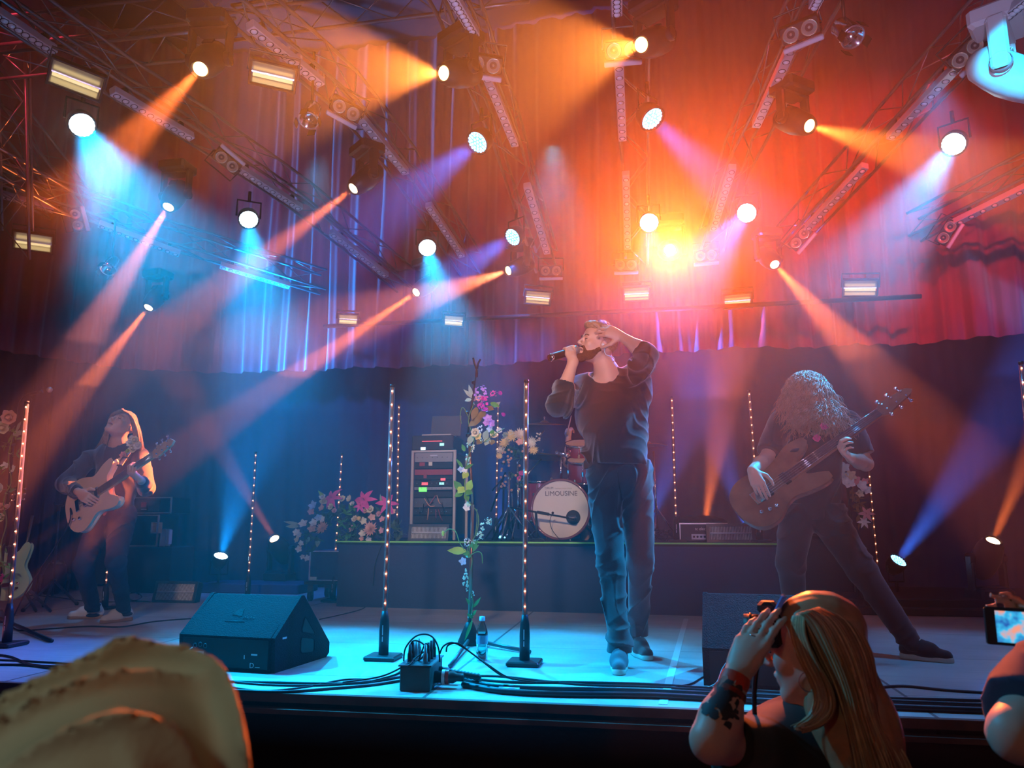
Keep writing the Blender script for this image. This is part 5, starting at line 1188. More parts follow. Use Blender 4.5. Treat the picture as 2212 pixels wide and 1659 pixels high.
def stand(pxb, Yb, z0, pts, label, cat='stand', legs=3, lr=.22, name='cymbal_stand', m='chrome', r=.010):
    P = at_y(pxb[0], pxb[1], Yb); P.z = z0; t = thing(name, label, cat, P)
    Q = [P + Vector((0, 0, .10))] + [at_y(p[0], p[1], Yb + (p[2] if len(p) > 2 else 0)) for p in pts]
    for i in range(len(Q) - 1): wb(MB().cyl(Q[i], Q[i + 1], r if i == 0 else r * .75), 'pole', M[m], t)
    for q_ in Q[1:-1]: wb(MB().ball(q_, r * 1.9, 10), 'clamp', M[m], t)
    for k in range(legs):
        a_ = 2 * PI * k / legs + .4; f = P + Vector((math.cos(a_) * lr, math.sin(a_) * lr, .008))
        wb(MB().cyl(P + Vector((0, 0, .30)), f, r * .75), 'leg', M[m], t)
    return t
def cymbal(c, r, d, label, m='cymbal'):
    t = thing('cymbal', label, 'cymbal', c)
    MB().lathe([(0.0, .030), (.02, .028), (.035, .018), (.045, .010), (r * .6, .004), (r, -.010), (r, -.0115), (.045, .007), (0, .012)], (0, 0, 0), d, 48).build('plate', M[m], t)
    MB().cyl(Vector(d) * .02, Vector(d) * .055, .006).ball(Vector(d) * .058, .010, 8).build('wing_nut', M['chrome'], t)
stand((1120, 1165), 7.1, RZ, [(1118, 1000), (1176, 930)], 'silver boom cymbal stand under the upper left cymbal')
cymbal(at_y(1176, 915, 7.1), .20, Vector((.03, -.12, 1)), 'bronze crash cymbal high at the left of the drum kit')
stand((1108, 1165), 7.35, RZ, [(1106, 1060), (1170, 992)], 'silver stand under the bluish lower cymbal')
cymbal(at_y(1172, 985, 7.35), .21, Vector((.06, .10, 1)), 'bluish cymbal below the high crash cymbal')
stand((1099, 1166), 6.9, RZ, [(1099, 1020)], 'short silver drum stand under the yellow flowers', r=.012)
stand((1420, 1165), 7.4, RZ, [(1412, 975)], 'thin stand under the cymbal seen right of the singer')
cymbal(at_y(1398, 960, 7.4), .19, Vector((0, -.02, 1)), 'cymbal just showing past the singer\'s right side')
P = at_y(1212, 1046, 7.1); t = thing('tom_holder', 'chrome tom holder rising from the bass drum', 'stand', P)
wb(MB().cyl(at_y(1212, 1042, 7.1), at_y(1212, 985, 7.1), .013), 'pole', M['chrome'], t)
wb(MB().cyl(at_y(1200, 978, 7.1), at_y(1232, 982, 7.1), .016).ball(at_y(1203, 978, 7.1), .022), 'clamp', M['chrome'], t)
wb(MB().cyl(at_y(1226, 982, 7.1), at_y(1236, 968, 7.15), .014).ball(at_y(1224, 984, 7.1), .024), 'clamp', M['chrome'], t)
P = at_y(1160, 1166, 6.72); P.z = RZ; Yk = 6.72
t = thing('bass_drum_mic_stand', 'short black boom stand reaching a microphone into the bass drum', 'microphone stand', P)
wb(MB().cyl(P, at_y(1158, 1107, Yk), .011).lathe([(0, 0), (.07, 0), (.06, .02), (.02, .03), (0, .03)], P), 'pole', M['black'], t)
wb(MB().cyl(at_y(1102, 1096, Yk), at_y(1240, 1121, Yk + .05), .008).cyl(at_y(1160, 1106, Yk), at_y(1186, 1111, Yk + .02), .013).ball(at_y(1194, 1108, Yk), .012), 'boom', M['black'], t)
wb(MB().lathe([(0, 0), (.014, .002), (.020, .04), (.022, .06), (0, .075)], at_y(1228, 1118, Yk + .05), (1, .3, -.1), 14), 'microphone', M['steel'], t)
wb(MB().tube(bez([at_y(1192, 1112, Yk), at_y(1188, 1125, Yk), at_y(1193, 1145, Yk), at_y(1211, 1168, Yk)], 6), .003, 6), 'lead', M['cable'], t)
t = thing('folded_mic_stands', 'folded black microphone stands leaning beside the drum hardware', 'microphone stand', at_y(1080, 1160, 7.0))
wb(MB().cyl(at_y(1063, 1060, 7.0), at_y(1090, 1030, 7.0), .008).cyl(at_y(1060, 1105, 7.0), at_y(1092, 1020, 7.0), .010), 'boom', M['black'], t)
wb(MB().cyl(at_y(1086, 1165, 7.0), at_y(1088, 1050, 7.0), .010), 'pole', M['black'], t)
wb(MB().cyl(at_y(1088, 1110, 7.0), at_y(1048, 1164, 7.0), .009), 'leg', M['black'], t); wb(MB().cyl(at_y(1088, 1110, 7.0), at_y(1110, 1164, 7.0), .009), 'leg', M['black'], t)
# ------------------------------------------------------------------ amplifier, cloth, bits on the platform
P = at_y(1520, 1168, 6.9); P.z = RZ
t = thing('amplifier_head', 'black bass amplifier head with white lettering on the drum platform', 'amplifier', P)
H = at_y(1520, 1129, 6.9).z - RZ; W = .42
MB().bbox((0, .16, H / 2), (W, .32, H), .006).build('cabinet', M['black'], t)
MB().box((0, -.003, H - .008), (W - .01, .008, .010)).box((-W / 2 + .012, -.003, H / 2), (.012, .008, H - .01)).build('edge_trim', M['alupale'], t)
text_mesh('front_lettering', 'tc electronic', .036, M['white'], t, (-.07, -.006, H * .60), (PI / 2, 0, 0), spacing=.95)
o = MB().box((-.02, -.004, H * .25), (.16, .004, .045)).build('control_panel', M['grey'], t)
for k in range(5): MB().cyl((-.08 + k * .03, -.006, H * .25), (-.08 + k * .03, -.018, H * .25), .009).build('knob', M['black'], o)
F = Field((-.25, -.02, -.03), (.25, .33, .12), .008)
F.ell((-.04, .15, .0), (.20, .13, .062), k=.03).ell((.08, .14, .0), (.14, .12, .05), k=.03).ell((-.13, .15, 0), (.10, .10, .045), k=.02)
F.folds(.004, 60, 3); F.cut((0, 0, .001), (0, 0, -1))
o = F.mesh('folded_cloth', M['blackmat']); o.location = P + Vector((0, 0, H)); tag(o, 'black cloth heaped on top of the amplifier head', 'cloth')
for k, (x, yb, l) in enumerate([(1420, 1150, 'small knot of cables on the platform right of the singer'), (1434, 1160, 'second small heap of cable beside the platform tube stand')]):
    r = random.Random(k + 40); c = at_y(x, yb, 6.8); c.z = RZ + .02; pts = [c + Vector((r.uniform(-.07, .07), r.uniform(-.05, .05), r.uniform(-.012, .09))) for _ in range(14)]
    tag(wbuild(MB().tube(bez(pts, 6), .0045, 6), 'cable_heap', M['cable']), l, 'cable', 'cables on the drum platform')
# ------------------------------------------------------------------ cases behind the guitarist
Yc = 7.55
def case(x0, y0_, x1, y1_, label, mm='black', y=Yc, d=.35, edge='alupale', parts=()):
    A, B = at_y(x0, y1_, y), at_y(x1, y0_, y); c = Vector(((A.x + B.x) / 2, y, A.z)); w_, h_ = B.x - A.x, B.z - A.z
    t = thing('flight_case', label, 'case', c)
    MB().bbox((0, d / 2, h_ / 2), (w_, d, h_), .004).build('body', M[mm], t)
    for s in (-1, 1): MB().box((s * (w_ / 2 - .006), -.002, h_ / 2), (.014, .012, h_ + .004)).build('corner_strip', M[edge], t); MB().box((0, -.002, h_ / 2 + s * (h_ / 2 - .004)), (w_, .012, .010)).build('edge_strip', M[edge], t)
    for (a0, b0, a1, b1, m2) in parts:
        A, B = at_y(a0, b1, y - .012), at_y(a1, b0, y - .012); wb(MB().box((A + B) / 2, (B.x - A.x, .012, B.z - A.z)), 'front_panel', M[m2], t)
    return t
base = at_y(310, 1181, Yc).z
t = thing('case_table', 'low black-draped table holding the cases behind the guitarist', 'table', at_y(318, 1181, Yc) * 1.0)
t.location.z = 0
MB().bbox((.0, .2, base / 2), (.60, .42, base), .01).build('draped_top', M['drape'], t)
case(268, 1112, 345, 1180, 'tall black flight case with pale edges behind the guitarist', parts=[(338, 1112, 342, 1180, 'alupale')])
case(262, 1074, 372, 1109, 'low rack case on top of the tall case behind the guitarist', parts=[(305, 1085, 316, 1096, 'redmod'), (320, 1083, 346, 1104, 'steel'), (305, 1099, 316, 1101, 'print')])
case(345, 1143, 359, 1180, 'small white box leaning at the right of the tall case', mm='alupale', d=.10)
case(358, 1144, 366, 1176, 'narrow pale bottle-shaped box beside the white one', mm='white', d=.06)
case(326, 1128, 342, 1152, 'small brown card box above the white box', mm='wood', d=.08, y=Yc - .1)
# case under the flowers
t = case(667, 1190, 736, 1254, 'dark flight case with thin pale edges under the left flowers', y=7.0, d=.5, mm='riser_cloth', edge='barface', parts=[(669, 1246, 684, 1253, 'petal_cream')])
t['category'] = 'case'
A = at_y(667, 1254, 7.0)
t = thing('case_dolly', 'low wheeled dolly under the dark flight case left of the drum platform', 'trolley', Vector((A.x + .16, 7.25, 0)))
h_ = A.z
MB().bbox((0, 0, h_ - .02), (.42, .5, .035), .006).build('board', M['black'], t)
for sx in (-1, 1):
    for sy in (-1, 1):
        o = MB().cyl((sx * .16 - .014, sy * .2, .045), (sx * .16 + .014, sy * .2, .045), .045).build('wheel', M['rubber'], t)
        MB().box((sx * .16, sy * .2, .5 * (h_ - .04) + .03), (.05, .03, h_ - .085)).build('caster_fork', M['steel'], t)
P = at_y(540, 1290, 7.7); P.z = 0
t = thing('low_plinth', 'low dark plinth on the deck left of the drum platform', 'platform', P)
MB().bbox((0, .2, .05), (1.1, .5, .10), .01).build('body', M['riser_cloth'], t)
# ------------------------------------------------------------------ guitar stand and the spare guitar at the left edge
P = at_z(112, 1292, 0); Ys = P.y
t = thing('guitar_stand', 'empty hanging guitar stand with tripod legs left of the guitarist', 'stand', P)
hub = at_y(116, 1253, Ys)
wb(MB().cyl(hub, at_y(127, 1100, Ys), .012).cyl(hub, P + Vector((0, 0, .02)), .012), 'pole', M['steel'], t)
wb(MB().torus(hub, .022, .009, (0, 0, 1), 20, 8), 'collar', M['brass'], t)
for q_ in ((50, 1318), (166, 1304), (95, 1308)): wb(MB().cyl(hub, at_z(*q_, .014), .012), 'leg', M['steel'], t); wb(MB().ball(at_z(*q_, .014), .018, 10), 'rubber_foot', M['rubber'], t)
wb(MB().tube([at_y(118, 1086, Ys - .05), at_y(118, 1092, Ys), at_y(136, 1092, Ys), at_y(140, 1086, Ys - .05)], .010, 8).cyl(at_y(127, 1092, Ys), at_y(127, 1105, Ys), .014), 'neck_cradle', M['black'], t)
# ------------------------------------------------------------------ guitars
# local frame: neck along +x, body in xy-plane, front faces -z ... (x along neck, y up the body, z = out of the front)
def guitar(name, label, P, xdir, front, bodymat, neckmat, fretmat, s=1.0, bass=False, headdark=False):
    x = Vector(xdir).normalized(); z = Vector(front); z = (z - x * z.dot(x)).normalized(); y = z.cross(x)
    q = Matrix((x, y, z)).transposed().to_quaternion()
    t = thing(name, label, 'guitar', P, rot=q, group=None); t.scale = (s, s, s)
    if not bass: out = [(-.225, 0), (-.215, .07), (-.17, .13), (-.10, .155), (-.03, .135), (.03, .11), (.08, .118), (.14, .145), (.205, .155), (.185, .125), (.14, .09), (.125, .05), (.13, 0), (.125, -.045), (.14, -.08), (.20, -.125), (.175, -.14), (.11, -.125), (.05, -.105), (0, -.11), (-.06, -.145), (-.12, -.165), (-.18, -.135), (-.215, -.075)]
    else: out = [(-.245, .01), (-.235, .08), (-.18, .13), (-.10, .14), (-.03, .115), (.04, .105), (.12, .125), (.20, .15), (.285, .135), (.25, .105), (.17, .075), (.15, .04), (.15, 0), (.145, -.04), (.16, -.07), (.245, -.125), (.20, -.135), (.12, -.12), (.03, -.095), (-.04, -.11), (-.12, -.15), (-.20, -.14), (-.24, -.07)]
    P2 = [Vector((p[0], p[1], 0)) for p in out]; ol = []
    n = len(P2)
    for i in range(n):
        a, b, c, d = P2[i - 1], P2[i], P2[(i + 1) % n], P2[(i + 2) % n]
        for k in range(4):
            u = k / 4; ol.append(0.5 * ((2 * b) + (c - a) * u + (2 * a - 5 * b + 4 * c - d) * u * u + (3 * b - a - 3 * c + d) * u ** 3))
    m = len(ol); vs = []; cen = Vector((-.02, 0, 0))
    lay = [(.86, -.022), (.97, -.017), (1.0, -.006), (1.0, .006), (.97, .016), (.86, .021), (.5, .023)]
    nrm = []
    for i in range(m): tt = (ol[(i + 1) % m] - ol[i - 1]).normalized(); nrm.append(Vector((-tt.y, tt.x, 0)))
    for (k, zz) in lay:
        ins = {.86: .022, .97: .007, 1.0: 0, .5: .04}[k]
        for i in range(m): p = ol[i] + nrm[i] * ins * (1 if True else -1); vs.append((p.x, p.y, zz))
    fs = [tuple(range(m))]
    for l in range(len(lay) - 2):
        for i in range(m): fs.append((l * m + i, (l + 1) * m + i, (l + 1) * m + (i + 1) % m, l * m + (i + 1) % m))
    L = len(lay) - 2; fs.append(tuple(L * m + i for i in range(m - 1, -1, -1)))
    mb = MB().add(vs[:(L + 1) * m], fs, True); mb.s[0] = mb.s[-1] = False; mb.build('body', bodymat, t)
    NL = .46 if not bass else .60; x0 = .10; zt = .030
    wN, wB = (.021, .028) if not bass else (.026, .037)
    mb = MB(); mb.add([(x0 - .06, -wB, zt), (x0 - .06, wB, zt), (x0 + NL, wN, zt), (x0 + NL, -wN, zt), (x0 - .06, -wB, zt - .02), (x0 - .06, wB, zt - .02), (x0 + NL, wN, zt - .014), (x0 + NL, -wN, zt - .014), (x0 - .06, 0, zt - .026), (x0 + NL, 0, zt - .024)],
        [(0, 3, 2, 1), (0, 4, 7, 3), (1, 2, 6, 5), (4, 8, 9, 7), (8, 5, 6, 9), (0, 1, 5, 8, 4), (3, 7, 9, 6, 2)]); mb.build('neck', neckmat, t)
    f = MB().box((x0 + NL / 2 - .03, 0, zt + .002), (NL + .06, wN * 2, .004)).build('fretboard', fretmat, t)
    mb = MB(); sc = NL + .06
    for k in range(1, 22): xx = x0 + NL - (1 - 2 ** (-k / 12)) * sc * 1.35; mb.box((xx, 0, zt + .0045), (.0015, wN * 2 + .004, .0012)) if xx > x0 - .06 else None
    o = mb.build('frets', M['chrome'], f)
    # head
    hl = .16 if not bass else .20
    hd = [(x0 + NL, -wN), (x0 + NL + .03, -wN - .014), (x0 + NL + hl, -.018), (x0 + NL + hl + .025, .0), (x0 + NL + hl, .03), (x0 + NL + .05, wN + .02), (x0 + NL, wN)]
    MB().prism(hd, zt - .016, zt).build('headstock', M['black'] if headdark else neckmat, t)
    k = 0
    for i in range(3):
        for sg in (-1, 1):
            xx = x0 + NL + .04 + i * (hl - .05) / 2.3; yy = sg * (.022 + (.012 if sg > 0 else 0))
            MB().cyl((xx, yy * .7, zt), (xx, yy * .7, zt + .012), .005, n=8).cyl((xx, yy, zt - .008), (xx, yy + sg * .022, zt - .008), .004, n=8).ball((xx, yy + sg * .030, zt - .008), .009 if not bass else .012, 8, sc=(1, .8, .6)).build('tuning_peg', M['chrome'], t)
    mb = MB(); ns = 6 if not bass else 5
    for i in range(ns): yy = (i / (ns - 1) - .5); mb.cyl((-.13, yy * wB * 1.6, .034), (x0 + NL + .01, yy * wN * 1.6, zt + .008), .0009 if not bass else .0014, n=4)
    mb.build('strings', M['chrome'], t)
    for xx in ((-.055, .05) if not bass else (-.06, .06)): MB().bbox((xx, 0, .027), (.036, .078, .014), .004).build('pickup', M['grey'] if not bass else M['black'], t)
    MB().bbox((-.125, 0, .028), (.035 if not bass else .055, .085, .014), .003).build('bridge', M['chrome'], t)
    for (xx, yy) in ((-.12, -.10), (-.165, -.085), (-.08, -.105)) if bass else ((-.12, -.095), (-.175, -.075)): MB().cyl((xx, yy, .020), (xx, yy, .036), .010, n=14).build('control_knob', M['chrome'], t)
    return t
M['mint'] = mat('mint_green_finish', (.30, .62, .48), .25, coat=1); M['cream'] = mat('pale_shell_finish', (.85, .62, .45), .3, coat=1)
M['walnut'] = mat('walnut_finish', (.20, .10, .055), .3, coat=.6, vary=.25, vscale=10); M['rosewood'] = mat('fretboard_wood', (.30, .16, .08), .5)
M['darkfret'] = mat('dark_fretboard', (.06, .035, .03), .4)
Pg = at_y(24, 1232, 5.4)
guitar('electric_guitar', 'mint green electric guitar on a stand at the left edge', Pg, at_y(46, 1060, 5.5) - Pg, Vector((.1, -1, .15)), M['mint'], M['wood'], M['darkfret'], s=.92, headdark=True)
P = Vector((Pg.x, Pg.y + .12, 0)); t = thing('guitar_floor_stand', 'dark floor stand holding up the mint green guitar', 'stand', P)
c = Vector((Pg.x, Pg.y + .09, .28))
for q_ in (Vector((Pg.x - .22, Pg.y - .1, .01)), at_z(78, 1320, .014), Vector((Pg.x + .05, Pg.y + .4, .01))): wb(MB().cyl(c, q_, .012), 'leg', M['steel'], t)
wb(MB().cyl(c, c + Vector((.03, .03, .5)), .011), 'pole', M['steel'], t)
wb(MB().tube([c + Vector((-.1, -.14, -.05)), c + Vector((-.1, 0, -.05)), c + Vector((.1, 0, -.05)), c + Vector((.1, -.14, -.05))], .009, 6), 'body_cradle', M['rubber'], t)
# ------------------------------------------------------------------ people
M['skin'] = mat('skin', (.62, .36, .26), .5, vary=.08, vscale=6); M['skin'].node_tree.nodes['Principled BSDF'].inputs['Subsurface Weight'].default_value = .0
M['sweater'] = mat('black_knit', (.030, .026, .028), .85, sheen=.4, bump=.25, bscale=500); M['trousers'] = mat('dark_cotton_trousers', (.035, .034, .042), .75, sheen=.3, bump=.2, bscale=300)
M['jeans'] = mat('dark_blue_jeans', (.022, .032, .065), .8, bump=.3, bscale=400, vary=.25, vscale=8); M['tee'] = mat('black_tee', (.014, .012, .013), .85, sheen=.3)
M['hair_brown'] = mat('brown_hair', (.16, .075, .035), .45, vary=.3, vscale=40); M['hair_fair'] = mat('fair_brown_hair', (.36, .22, .12), .4, vary=.25, vscale=60)
M['beard'] = mat('reddish_beard', (.14, .055, .025), .7, bump=.8, bscale=220); M['shoe_grey'] = mat('grey_canvas', (.10, .12, .14), .8, bump=.2, bscale=300)
M['sole_w'] = mat('pale_sole', (.62, .58, .50), .6); M['gum'] = mat('gum_sole', (.36, .22, .12), .6); M['shoe_w'] = mat('white_leather', (.72, .70, .66), .5); M['eye'] = mat('eye_dark', (.02, .015, .012), .2)
def person(label, base): return thing('person', label, 'person', base)
def facial(t, T, q, brows='beard', s=1.0, eyes=True):
    for k in (-1, 1):
        pts = [T(k * .014, .0925, .022), T(k * .030, .094, .027), T(k * .046, .083, .022)]
        wb(MB().tube(bez(pts, 4), .0032 * s, 6, flat=.8), 'eyebrow', M[brows], t)
        pts = [T(k * .019, .0905, .000), T(k * .031, .0925, -.0015), T(k * .043, .086, .000)]
        wb(MB().tube(bez(pts, 4), .0017 * s, 5), 'eyelashes', M['eye'], t)
# ---- the singer
Y = 4.30
def J(px, py, dy=0.0, Y0=None): return at_y(px, py, (Y if Y0 is None else Y0) + dy)
t = person('singer in a black sweater and dark trousers, microphone at his mouth, hand behind his head', at_z(1360, 1428, 0))
hc = J(1289, 745, .0); face = (-.80, -.50, .27); Rm = hframe(face, (.22, .04, 1))
shR, elR, wrR = J(1256, 838, .02), J(1209, 872, -.20), J(1238, 781, -.16)      # his right arm, at the left in view
shL, elL, wrL = J(1371, 818, .03), J(1402, 768, -.17), J(1343, 727, -.105)
hipR, hipL = J(1306, 1052, .03), J(1372, 1046, .06); knR, knL = J(1320, 1222, -.12), J(1384, 1208, .08)
anR, anL = at_z(1337, 1405, .09) + Vector((0, .02, 0)), at_z(1381, 1372, .09); anR = J(1338, 1398, 4.10 - Y); anL = J(1377, 1366, 4.52 - Y)
chest, belly, pel = J(1313, 868, .03), J(1322, 960, .05), J(1336, 1030, .05)
h = .005
F = Field((-.62, 3.78, -.02), (.36, 4.75, 1.98), h)
T = sdf_head(F, hc, Rm, .98, mouth=.012)
F.cone(T(0, -.03, -.03), J(1313, 812, .04), .056, .060, .03); F.cone(J(1313, 812, .04), chest, .07, .085, .05)
F.cone(chest, belly, .085, .08, .05); F.cone(belly, pel, .08, .075, .04)
for a, b, c in ((shR, elR, wrR), (shL, elL, wrL)):
    F.cone(J(1313, 832, .04), a, .05, .045, .03); F.cone(a, b, .048, .040, .02); F.cone(b, b + (c - b) * .4, .040, .041, .02); F.cone(b + (c - b) * .4, c, .041, .026, .02)
for a, b, c in ((hipR, knR, anR), (hipL, knL, anL)): F.cone(a, b, .075, .05, .03); F.cone(b, c, .05, .035, .02)
# right hand round the microphone: mic axis from tail to mouth
mouth = T(0, .108, -.068); tail = J(1217, 764, -.14); ax = (tail - mouth).normalized(); mc = mouth + ax * .055
wr = wrR; d = (mc + Vector((0, 0, .0)) - wr).normalized(); kn = wr + d * .07
side = ax; n_ = (Vector((1, .3, 0)) - d * Vector((1, .3, 0)).dot(d))
def grip(F, wrist, centre, axis, r, out, s=1.0, thumb_up=True):   # four fingers wrapped round a bar, thumb along it
    d = (centre - wrist).normalized(); axis = (axis - d * axis.dot(d) * .0).normalized(); n = axis.cross(d).normalized()
    if n.dot(Vector(out)) > 0: n = -n          # back of hand faces out
    w = Vector(wrist); fr = .0090 * s
    F.cone(w, centre - d * (r + .012) - n * .012, .026 * s, .030 * s, .02, flat=(n, .75))
    for i in range(4):
        o = axis * ((i - 1.5) * .0195 * s); st = centre + o - d * (r + .006) - n * .014; pts = [w + (st - w) * .4 + o * .3, st]
        for a in (.35, 1.1, 1.9, 2.7, 3.4): pts.append(centre + o + (-d * math.cos(a) - n * math.sin(a)) * (r + fr * .9))
        rs = [.012 * s, .012 * s, .0105 * s, fr * 1.02, fr, fr * .95, fr * .88]; F.chain(pts, rs, .004)
    o = axis * (-.035 * s); pts = [w + d * .02 - axis * .018 * s + n * .01, centre - d * (r + .002) + o * .9 + n * .022, centre + o * 1.0 + n * (r + .011) , centre + o * 1.3 + n * (r + .008) + d * .022]
    F.chain(pts, [.017 * s, .014 * s, .0115 * s, .0095 * s], .006)
grip(F, wrR, mc + ax * .02, ax, .019, Vector((0, -1, .2)))
# left hand clasping the back of the head
tips = sdf_hand(F, wrL, J(1316, 716, -.115) - wrL, Vector((-.15, .95, -.25)), Vector((-.2, -.1, -1)), [.75, .6, .55, .6], .98, thumb=(Vector((-.6, -.2, -.6)), Vector((-.9, .3, -.3)), Vector((-.8, .6, -.1))))
fmesh(F, 'body', M['skin'], t); facial(t, T, None)
# beard, hair
F = Field(hc - Vector((.17, .17, .17)), hc + Vector((.17, .17, .17)), .004); q = Rm.to_quaternion()
for k in (-1, 1): F.cone(T(k * .056, .004, -.040), T(k * .040, .045, -.085), .019, .022, .02); F.cone(T(k * .040, .045, -.085), T(0, .072, -.104), .022, .024, .02)
F.cone(T(-.022, .088, -.046), T(.022, .088, -.046), .0075, .0075, .01); F.cone(T(-.026, .078, -.05), T(-.03, .066, -.08), .01, .014, .01); F.cone(T(.026, .078, -.05), T(.03, .066, -.08), .01, .014, .01)
F.ell(T(0, .100, -.068), (.017, .022, .012), q, .004, 'sub'); F.folds(.0012, 320, 2, (1, 1, 1)); fmesh(F, 'beard', M['beard'], t)
F = Field(hc - Vector((.17, .17, .17)), hc + Vector((.17, .17, .19)), .004)
F.ell(T(0, -.024, .040), (.081, .099, .088), q, .02); F.ell(T(.01, .055, .100), (.062, .045, .026), q, .03); F.ell(T(0, .0, .108), (.060, .070, .022), q, .02)
F.cut_near(T(0, .068, .052), Rm @ Vector((0, .8, -.6)), .16); F.cut_near(T(0, -.04, -.035), Rm @ Vector((0, .25, -1)), .16); F.ell(T(-.08, .03, -.02), (.03, .045, .06), q, .01, 'sub'); F.ell(T(.08, .03, -.02), (.03, .045, .06), q, .01, 'sub')
F.folds(.0022, 190, 5, (1, 1, 1)); hr = fmesh(F, 'hair', M['hair_fair'], t)
rr_ = random.Random(2); st = []
for i in range(420):
    a, b = rr_.uniform(0, 6.28), rr_.uniform(0, 1.25); dl = Vector((math.sin(b) * math.cos(a), math.sin(b) * math.sin(a), math.cos(b)))
    if dl.y > .75: continue
    p = T(dl.x * .078, dl.y * .095 - .02, dl.z * .088 + .042); o = Rm @ Vector((dl.x * .5 + .2, dl.y * .3 + .55, dl.z * .6)).normalized(); st.append(([p, p + o * .012 + Rm @ dl * .006, p + o * .026 + Rm @ dl * .006], .0016, .0006))
wb(strands(st, 3), 'hair_tufts', M['hair_fair'], t)
wb(MB().tube(bez([T(-.085, -.01, -.02), T(-.09, -.03, -.06), J(1327, 775, .0), J(1322, 800, .02)], 6), .0028, 6), 'earpiece_cord', M['white'], t)
wb(MB().ball(T(-.083, .0, -.010), .009, 8), 'earpiece', M['white'], t)
# sweater
F = Field((-.62, 3.84, .80), (.36, 4.62, 1.86), h)
F.cone(J(1312, 830, .04), J(1310, 900, .03), .115, .150, .05, flat=((0, 1, 0), .85)); F.cone(J(1310, 895, .03), J(1330, 992, .04), .165, .168, .06, flat=((0, 1, 0), .80)); F.cone(J(1278, 842, .04), J(1352, 834, .05), .075, .078, .05)
F.cone(shR, elR, .077, .074, .04); F.cone(elR, elR + (wrR - elR) * .46, .072, .056, .03)
F.cone(J(1352, 836, .05), shL, .08, .080, .04); F.cone(shL, elL, .078, .060, .04); F.cone(elL, elL + (wrL - elL) * .30, .060, .050, .02); F.cone(J(1352, 870, .04), J(1385, 850, .03), .07, .06, .06)
F.cone(J(1366, 990, .05), J(1384, 860, .05), .075, .045, .06)
F.creases(.030, 11, (1, .3, .25), 4, 1.3); F.creases(.018, 22, (.8, .3, -.6), 7, 1.6); F.creases(.006, 40, (.4, .4, 1), 2, 2.0)
F.ell(J(1304, 806, -.02), (.085, .12, .036), None, .01, 'sub'); F.cone(T(0, -.03, -.05), J(1307, 814, .0), .070, .076, .01, 'sub')
F.cut_near(elR + (wrR - elR) * .46, wrR - elR, .09); F.cut_near(elL + (wrL - elL) * .36, wrL - elL, .08)
F.cut_near(J(1330, 1004, .05), (-.03, 0, -1), .26)
fmesh(F, 'sweater', M['sweater'], t)
# trousers
F = Field((-.45, 3.85, .06), (.36, 4.75, 1.10), h)
F.cone(J(1300, 1012, .04), J(1372, 1008, .06), .098, .098, .05, flat=((0, 1, 0), .9)); F.cone(hipR, knR, .098, .072, .04); F.cone(hipL, knL, .100, .074, .04); F.cone(J(1320, 1030, .05), J(1360, 1030, .06), .11, .11, .05)
F.cone(knR, anR, .072, .056, .03); F.cone(knL, anL, .072, .052, .03)
F.cone(anR + Vector((0, 0, .05)), anR + Vector((0, 0, -.035)), .062, .063, .02); F.cone(anL + Vector((0, 0, .05)), anL + Vector((0, 0, -.03)), .056, .058, .02)
F.creases(.016, 16, (.45, .3, 1), 3, 2.2); F.creases(.010, 30, (-.7, .2, .8), 8, 1.8); F.creases(.012, 22, (1, .5, .1), 5, 1.2)
F.cut_near(anR + Vector((0, 0, -.025)), (0, 0, -1), .10); F.cut_near(anL + Vector((0, 0, -.02)), (0, 0, -1), .09); F.cut((0, 0, J(1330, 992, 0).z), (0, 0, 1))
fmesh(F, 'trousers', M['trousers'], t)
wb(MB().tube(bez([J(1334, 1018, -.075), J(1338, 1050, -.09), J(1345, 1075, -.08)], 5), .0022, 5), 'fly_seam', M['tee'], t)
shoe(t, anR, (-.03, -1, 0), .285, mu=M['shoe_grey'], ms=M['sole_w'], z=0.0); shoe(t, anL, (.28, -.95, 0), .285, mu=M['tee'], ms=M['sole_w'], z=0.0)
# microphone in his hand
mt = thing('microphone', 'black handheld microphone held to the singer\'s mouth', 'microphone', mouth)
wb(MB().lathe([(0, .0), (.016, .002), (.0205, .045), (.0215, .16), (.019, .185), (.0, .187)], mouth + ax * .035, ax, 20), 'body', M['black'], mt)
wb(MB().ball(mouth + ax * .018, .025, 16), 'grille', M['grey'], mt); wb(MB().lathe([(.0195, .170), (.0215, .172), (.0215, .186), (.0195, .188)], mouth + ax * .035, ax, 20), 'end_ring', M['chrome'], mt)
# ---- the guitarist
Y = 5.15
t = person('long-haired guitarist in a black sweater and jeans, leaning back, eyes closed', at_z(215, 1350, 0))
hc = J(262, 917, .04); face = (.10, -.86, .50); Rm = hframe(face, (.30, .36, 1)); T = lambda *p: hc + Rm @ Vector(p)
shR, elR, wrR = J(194, 990, .06), J(142, 1046, -.10), J(170, 1063, -.335)
shL, elL, wrL = J(303, 985, .08), J(316, 1054, -.10), J(303, 1036, -.33)
hipR, hipL = J(217, 1128, .04), J(263, 1122, .05); knR, knL = J(180, 1222, -.22), J(250, 1212, -.20)
anR = J(203, 1322, at_z(200, 1336, 0).y - Y); anL = J(268, 1320, at_z(272, 1342, 0).y - Y)
nb = J(256, 966, .08); chest, belly, pel = J(250, 1005, .09), J(246, 1062, .05), J(242, 1108, .04)
F = Field((-4.62, 4.55, -.02), (-3.22, 5.55, 1.72), .0055)
T = sdf_head(F, hc, Rm, 1.0, mouth=.004)
F.cone(T(0, -.02, -.04), nb, .054, .060, .03); F.cone(nb, chest, .07, .085, .04); F.cone(chest, belly, .085, .08, .04); F.cone(belly, pel, .08, .08, .04)
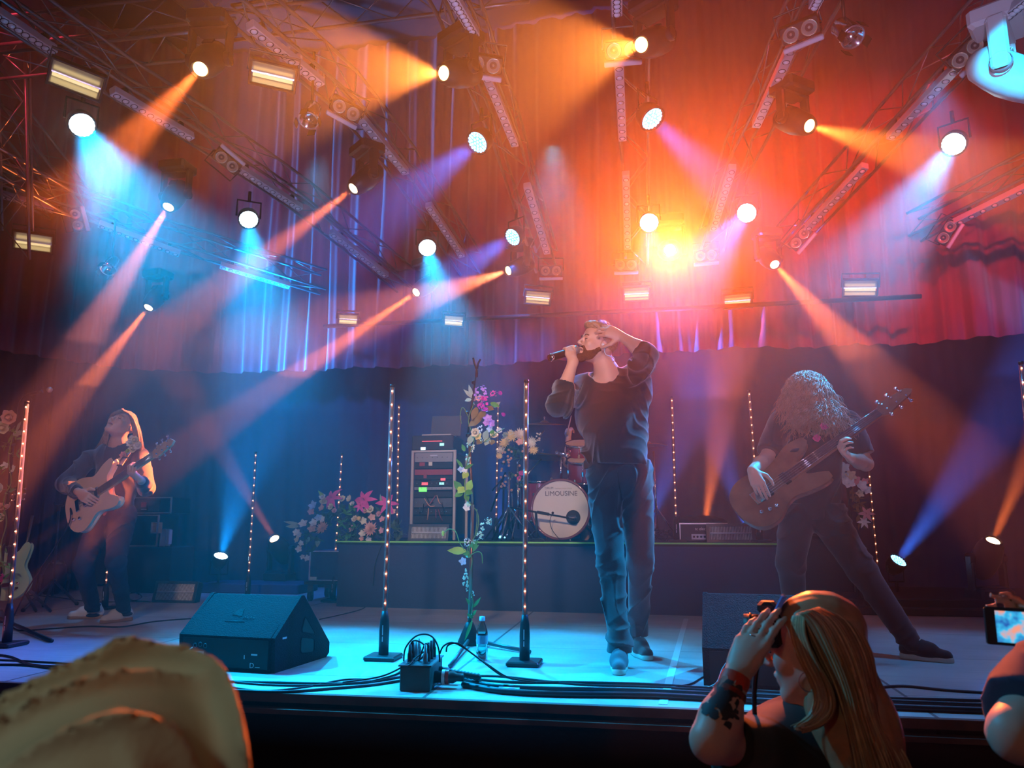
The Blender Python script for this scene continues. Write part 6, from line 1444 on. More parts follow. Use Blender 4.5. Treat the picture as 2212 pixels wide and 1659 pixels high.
for a, b, c in ((shR, elR, wrR), (shL, elL, wrL)): F.cone(nb + Vector((0, 0, -.06)), a, .05, .045, .03); F.cone(a, b, .042, .036, .02); F.cone(b, b + (c - b) * .4, .036, .036, .02); F.cone(b + (c - b) * .4, c, .036, .026, .02)
for a, b, c in ((hipR, knR, anR), (hipL, knL, anL)): F.cone(a, b, .06, .045, .03); F.cone(b, c, .045, .035, .02)
sdf_hand(F, wrR, J(193, 1080, -.355) - wrR, Vector((.2, .9, -.3)), Vector((.5, -.2, .8)), [.35, .45, .5, .5], .98)
sdf_hand(F, wrL, J(283, 1020, -.40) - wrL, Vector((-.2, -.55, .6)), Vector((-.3, .6, .6)), [(.9, .9, .6), (.9, 1, .6), (.95, 1, .6), (1., 1, .6)], .98, thumb=(Vector((-.5, .5, .6)), Vector((-.4, .5, .8)), Vector((-.1, .4, 1))))
fmesh(F, 'body', M['skin'], t); facial(t, T, None, brows='hair_fair')
wb(MB().tube(bez([T(-.018, .091, -.064), T(0, .096, -.060), T(.018, .091, -.064)], 4), .003, 6), 'lips', mat('lips', (.40, .14, .12), .5), t)
# hair: scalp plus long strands falling back
F = Field(hc - Vector((.16,) * 3), hc + Vector((.16,) * 3), .0045); q = Rm.to_quaternion()
F.ell(T(0, -.022, .040), (.080, .099, .086), q, .02); F.cut_near(T(0, .062, .062), Rm @ Vector((0, .8, -.6)), .18); F.cut_near(T(0, .01, -.06), Rm @ Vector((0, 0, -1)), .16)
F.ell(T(-.07, .07, .0), (.035, .055, .075), q, .01, 'sub'); F.ell(T(.07, .07, .0), (.035, .055, .075), q, .01, 'sub'); F.folds(.0014, 150, 2, (1, 1, .4)); fmesh(F, 'hair', M['hair_fair'], t)
def gp(px, py, u, t, dj): return J(px, py, -.05 + .09 * abs(u - .5) + .11 * t + dj * .012)
LA = [(266, 883), (240, 896), (229, 928), (216, 958), (196, 986)]; LB = [(268, 888), (247, 901), (240, 932), (238, 962), (230, 990)]
RA = [(262, 883), (288, 898), (303, 930), (309, 966), (317, 1008)]; RB = [(264, 887), (279, 897), (287, 925), (290, 955), (297, 992)]
wb(hair_family(LA, LB, gp, 240, 1, .0036, .0016, 2.2), 'long_hair', M['hair_fair'], t); wb(hair_family(RA, RB, gp, 280, 2, .0036, .0016, 2.2), 'long_hair', M['hair_fair'], t)
# sweater
F = Field((-4.62, 4.60, .62), (-3.22, 5.55, 1.52), .0055)
F.cone(J(232, 985, .09), J(276, 982, .10), .090, .088, .05); F.cone(J(254, 990, .09), J(250, 1040, .07), .145, .145, .05, flat=((0, 1, 0), .8)); F.cone(J(250, 1040, .07), J(248, 1092, .04), .140, .142, .05, flat=((0, 1, 0), .8))
F.cone(shR, elR, .066, .064, .05); F.cone(elR, wrR + (elR - wrR) * .16, .064, .044, .03); F.cone(shL, elL, .064, .060, .05); F.cone(elL, wrL + (elL - wrL) * .30, .058, .044, .02)
F.creases(.014, 16, (.5, .3, 1), 4, 2.0); F.creases(.008, 34, (1, .3, -.3), 9, 1.6)
F.cone(T(0, -.02, -.05), nb + Vector((0, -.03, .03)), .064, .070, .01, 'sub'); F.ell(nb + Vector((0, -.02, .045)), (.082, .11, .035), None, .01, 'sub'); F.cut_near(J(246, 1104, .04), (.02, 0, -1), .26)
fmesh(F, 'sweater', M['sweater'], t)
F = Field((-4.62, 4.40, .05), (-3.22, 5.55, .90), .0055)
F.cone(J(218, 1112, .05), J(264, 1106, .05), .095, .095, .05, flat=((0, 1, 0), .9)); F.cone(hipR, knR, .095, .064, .04); F.cone(hipL, knL, .098, .064, .04); F.cone(knR, anR, .064, .048, .03); F.cone(knL, anL, .064, .048, .03)
F.creases(.012, 20, (.4, .3, 1), 3, 2.0); F.creases(.007, 36, (-.6, .2, .9), 8, 1.8)
F.cut((0, 0, J(240, 1092, .05).z), (0, 0, 1)); F.cut_near(anR + Vector((0, 0, -.03)), (0, 0, -1), .09); F.cut_near(anL + Vector((0, 0, -.03)), (0, 0, -1), .09)
fmesh(F, 'jeans', M['jeans'], t)
for a in (anR, anL): wb(MB().torus(a + Vector((0, 0, -.02)), .048, .012, (0, 0, 1), 24, 8), 'turned_up_cuff', M['jeans'], t)
shoe(t, anR, (-.93, -.36, 0), .27, mu=M['shoe_w'], ms=M['gum'], z=0, lace=M['white']); shoe(t, anL, (-.36, -.93, 0), .27, mu=M['shoe_w'], ms=M['gum'], z=0, lace=M['white'])
Pg = J(205, 1074, -.27); g = guitar('electric_guitar', 'pale shell-coloured electric guitar played by the guitarist, flowers on its strap', Pg, J(382, 955, -.42) - Pg, Vector((.12, -1, .30)), M['cream'], M['wood'], M['rosewood'], s=1.08)
def on(parent_thing, mb, name, m):    # world-built piece parented under a rotated thing
    o = mb.build(name, m); bpy.context.view_layer.update(); o.parent = parent_thing; o.matrix_parent_inverse = parent_thing.matrix_world.inverted(); return o
on(g, MB().tube(bez([J(258, 1006, -.27), J(272, 985, -.12), J(290, 962, .0), J(300, 958, .10)], 6), .020, 8, flat=.18), 'strap', M['black'])
for i, (px, py, r_, mm) in enumerate([(284, 957, 10, 'petal_white'), (293, 952, 10, 'petal_cream'), (300, 964, 10, 'petal_white'), (290, 970, 11, 'petal_cream'), (285, 947, 7, 'petal_white'), (268, 984, 8, 'petal_rose'), (271, 993, 9, 'petal_peach'), (260, 994, 6, 'petal_cream'), (277, 975, 5, 'leaf_lime')]):
    c = J(px, py, -.13 if py > 970 else -.08); on(g, bloom('rose', c, r_ * .0039, (.1, -1, .2), i), 'rose', M[mm])
tag(wbuild(MB().tube(bez([J(157, 1118, -.24), J(152, 1098, -.30), J(150, 1128, -.30), J(120, 1180, -.3), J(80, 1240, -.3), J(50, 1290, -.25), at_z(20, 1352, .008)], 8), .0045, 6), 'cable', M['cable']), 'instrument cable trailing from the pale guitar to the floor at the left', 'cable')
# ---- the bass player
Y = 4.95
t = person('bass player in black with long curly hair over the face, legs wide apart', at_z(1850, 1400, 0))
hc = J(1745, 862, .0); face = (-.15, -.78, -.62); Rm = hframe(face, (.1, -.55, .8))
shR, elR, wrR = J(1688, 912, .0), J(1655, 992, -.14), J(1625, 1016, -.40)
shL, elL, wrL = J(1832, 912, .02), J(1870, 1002, -.02), J(1838, 990, -.34)
hipR, hipL = J(1722, 1112, .04), J(1782, 1108, .04); knR, knL = J(1708, 1215, -.10), J(1862, 1232, -.12)
anR, anL = J(1722, 1350, .10), J(1973, 1396, at_z(2005, 1425, 0).y - Y)
anR.z = .085; anR = J(1722, 1356, 0) ; anR.z = .085
nb = J(1752, 900, .06); chest, belly, pel = J(1758, 945, .06), J(1752, 1030, .05), J(1752, 1090, .05)
F = Field((-.02, 4.20, -.02), (1.60, 5.45, 1.80), .0055)
T = sdf_head(F, hc, Rm, 1.0)
F.cone(T(0, -.02, -.04), nb, .054, .062, .03); F.cone(nb, chest, .07, .09, .04); F.cone(chest, belly, .09, .085, .04); F.cone(belly, pel, .085, .08, .04)
for a, b, c in ((shR, elR, wrR), (shL, elL, wrL)): F.cone(nb + Vector((0, 0, -.05)), a, .05, .045, .03); F.cone(a, b, .046, .042, .02); F.cone(b, b + (c - b) * .4, .042, .042, .02); F.cone(b + (c - b) * .4, c, .042, .029, .02)
for a, b, c in ((hipR, knR, anR), (hipL, knL, anL)): F.cone(a, b, .06, .045, .03); F.cone(b, c, .045, .035, .02)
sdf_hand(F, wrR, J(1640, 1052, -.44) - wrR, Vector((.3, .8, -.3)), Vector((.8, -.2, .4)), [.35, .45, .5, .55], 1.02)
sdf_hand(F, wrL, J(1812, 968, -.40) - wrL, Vector((-.2, -.55, .6)), Vector((-.3, .6, .6)), [(.9, .9, .6), (.85, 1, .6), (.9, 1, .6), (1., 1, .6)], 1.02, thumb=(Vector((-.5, .5, .6)), Vector((-.4, .5, .8)), Vector((-.1, .4, 1))))
fmesh(F, 'body', M['skin'], t)
F = Field((-.02, 4.45, .70), (1.60, 5.45, 1.62), .0055)
F.cone(J(1724, 905, .05), J(1790, 903, .06), .092, .092, .05); F.cone(J(1757, 935, .06), J(1752, 1010, .05), .175, .165, .05, flat=((0, 1, 0), .78)); F.cone(J(1752, 1010, .05), J(1756, 1105, .05), .160, .165, .05, flat=((0, 1, 0), .78))
F.cone(shR, elR + (shR - elR) * .22, .080, .078, .05); F.cone(shL, elL + (shL - elL) * .25, .080, .078, .05)
F.creases(.014, 15, (.6, .3, .9), 6, 1.8); F.creases(.008, 32, (1, .3, -.4), 3, 1.6)
F.ell(nb + Vector((0, -.03, .06)), (.085, .12, .04), None, .01, 'sub'); F.cut_near(elR + (shR - elR) * .16, elR - shR, .10); F.cut_near(elL + (shL - elL) * .2, elL - shL, .10); F.cut_near(J(1756, 1122, .05), (0, 0, -1), .28)
fmesh(F, 'tee_shirt', M['tee'], t)
F = Field((-.02, 4.15, .04), (1.75, 5.45, .92), .0055)
F.cone(J(1722, 1100, .05), J(1784, 1098, .05), .11, .11, .05, flat=((0, 1, 0), .9)); F.cone(hipR, knR, .112, .082, .04); F.cone(hipL, knL, .115, .082, .04); F.cone(knR, anR, .080, .056, .03); F.cone(knL, anL, .080, .056, .03)
F.creases(.012, 18, (.5, .3, 1), 2, 2.0); F.creases(.007, 34, (-.6, .2, .9), 5, 1.8); F.cut((0, 0, J(1752, 1088, .05).z), (0, 0, 1)); F.cut_near(anR + Vector((0, 0, -.03)), (0, 0, -1), .09); F.cut_near(anL + Vector((.0, 0, -.03)), (.3, 0, -1), .09)
fmesh(F, 'trousers', M['tee'], t)
shoe(t, anR, (-.2, -1, 0), .28, mu=M['tee'], ms=M['sole_w'], z=0); shoe(t, anL, (.85, -.52, 0), .28, mu=M['tee'], ms=M['sole_w'], z=0, lace=M['sole_w'])
M['hair_curl'] = mat('curly_hair', (.30, .15, .075), .45, vary=.35, vscale=30, sheen=.3)
F = Field(hc - Vector((.26, .26, .42)), hc + Vector((.26, .26, .22)), .006)
F.ell(J(1742, 848, -.02), (.105, .110, .112), None, .05); F.ell(J(1746, 890, -.07), (.110, .10, .13), None, .06); F.ell(J(1768, 915, -.05), (.11, .08, .08), None, .05); F.folds(.011, 60, 3, (1, .6, .5)); fmesh(F, 'hair', M['hair_curl'], t)
rr_ = random.Random(11); st = []
for i in range(2300):
    u = rr_.random(); a = rr_.uniform(-PI, PI); lat = rr_.random() ** .7 * 1.5
    dl = Vector((math.sin(lat) * math.sin(a), -math.sin(lat) * math.cos(a), math.cos(lat)))
    low = u > .5; p = (J(1742, 842, -.02) + Vector((dl.x * .124, dl.y * .127, dl.z * .120))) if not low else (J(1748 + 20 * rr_.random(), 885 + 25 * rr_.random(), -.07) + Vector((dl.x * .13, dl.y * .125, dl.z * .10))); pts = [p]; L_ = rr_.uniform(.18, .38) * (.55 if low else 1); n = 12; ph = rr_.uniform(0, 6.28); am = rr_.uniform(.007, .013); dx = rr_.uniform(-.02, .10) if rr_.random() < .7 else -.06
    for k in range(1, n):
        f = k / n; base = p + Vector((dl.x * .05 * f + dx * f * f, dl.y * .04 * f - .02 * f, -L_ * f * (.4 + .6 * f)))
        pts.append(base + Vector((math.sin(ph + k * 1.3) * am, math.cos(ph + k * 1.3) * am, math.sin(ph * 2 + k) * .004)))
    st.append((pts, .0027, .0012))
wb(strands(st, 4), 'curls', M['hair_curl'], t)
Pg = J(1679, 1052, -.33); g = guitar('bass_guitar', 'brown wooden bass guitar with dark neck held by the bass player', Pg, J(1940, 868, -.30) - Pg, Vector((.05, -.75, .62)), M['walnut'], M['walnut'], M['darkfret'], s=1.02, bass=True)
on(g, MB().tube(bez([J(1715, 975, -.30), J(1735, 945, -.15), J(1770, 915, -.08), J(1800, 900, .04)], 6), .024, 8, flat=.18), 'strap', M['black'])
for i, (px, py) in enumerate([(1779, 922), (1763, 948)]): on(g, bloom('rose', J(px, py, -.22), .028, (.1, -1, .2), i), 'rose', M['petal_pink'])
# ---- the drummer
Y = 7.55
t = person('drummer behind the kit, mostly hidden by the singer, raising a stick', at_y(1290, 1168, 7.62))
t.location.z = RZ
sh, el, wr = J(1262, 962, .02), J(1226, 1000, -.12), J(1228, 948, -.14)
F = Field((-1.0, 7.15, RZ - .01), (.30, 7.95, 2.05), .008)
hc2 = J(1296, 925, .0); T = sdf_head(F, hc2, hframe((-.1, -1, -.1), (0, 0, 1)), 1.0); F.cone(T(0, -.02, -.05), J(1296, 955, .05), .055, .06, .03)
F.cone(J(1296, 962, .05), J(1296, 1080, .08), .11, .12, .05); F.cone(J(1280, 958, .04), sh, .055, .058, .03); F.cone(sh, el, .052, .042, .03); F.cone(el, wr, .042, .028, .02)
F.cone(J(1310, 958, .04), J(1335, 968, .03), .055, .058, .03); F.cone(J(1335, 968, .03), J(1350, 1020, -.1), .048, .04, .03); F.cone(J(1350, 1020, -.1), J(1330, 1030, -.28), .04, .028, .02)
for k in (-1, 1): F.cone(J(1296 + k * 12, 1085, .06), J(1296 + k * 30, 1090, -.34), .08, .06, .03); F.cone(J(1296 + k * 30, 1090, -.34), J(1296 + k * 32, 1160, -.32), .055, .04, .03)
sdf_hand(F, wr, Vector((.04, -.05, 1)), Vector((.6, .75, .1)), Vector((-.5, -.6, .3)), [(1.1, 1.3, .8)] * 4, 1.0)
fmesh(F, 'body', M['skin'], t)
F = Field(hc2 - Vector((.16,) * 3), hc2 + Vector((.16,) * 3), .006); q = hframe((-.1, -1, -.1), (0, 0, 1)).to_quaternion()
F.ell(T(0, -.024, .040), (.083, .100, .088), q, .02); F.cut_near(T(0, .068, .052), hframe((-.1, -1, -.1), (0, 0, 1)) @ Vector((0, .8, -.6)), .16); F.cut_near(T(0, -.04, -.05), hframe((-.1, -1, -.1), (0, 0, 1)) @ Vector((0, .25, -1)), .16)
F.ell(T(-.08, .04, -.02), (.03, .05, .06), q, .01, 'sub'); F.ell(T(.08, .04, -.02), (.03, .05, .06), q, .01, 'sub'); F.folds(.002, 160, 4, (1, 1, 1)); fmesh(F, 'hair', M['hair_brown'], t)

F = Field((-.62, 7.2, 1.0), (.30, 7.95, 1.72), .009)
F.cone(J(1296, 975, .05), J(1296, 1070, .08), .155, .165, .05); F.cone(J(1280, 968, .04), J(1270, 968, .03), .08, .075, .04); F.cone(J(1310, 968, .04), J(1340, 975, .03), .08, .07, .04); fmesh(F, 'tee_shirt', M['tee'], t)
P = J(1296, 1100, .1); P.z = RZ; st_ = thing('drum_stool', 'round black drum stool under the drummer', 'stool', P)
MB().lathe([(0, .50), (.15, .49), (.16, .45), (.15, .42), (0, .42)], n=24).build('seat', M['black'], st_); MB().cyl((0, 0, .02), (0, 0, .42), .016).build('post', M['chrome'], st_)
for k in range(3): MB().cyl((0, 0, .2), (math.cos(k * 2.1) * .2, math.sin(k * 2.1) * .2, .01), .01).build('leg', M['chrome'], st_)
s0 = wr + Vector((.0, -.03, .085)); s1 = J(1234, 898, -.05)
tag(wbuild(MB().tube([s0 - (s1 - s0) * .35, s0, s0 + (s1 - s0) * .8, s1], [.007, .007, .006, .004], 8), 'drumstick', M['wood']), 'wooden drumstick held upright in the drummer\'s raised hand', 'drumstick')
# ---- the woman with the camera in the pit
M['skin_f'] = mat('pale_skin', (.70, .44, .34), .45, vary=.06, vscale=6)
def at(px, py, d): return at_d(px, py, d)
t = person('woman with long fair hair and black tee shirt photographing the band, tattooed raised forearm', Vector((at(1760, 1600, 1.95).x, at(1760, 1600, 1.95).y, -1.1)))
hc = at(1754, 1400, 1.97); view = (hc - CAM).normalized(); right = Vector((view.y, -view.x, 0)).normalized()
face = (-right * .965 + view * .22 + Vector((0, 0, -.10))).normalized(); Rm = hframe(face, (0.0, 0, 1)) 
elb, wri = at(1538, 1600, 1.80), at(1590, 1462, 1.84); sh = at(1668, 1622, 2.00); sh2 = at(1858, 1650, 2.03); nb = at(1775, 1560, 2.04)
F = Field((min(elb.x, hc.x) - .15, hc.y - .55, -1.1), (sh2.x + .30, hc.y + .45, hc.z + .2), .005)
lo = np.array([elb.x - .12, hc.y - .50, -.35]); F = Field(lo, (sh2.x + .30, hc.y + .40, hc.z + .20), .0045)
T = sdf_head(F, hc, Rm, .96, female=True)
F.cone(T(0, -.03, -.04), nb, .048, .056, .03); F.cone(nb, at(1765, 1660, 2.05), .07, .10, .04); F.cone(at(1765, 1660, 2.05), at(1768, 1800, 2.05), .10, .10, .04)
F.cone(nb + Vector((0, 0, -.05)), sh, .05, .048, .03); F.cone(sh, elb, .050, .042, .02); F.cone(elb, elb + (wri - elb) * .35, .041, .042, .02); F.cone(elb + (wri - elb) * .35, wri, .042, .027, .02)
F.cone(nb + Vector((0, 0, -.05)), sh2, .05, .048, .03); F.cone(sh2, at(1880, 1800, 1.9), .048, .042, .02)
kn = at(1626, 1385, 1.86)
tips = sdf_hand(F, wri, kn - wri, Vector((.55, .75, 0)), Vector((.6, -.1, -.1)), [(.15, .25, .15), (.12, .25, .15), (.10, .25, .15), (.15, .3, .2)], 1.0, spread=-.02, fr=.0084, fk=.006, thumb=((kn - wri).normalized() + view * .9, (kn - wri).normalized() + view * .6, (kn - wri).normalized() + view * .2 + right * .3))
BODY = fmesh(F, 'body', M['skin_f'], t); facial(t, T, None, brows='hair_fair')
for k in (-1, 1): wb(MB().ball(T(k * .031, .0835, .0), .0105, 10), 'eye', M['white'], t); wb(MB().ball(T(k * .031, .0905, .0), .0050, 8), 'iris', M['eye'], t)
# lower body, plain dark trousers down to the pit floor
fl = -1.1; B = Vector((nb.x, nb.y, 0))
F = Field((B.x - .25, B.y - .22, fl), (B.x + .25, B.y + .22, -.18), .012)
for k in (-1, 1): F.cone((B.x + k * .08, B.y, -.30), (B.x + k * .10, B.y, -.70), .10, .07, .04); F.cone((B.x + k * .10, B.y, -.70), (B.x + k * .11, B.y, fl + .09), .07, .05, .03); F.cone((B.x + k * .11, B.y + .03, fl + .05), (B.x + k * .11, B.y + .16, fl + .045), .05, .045, .03)
F.cone((B.x - .06, B.y, -.25), (B.x + .06, B.y, -.25), .13, .13, .04); fmesh(F, 'trousers', M['tee'], t)
F = Field((elb.x - .02, hc.y - .45, -.45), (sh2.x + .32, hc.y + .40, nb.z + .12), .006)
F.cone(at(1690, 1612, 2.04), at(1835, 1634, 2.05), .074, .074, .05); F.cone(at(1775, 1590, 2.05), at(1765, 1660, 2.05), .085, .12, .05); F.cone(sh + Vector((0, 0, .012)), nb + Vector((0, 0, -.035)), .068, .078, .04); F.cone(at(1765, 1660, 2.05), at(1768, 1850, 2.05), .135, .140, .06, flat=((0, 1, 0), .95)); F.cone(sh, sh + (elb - sh) * .80, .075, .060, .04); F.cone(sh2, sh2 + Vector((.04, -.05, -.18)), .08, .075, .05)
F.creases(.010, 20, (.6, .3, .9), 6, 1.6); F.cut_near(sh + (elb - sh) * .76, elb - sh, .13); F.cone(T(0, -.03, -.06), nb, .054, .062, .01, 'sub')
fmesh(F, 'tee_shirt', M['tee'], t)
# hair
M['hair_long'] = mat('long_fair_hair', (.38, .22, .11), .38, vary=.12, vscale=45)
F = Field(hc - Vector((.20, .20, .45)), hc + Vector((.34, .22, .19)), .005); q = Rm.to_quaternion()
F.ell(T(0, -.026, .040), (.084, .100, .086), q, .02); F.cone(at(1808, 1460, 1.965), at(1845, 1570, 1.965), .082, .085, .04); F.cone(at(1845, 1570, 1.965), at(1888, 1700, 1.95), .085, .075, .04)
F.cut_near(T(0, .066, .055), Rm @ Vector((0, .85, -.5)), .16); F.ell(T(-.075, .075, -.01), (.045, .055, .08), q, .015, 'sub'); F.ell(T(.075, .075, -.01), (.045, .055, .08), q, .015, 'sub')
F.folds(.0015, 110, 3, (1, 1, .15)); fmesh(F, 'hair', M['hair_long'], t)
def wp(px, py, u, t, dj): return at(px, py, 1.955 - .122 * math.sin(PI * (u * .88 + .06)) * (1 - .12 * t) + dj * .010)
WL = [(1716, 1326), (1722, 1362), (1752, 1430), (1795, 1500), (1812, 1580), (1822, 1660), (1828, 1735)]; WR = [(1778, 1312), (1840, 1338), (1882, 1412), (1896, 1500), (1918, 1585), (1966, 1660), (1985, 1735)]
def wf(px, py, u, t, dj): return at(px, py, 1.895 - .040 * u + dj * .006 - .015 * t)
FA = [(1714, 1330), (1708, 1362), (1724, 1420), (1752, 1475), (1764, 1520), (1742, 1556), (1712, 1572)]; FB = [(1740, 1322), (1740, 1370), (1764, 1430), (1796, 1490), (1800, 1540), (1770, 1570), (1735, 1580)]
M['hair_light'] = mat('sun_bleached_locks', (.62, .42, .22), .35, vary=.25, vscale=40); M['hair_under'] = mat('brown_locks', (.20, .105, .05), .4, vary=.3, vscale=40)
wb(hair_family(WL, WR, wp, 620, 3, .0034, .0014, 6), 'long_hair', M['hair_long'], t); wb(hair_family(WL, WR, wp, 240, 4, .0030, .0012, 8), 'highlighted_locks', M['hair_light'], t)
wb(hair_family(WL, WR, lambda a, b, u, t_, d: wp(a, b, u, t_, d) + view * .006, 420, 7, .0034, .0014, 6), 'under_locks', M['hair_under'], t)
wb(hair_family(FA, FB, wf, 150, 5, .0026, .0010, 4), 'front_locks', M['hair_long'], t); wb(hair_family(FA, FB, wf, 70, 6, .0026, .0010, 5), 'front_locks', M['hair_light'], t)
# bands, ring, earring, tattoo
ax = (wri - elb).normalized()
wb(MB().lathe([(.031, -.014), (.0325, 0), (.031, .014)], wri - ax * .012, ax, 28), 'red_wristband', mat('red_wristband', (.65, .07, .04), .5), t)
wb(MB().box(wri - ax * .012 + (CAM - wri).normalized() * .028 - right * .012, (.030, .010, .026), rot=Matrix((right, -view, ax)).transposed()), 'white_clasp', M['white'], t)
wb(MB().lathe([(.034, -.010), (.0355, 0), (.034, .010)], wri - ax * .042, ax, 28), 'dark_red_wristband', mat('dark_red_wristband', (.22, .03, .02), .6, vary=.5, vscale=90), t)
wb(MB().torus(T(-.088 * 1, .0, -.062), .020, .0013, (.2, 1, 0), 24, 6), 'hoop_earring', M['chrome'], t); wb(MB().torus(wri + (kn - wri) * 1.10, .011, .0022, kn - wri, 16, 6), 'ring', M['chrome'], t)
rt = random.Random(9); tm = mat('tattoo_ink', (.03, .035, .045), .6); mb = MB(); tocam = (CAM - elb).normalized()
sidev = ax.cross(tocam).normalized(); out = sidev.cross(ax).normalized()
if out.dot(tocam) < 0: out = -out
for i in range(80):
    f = rt.uniform(.22, .84); a = rt.uniform(-.9, .6); rad = (.042 + (.027 - .042) * max(0, (f - .35) / .65)) * 1.012 + .0006
    def SP(f, a): return elb + (wri - elb) * f + (out * math.cos(a) + sidev * math.sin(a)) * ((.042 if f < .35 else .042 - .013 * (f - .35) / .65) + .0042)
    w_, h_ = rt.uniform(.03, .10), rt.uniform(.05, .24); b0 = len(mb.v); n = 7; vs = [SP(f, a)]
    for k in range(n): th = 2 * PI * k / n + i; rr2 = rt.uniform(.5, 1.1); vs.append(SP(min(.92, f + w_ * math.cos(th) * rr2), a + h_ * 1.6 * math.sin(th) * rr2))
    mb.add([SP(f, a)] + [SP(min(.92, f + w_ * .5 * math.cos(2 * PI * k / n + i)), a + h_ * .8 * math.sin(2 * PI * k / n + i)) for k in range(n)] + vs[1:], [(0, 1 + k, 1 + (k + 1) % n) for k in range(n)] + [(1 + k, 1 + n + k, 1 + n + (k + 1) % n, 1 + (k + 1) % n) for k in range(n)], True)
from mathutils.bvhtree import BVHTree
L0 = wloc(BODY); me_ = BODY.data; bv = BVHTree.FromPolygons([tuple(v.co + L0) for v in me_.vertices], [tuple(p.vertices) for p in me_.polygons])
nv = []
for v in mb.v:
    co, no, _, _ = bv.find_nearest(Vector(v)); nv.append(tuple(co + (co - (elb + ax * (co - elb).dot(ax))).normalized() * .0015))
mb.v = nv
wb(mb, 'forearm_tattoo', tm, t)
# her camera
Pc = at(1660, 1358, 1.96); c = thing('camera', 'black camera with neck strap held up to the woman\'s face', 'camera', Pc, rot=Matrix((-right, view.cross(-right).normalized() * 0 + Vector((right.y, -right.x, 0)) * -1, Vector((0, 0, 1)))).transposed().to_quaternion() if False else None, rz=math.atan2(view.y, view.x) - PI / 2)
MB().bbox((.008, .02, .0), (.05, .13, .075), .01).build('body', M['black'], c); MB().bbox((.0, .02, .046), (.045, .055, .028), .008).build('prism_hump', M['black'], c)
MB().cyl((-.02, .02, -.005), (-.055, .02, -.005), .034).torus((-.04, .02, -.005), .035, .003, (1, 0, 0)).build('lens_barrel', M['black'], c)
MB().bbox((.028, -.02, .056), (.012, .06, .05), .003, rot=Matrix.Rotation(.5, 3, 'Y')).build('eyepiece_screen', mat('blue_reflection_glass', (.15, .30, .75), .15, coat=1), c)  # blue reflection on the eyepiece put into its base colour
MB().tube(bez([(.0, -.05, .02), (-.02, -.09, -.05), (-.035, -.07, -.14), (-.03, -.05, -.24), (.02, -.02, -.33)], 6), .006, 6, flat=.4).build('neck_strap', M['cable'], c)
MB().bbox((-.028, -.052, -.215), (.014, .02, .05), .003).build('strap_buckle', M['black'], c)
# ---- person at the right edge filming with a phone
S0 = at(2285, 1520, 1.75); t = person('person in a dark navy tee shirt at the right edge, filming with a phone', Vector((S0.x + .12, S0.y, -1.1)))
el2, wr2 = at(2200, 1585, 1.66), at(2262, 1415, 1.92)
F = Field((el2.x - .12, S0.y - .45, -1.08), (S0.x + .42, S0.y + .42, .84), .009)
F.cone(S0 + Vector((.04, 0, -.02)), S0 + Vector((.12, .02, -.2)), .10, .12, .05); F.cone(S0 + Vector((.14, .02, -.1)), S0 + Vector((.14, .02, -.55)), .13, .12, .05)
F.cone(S0, el2, .058, .046, .03); F.cone(el2, wr2, .044, .03, .02)
for k in (-1, 1): F.cone(S0 + Vector((.14 + k * .08, .02, -.55)), Vector((S0.x + .14 + k * .10, S0.y, -1.02)), .09, .055, .03)
T = sdf_head(F, S0 + Vector((.14, .03, .28)), hframe((.05, 1, 0), (0, 0, 1)), 1.0); F.cone(T(0, -.02, -.05), S0 + Vector((.14, .0, .05)), .056, .06, .03)
sdf_hand(F, wr2, at(2240, 1385, 1.95) - wr2, Vector((-.6, .3, .6)), Vector((.2, -.6, .6)), [(.6, .8, .6)] * 4, 1.0)
fmesh(F, 'body', M['skin_f'], t)
F = Field((S0 + Vector((.14, .03, .28))) - Vector((.16,) * 3), (S0 + Vector((.14, .03, .28))) + Vector((.16,) * 3), .006); q = hframe((.05, 1, 0), (0, 0, 1)).to_quaternion()
F.ell(T(0, -.024, .040), (.083, .100, .088), q, .02); F.cut_near(T(0, .068, .052), hframe((.05, 1, 0), (0, 0, 1)) @ Vector((0, .8, -.6)), .16); F.cut_near(T(0, -.04, -.05), hframe((.05, 1, 0), (0, 0, 1)) @ Vector((0, .25, -1)), .16)
F.ell(T(-.08, .04, -.02), (.03, .05, .06), q, .01, 'sub'); F.ell(T(.08, .04, -.02), (.03, .05, .06), q, .01, 'sub'); F.folds(.002, 160, 4, (1, 1, 1)); fmesh(F, 'hair', M['hair_brown'], t)

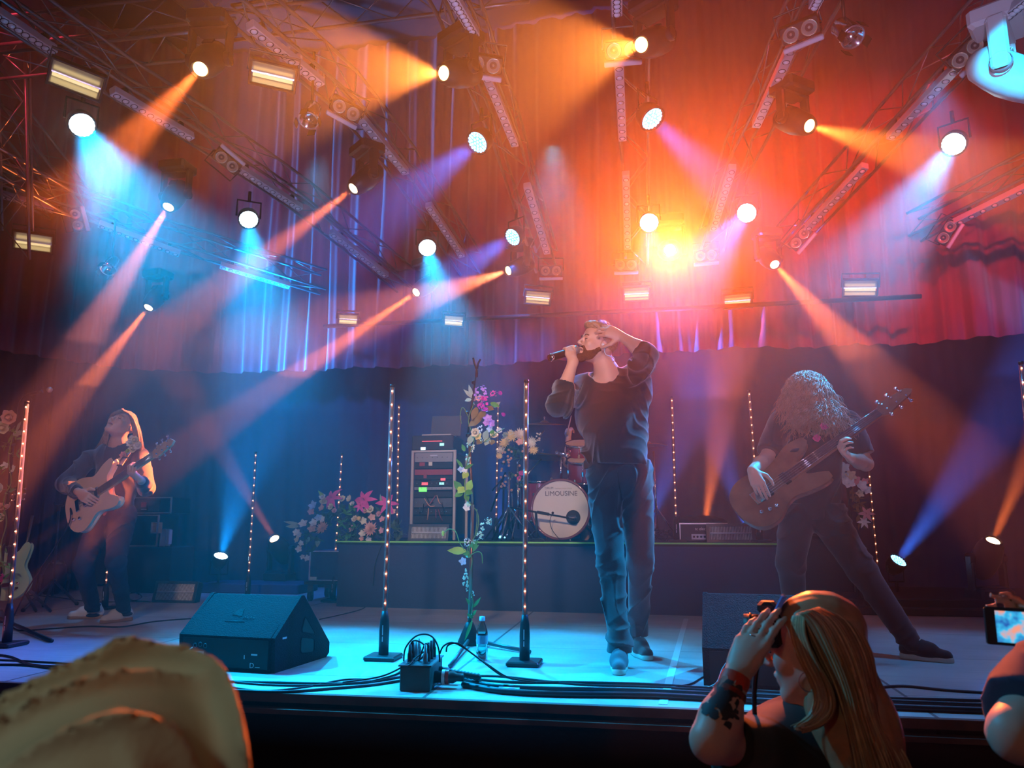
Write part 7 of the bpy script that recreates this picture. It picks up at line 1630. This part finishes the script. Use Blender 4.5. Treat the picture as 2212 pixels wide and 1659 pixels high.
F = Field((el2.x - .12, S0.y - .42, -.55), (S0.x + .42, S0.y + .38, .78), .008)
F.cone(S0, S0 + (el2 - S0) * .62, .098, .086, .04); F.cone(S0 + Vector((.02, 0, .0)), S0 + Vector((.22, .02, 0)), .10, .10, .05); F.cone(S0 + Vector((.14, .02, -.05)), S0 + Vector((.14, .02, -.55)), .16, .16, .05)
F.creases(.010, 18, (.6, .3, .9), 2, 1.6); F.cut_near(S0 + (el2 - S0) * .72, el2 - S0, .15); fmesh(F, 'tee_shirt', mat('navy_tee', (.012, .016, .05), .8, sheen=.3), t)
Pp = at(2198, 1355, 1.93); c = thing('phone', 'phone held sideways at the right edge, stage picture on its screen', 'phone', Pp, rz=math.atan2(view.y, view.x) - PI / 2 - .3)
MB().bbox((.02, 0, 0), (.155, .009, .075), .003).build('case', M['black'], c)
def screen_mat():
    m = bpy.data.materials.new('phone_screen'); m.use_nodes = True; nt = m.node_tree; b = nt.nodes['Principled BSDF']
    tc = nt.nodes.new('ShaderNodeTexCoord'); n = nt.nodes.new('ShaderNodeTexNoise'); n.inputs['Scale'].default_value = 38; r = nt.nodes.new('ShaderNodeValToRGB')
    e = r.color_ramp.elements; e[0].position = .35; e[0].color = (.02, .10, .45, 1); e[1].position = .62; e[1].color = (.9, .35, .25, 1); k = e.new(.5); k.color = (.05, .55, .9, 1)
    nt.links.new(tc.outputs['Object'], n.inputs['Vector']); nt.links.new(n.outputs['Fac'], r.inputs['Fac']); nt.links.new(r.outputs['Color'], b.inputs['Emission Color']); b.inputs['Emission Strength'].default_value = 1.0; m.cycles.emission_sampling = 'NONE'; b.inputs['Base Color'].default_value = (0, 0, 0, 1)
    return m
MB().box((.026, -.0052, 0), (.125, .001, .062)).build('screen', screen_mat(), c)
# ---- person in a beige cap, very close at the lower left
hc = at(225, 1822, .80); t = person('person in a beige cap seen from behind, close to the camera at the lower left', Vector((hc.x, hc.y, -1.1)))
F = Field(hc - Vector((.32, .24, .75)), hc + Vector((.34, .24, .20)), .006); Rm = hframe((-.35, .94, 0), (0, 0, 1)); T = sdf_head(F, hc + Vector((0, 0, -.02)), Rm, 1.05)
F.cone(T(0, -.03, -.05), T(0, -.03, -.17), .058, .066, .03); F.cone(T(-.15, -.03, -.22), T(.15, -.03, -.22), .065, .065, .05); F.cone(T(0, -.02, -.25), T(0, -.02, -.65), .14, .13, .06); fmesh(F, 'body', M['skin'], t)
F = Field(hc - Vector((.32, .24, .75)), hc + Vector((.34, .24, .02)), .008)
F.cone(T(-.15, -.03, -.22), T(.15, -.03, -.22), .078, .078, .05); F.cone(T(0, -.02, -.25), T(0, -.02, -.62), .16, .155, .06); F.cone(T(.15, -.03, -.22), T(.20, .02, -.50), .07, .055, .04); F.cone(T(-.15, -.03, -.22), T(-.20, .02, -.50), .07, .055, .04); fmesh(F, 'jacket', mat('ochre_jacket', (.45, .24, .08), .7), t)
F = Field(hc - Vector((.2, .2, .14)), hc + Vector((.2, .2, .2)), .004); q = Rm.to_quaternion()
F.ell(T(0, -.028, .035), (.083, .104, .090), q, .02); F.ell(T(0, -.06, -.05), (.075, .06, .07), q, .03); fmesh(F, 'hair', M['hair_brown'], t)
F = Field(hc - Vector((.26, .26, .10)), hc + Vector((.26, .28, .22)), .0045)
F.ell(T(0, -.030, .052), (.108, .124, .100), q, .01); F.ell(T(.02, -.02, .09), (.085, .10, .065), q, .04); F.creases(.034, 26, (.25, .5, 1), 5, 1.5, 9); F.creases(.022, 44, (-.5, .5, .9), 2, 2.0, 12)
F.ell(T(0, -.035, .02), (.093, .112, .085), q, .01, 'sub'); F.cut(T(0, 0, .005), Rm @ Vector((0, .12, -1)))
F.cone(T(-.05, .13, .022), T(.05, .13, .022), .010, .010, .02); F.ell(T(0, .12, .025), (.080, .065, .007), q, .012)
fmesh(F, 'cap', mat('beige_cotton_cap', (.50, .48, .36), .8, vary=.08, bump=.1, bscale=200), t)
wb(MB().tube(bez([T(.100, -.08, .012), T(.112, -.055, .012), T(.115, -.03, .014)], 4), .009, 8, flat=.3), 'strap_buckle', M['brass'], t)
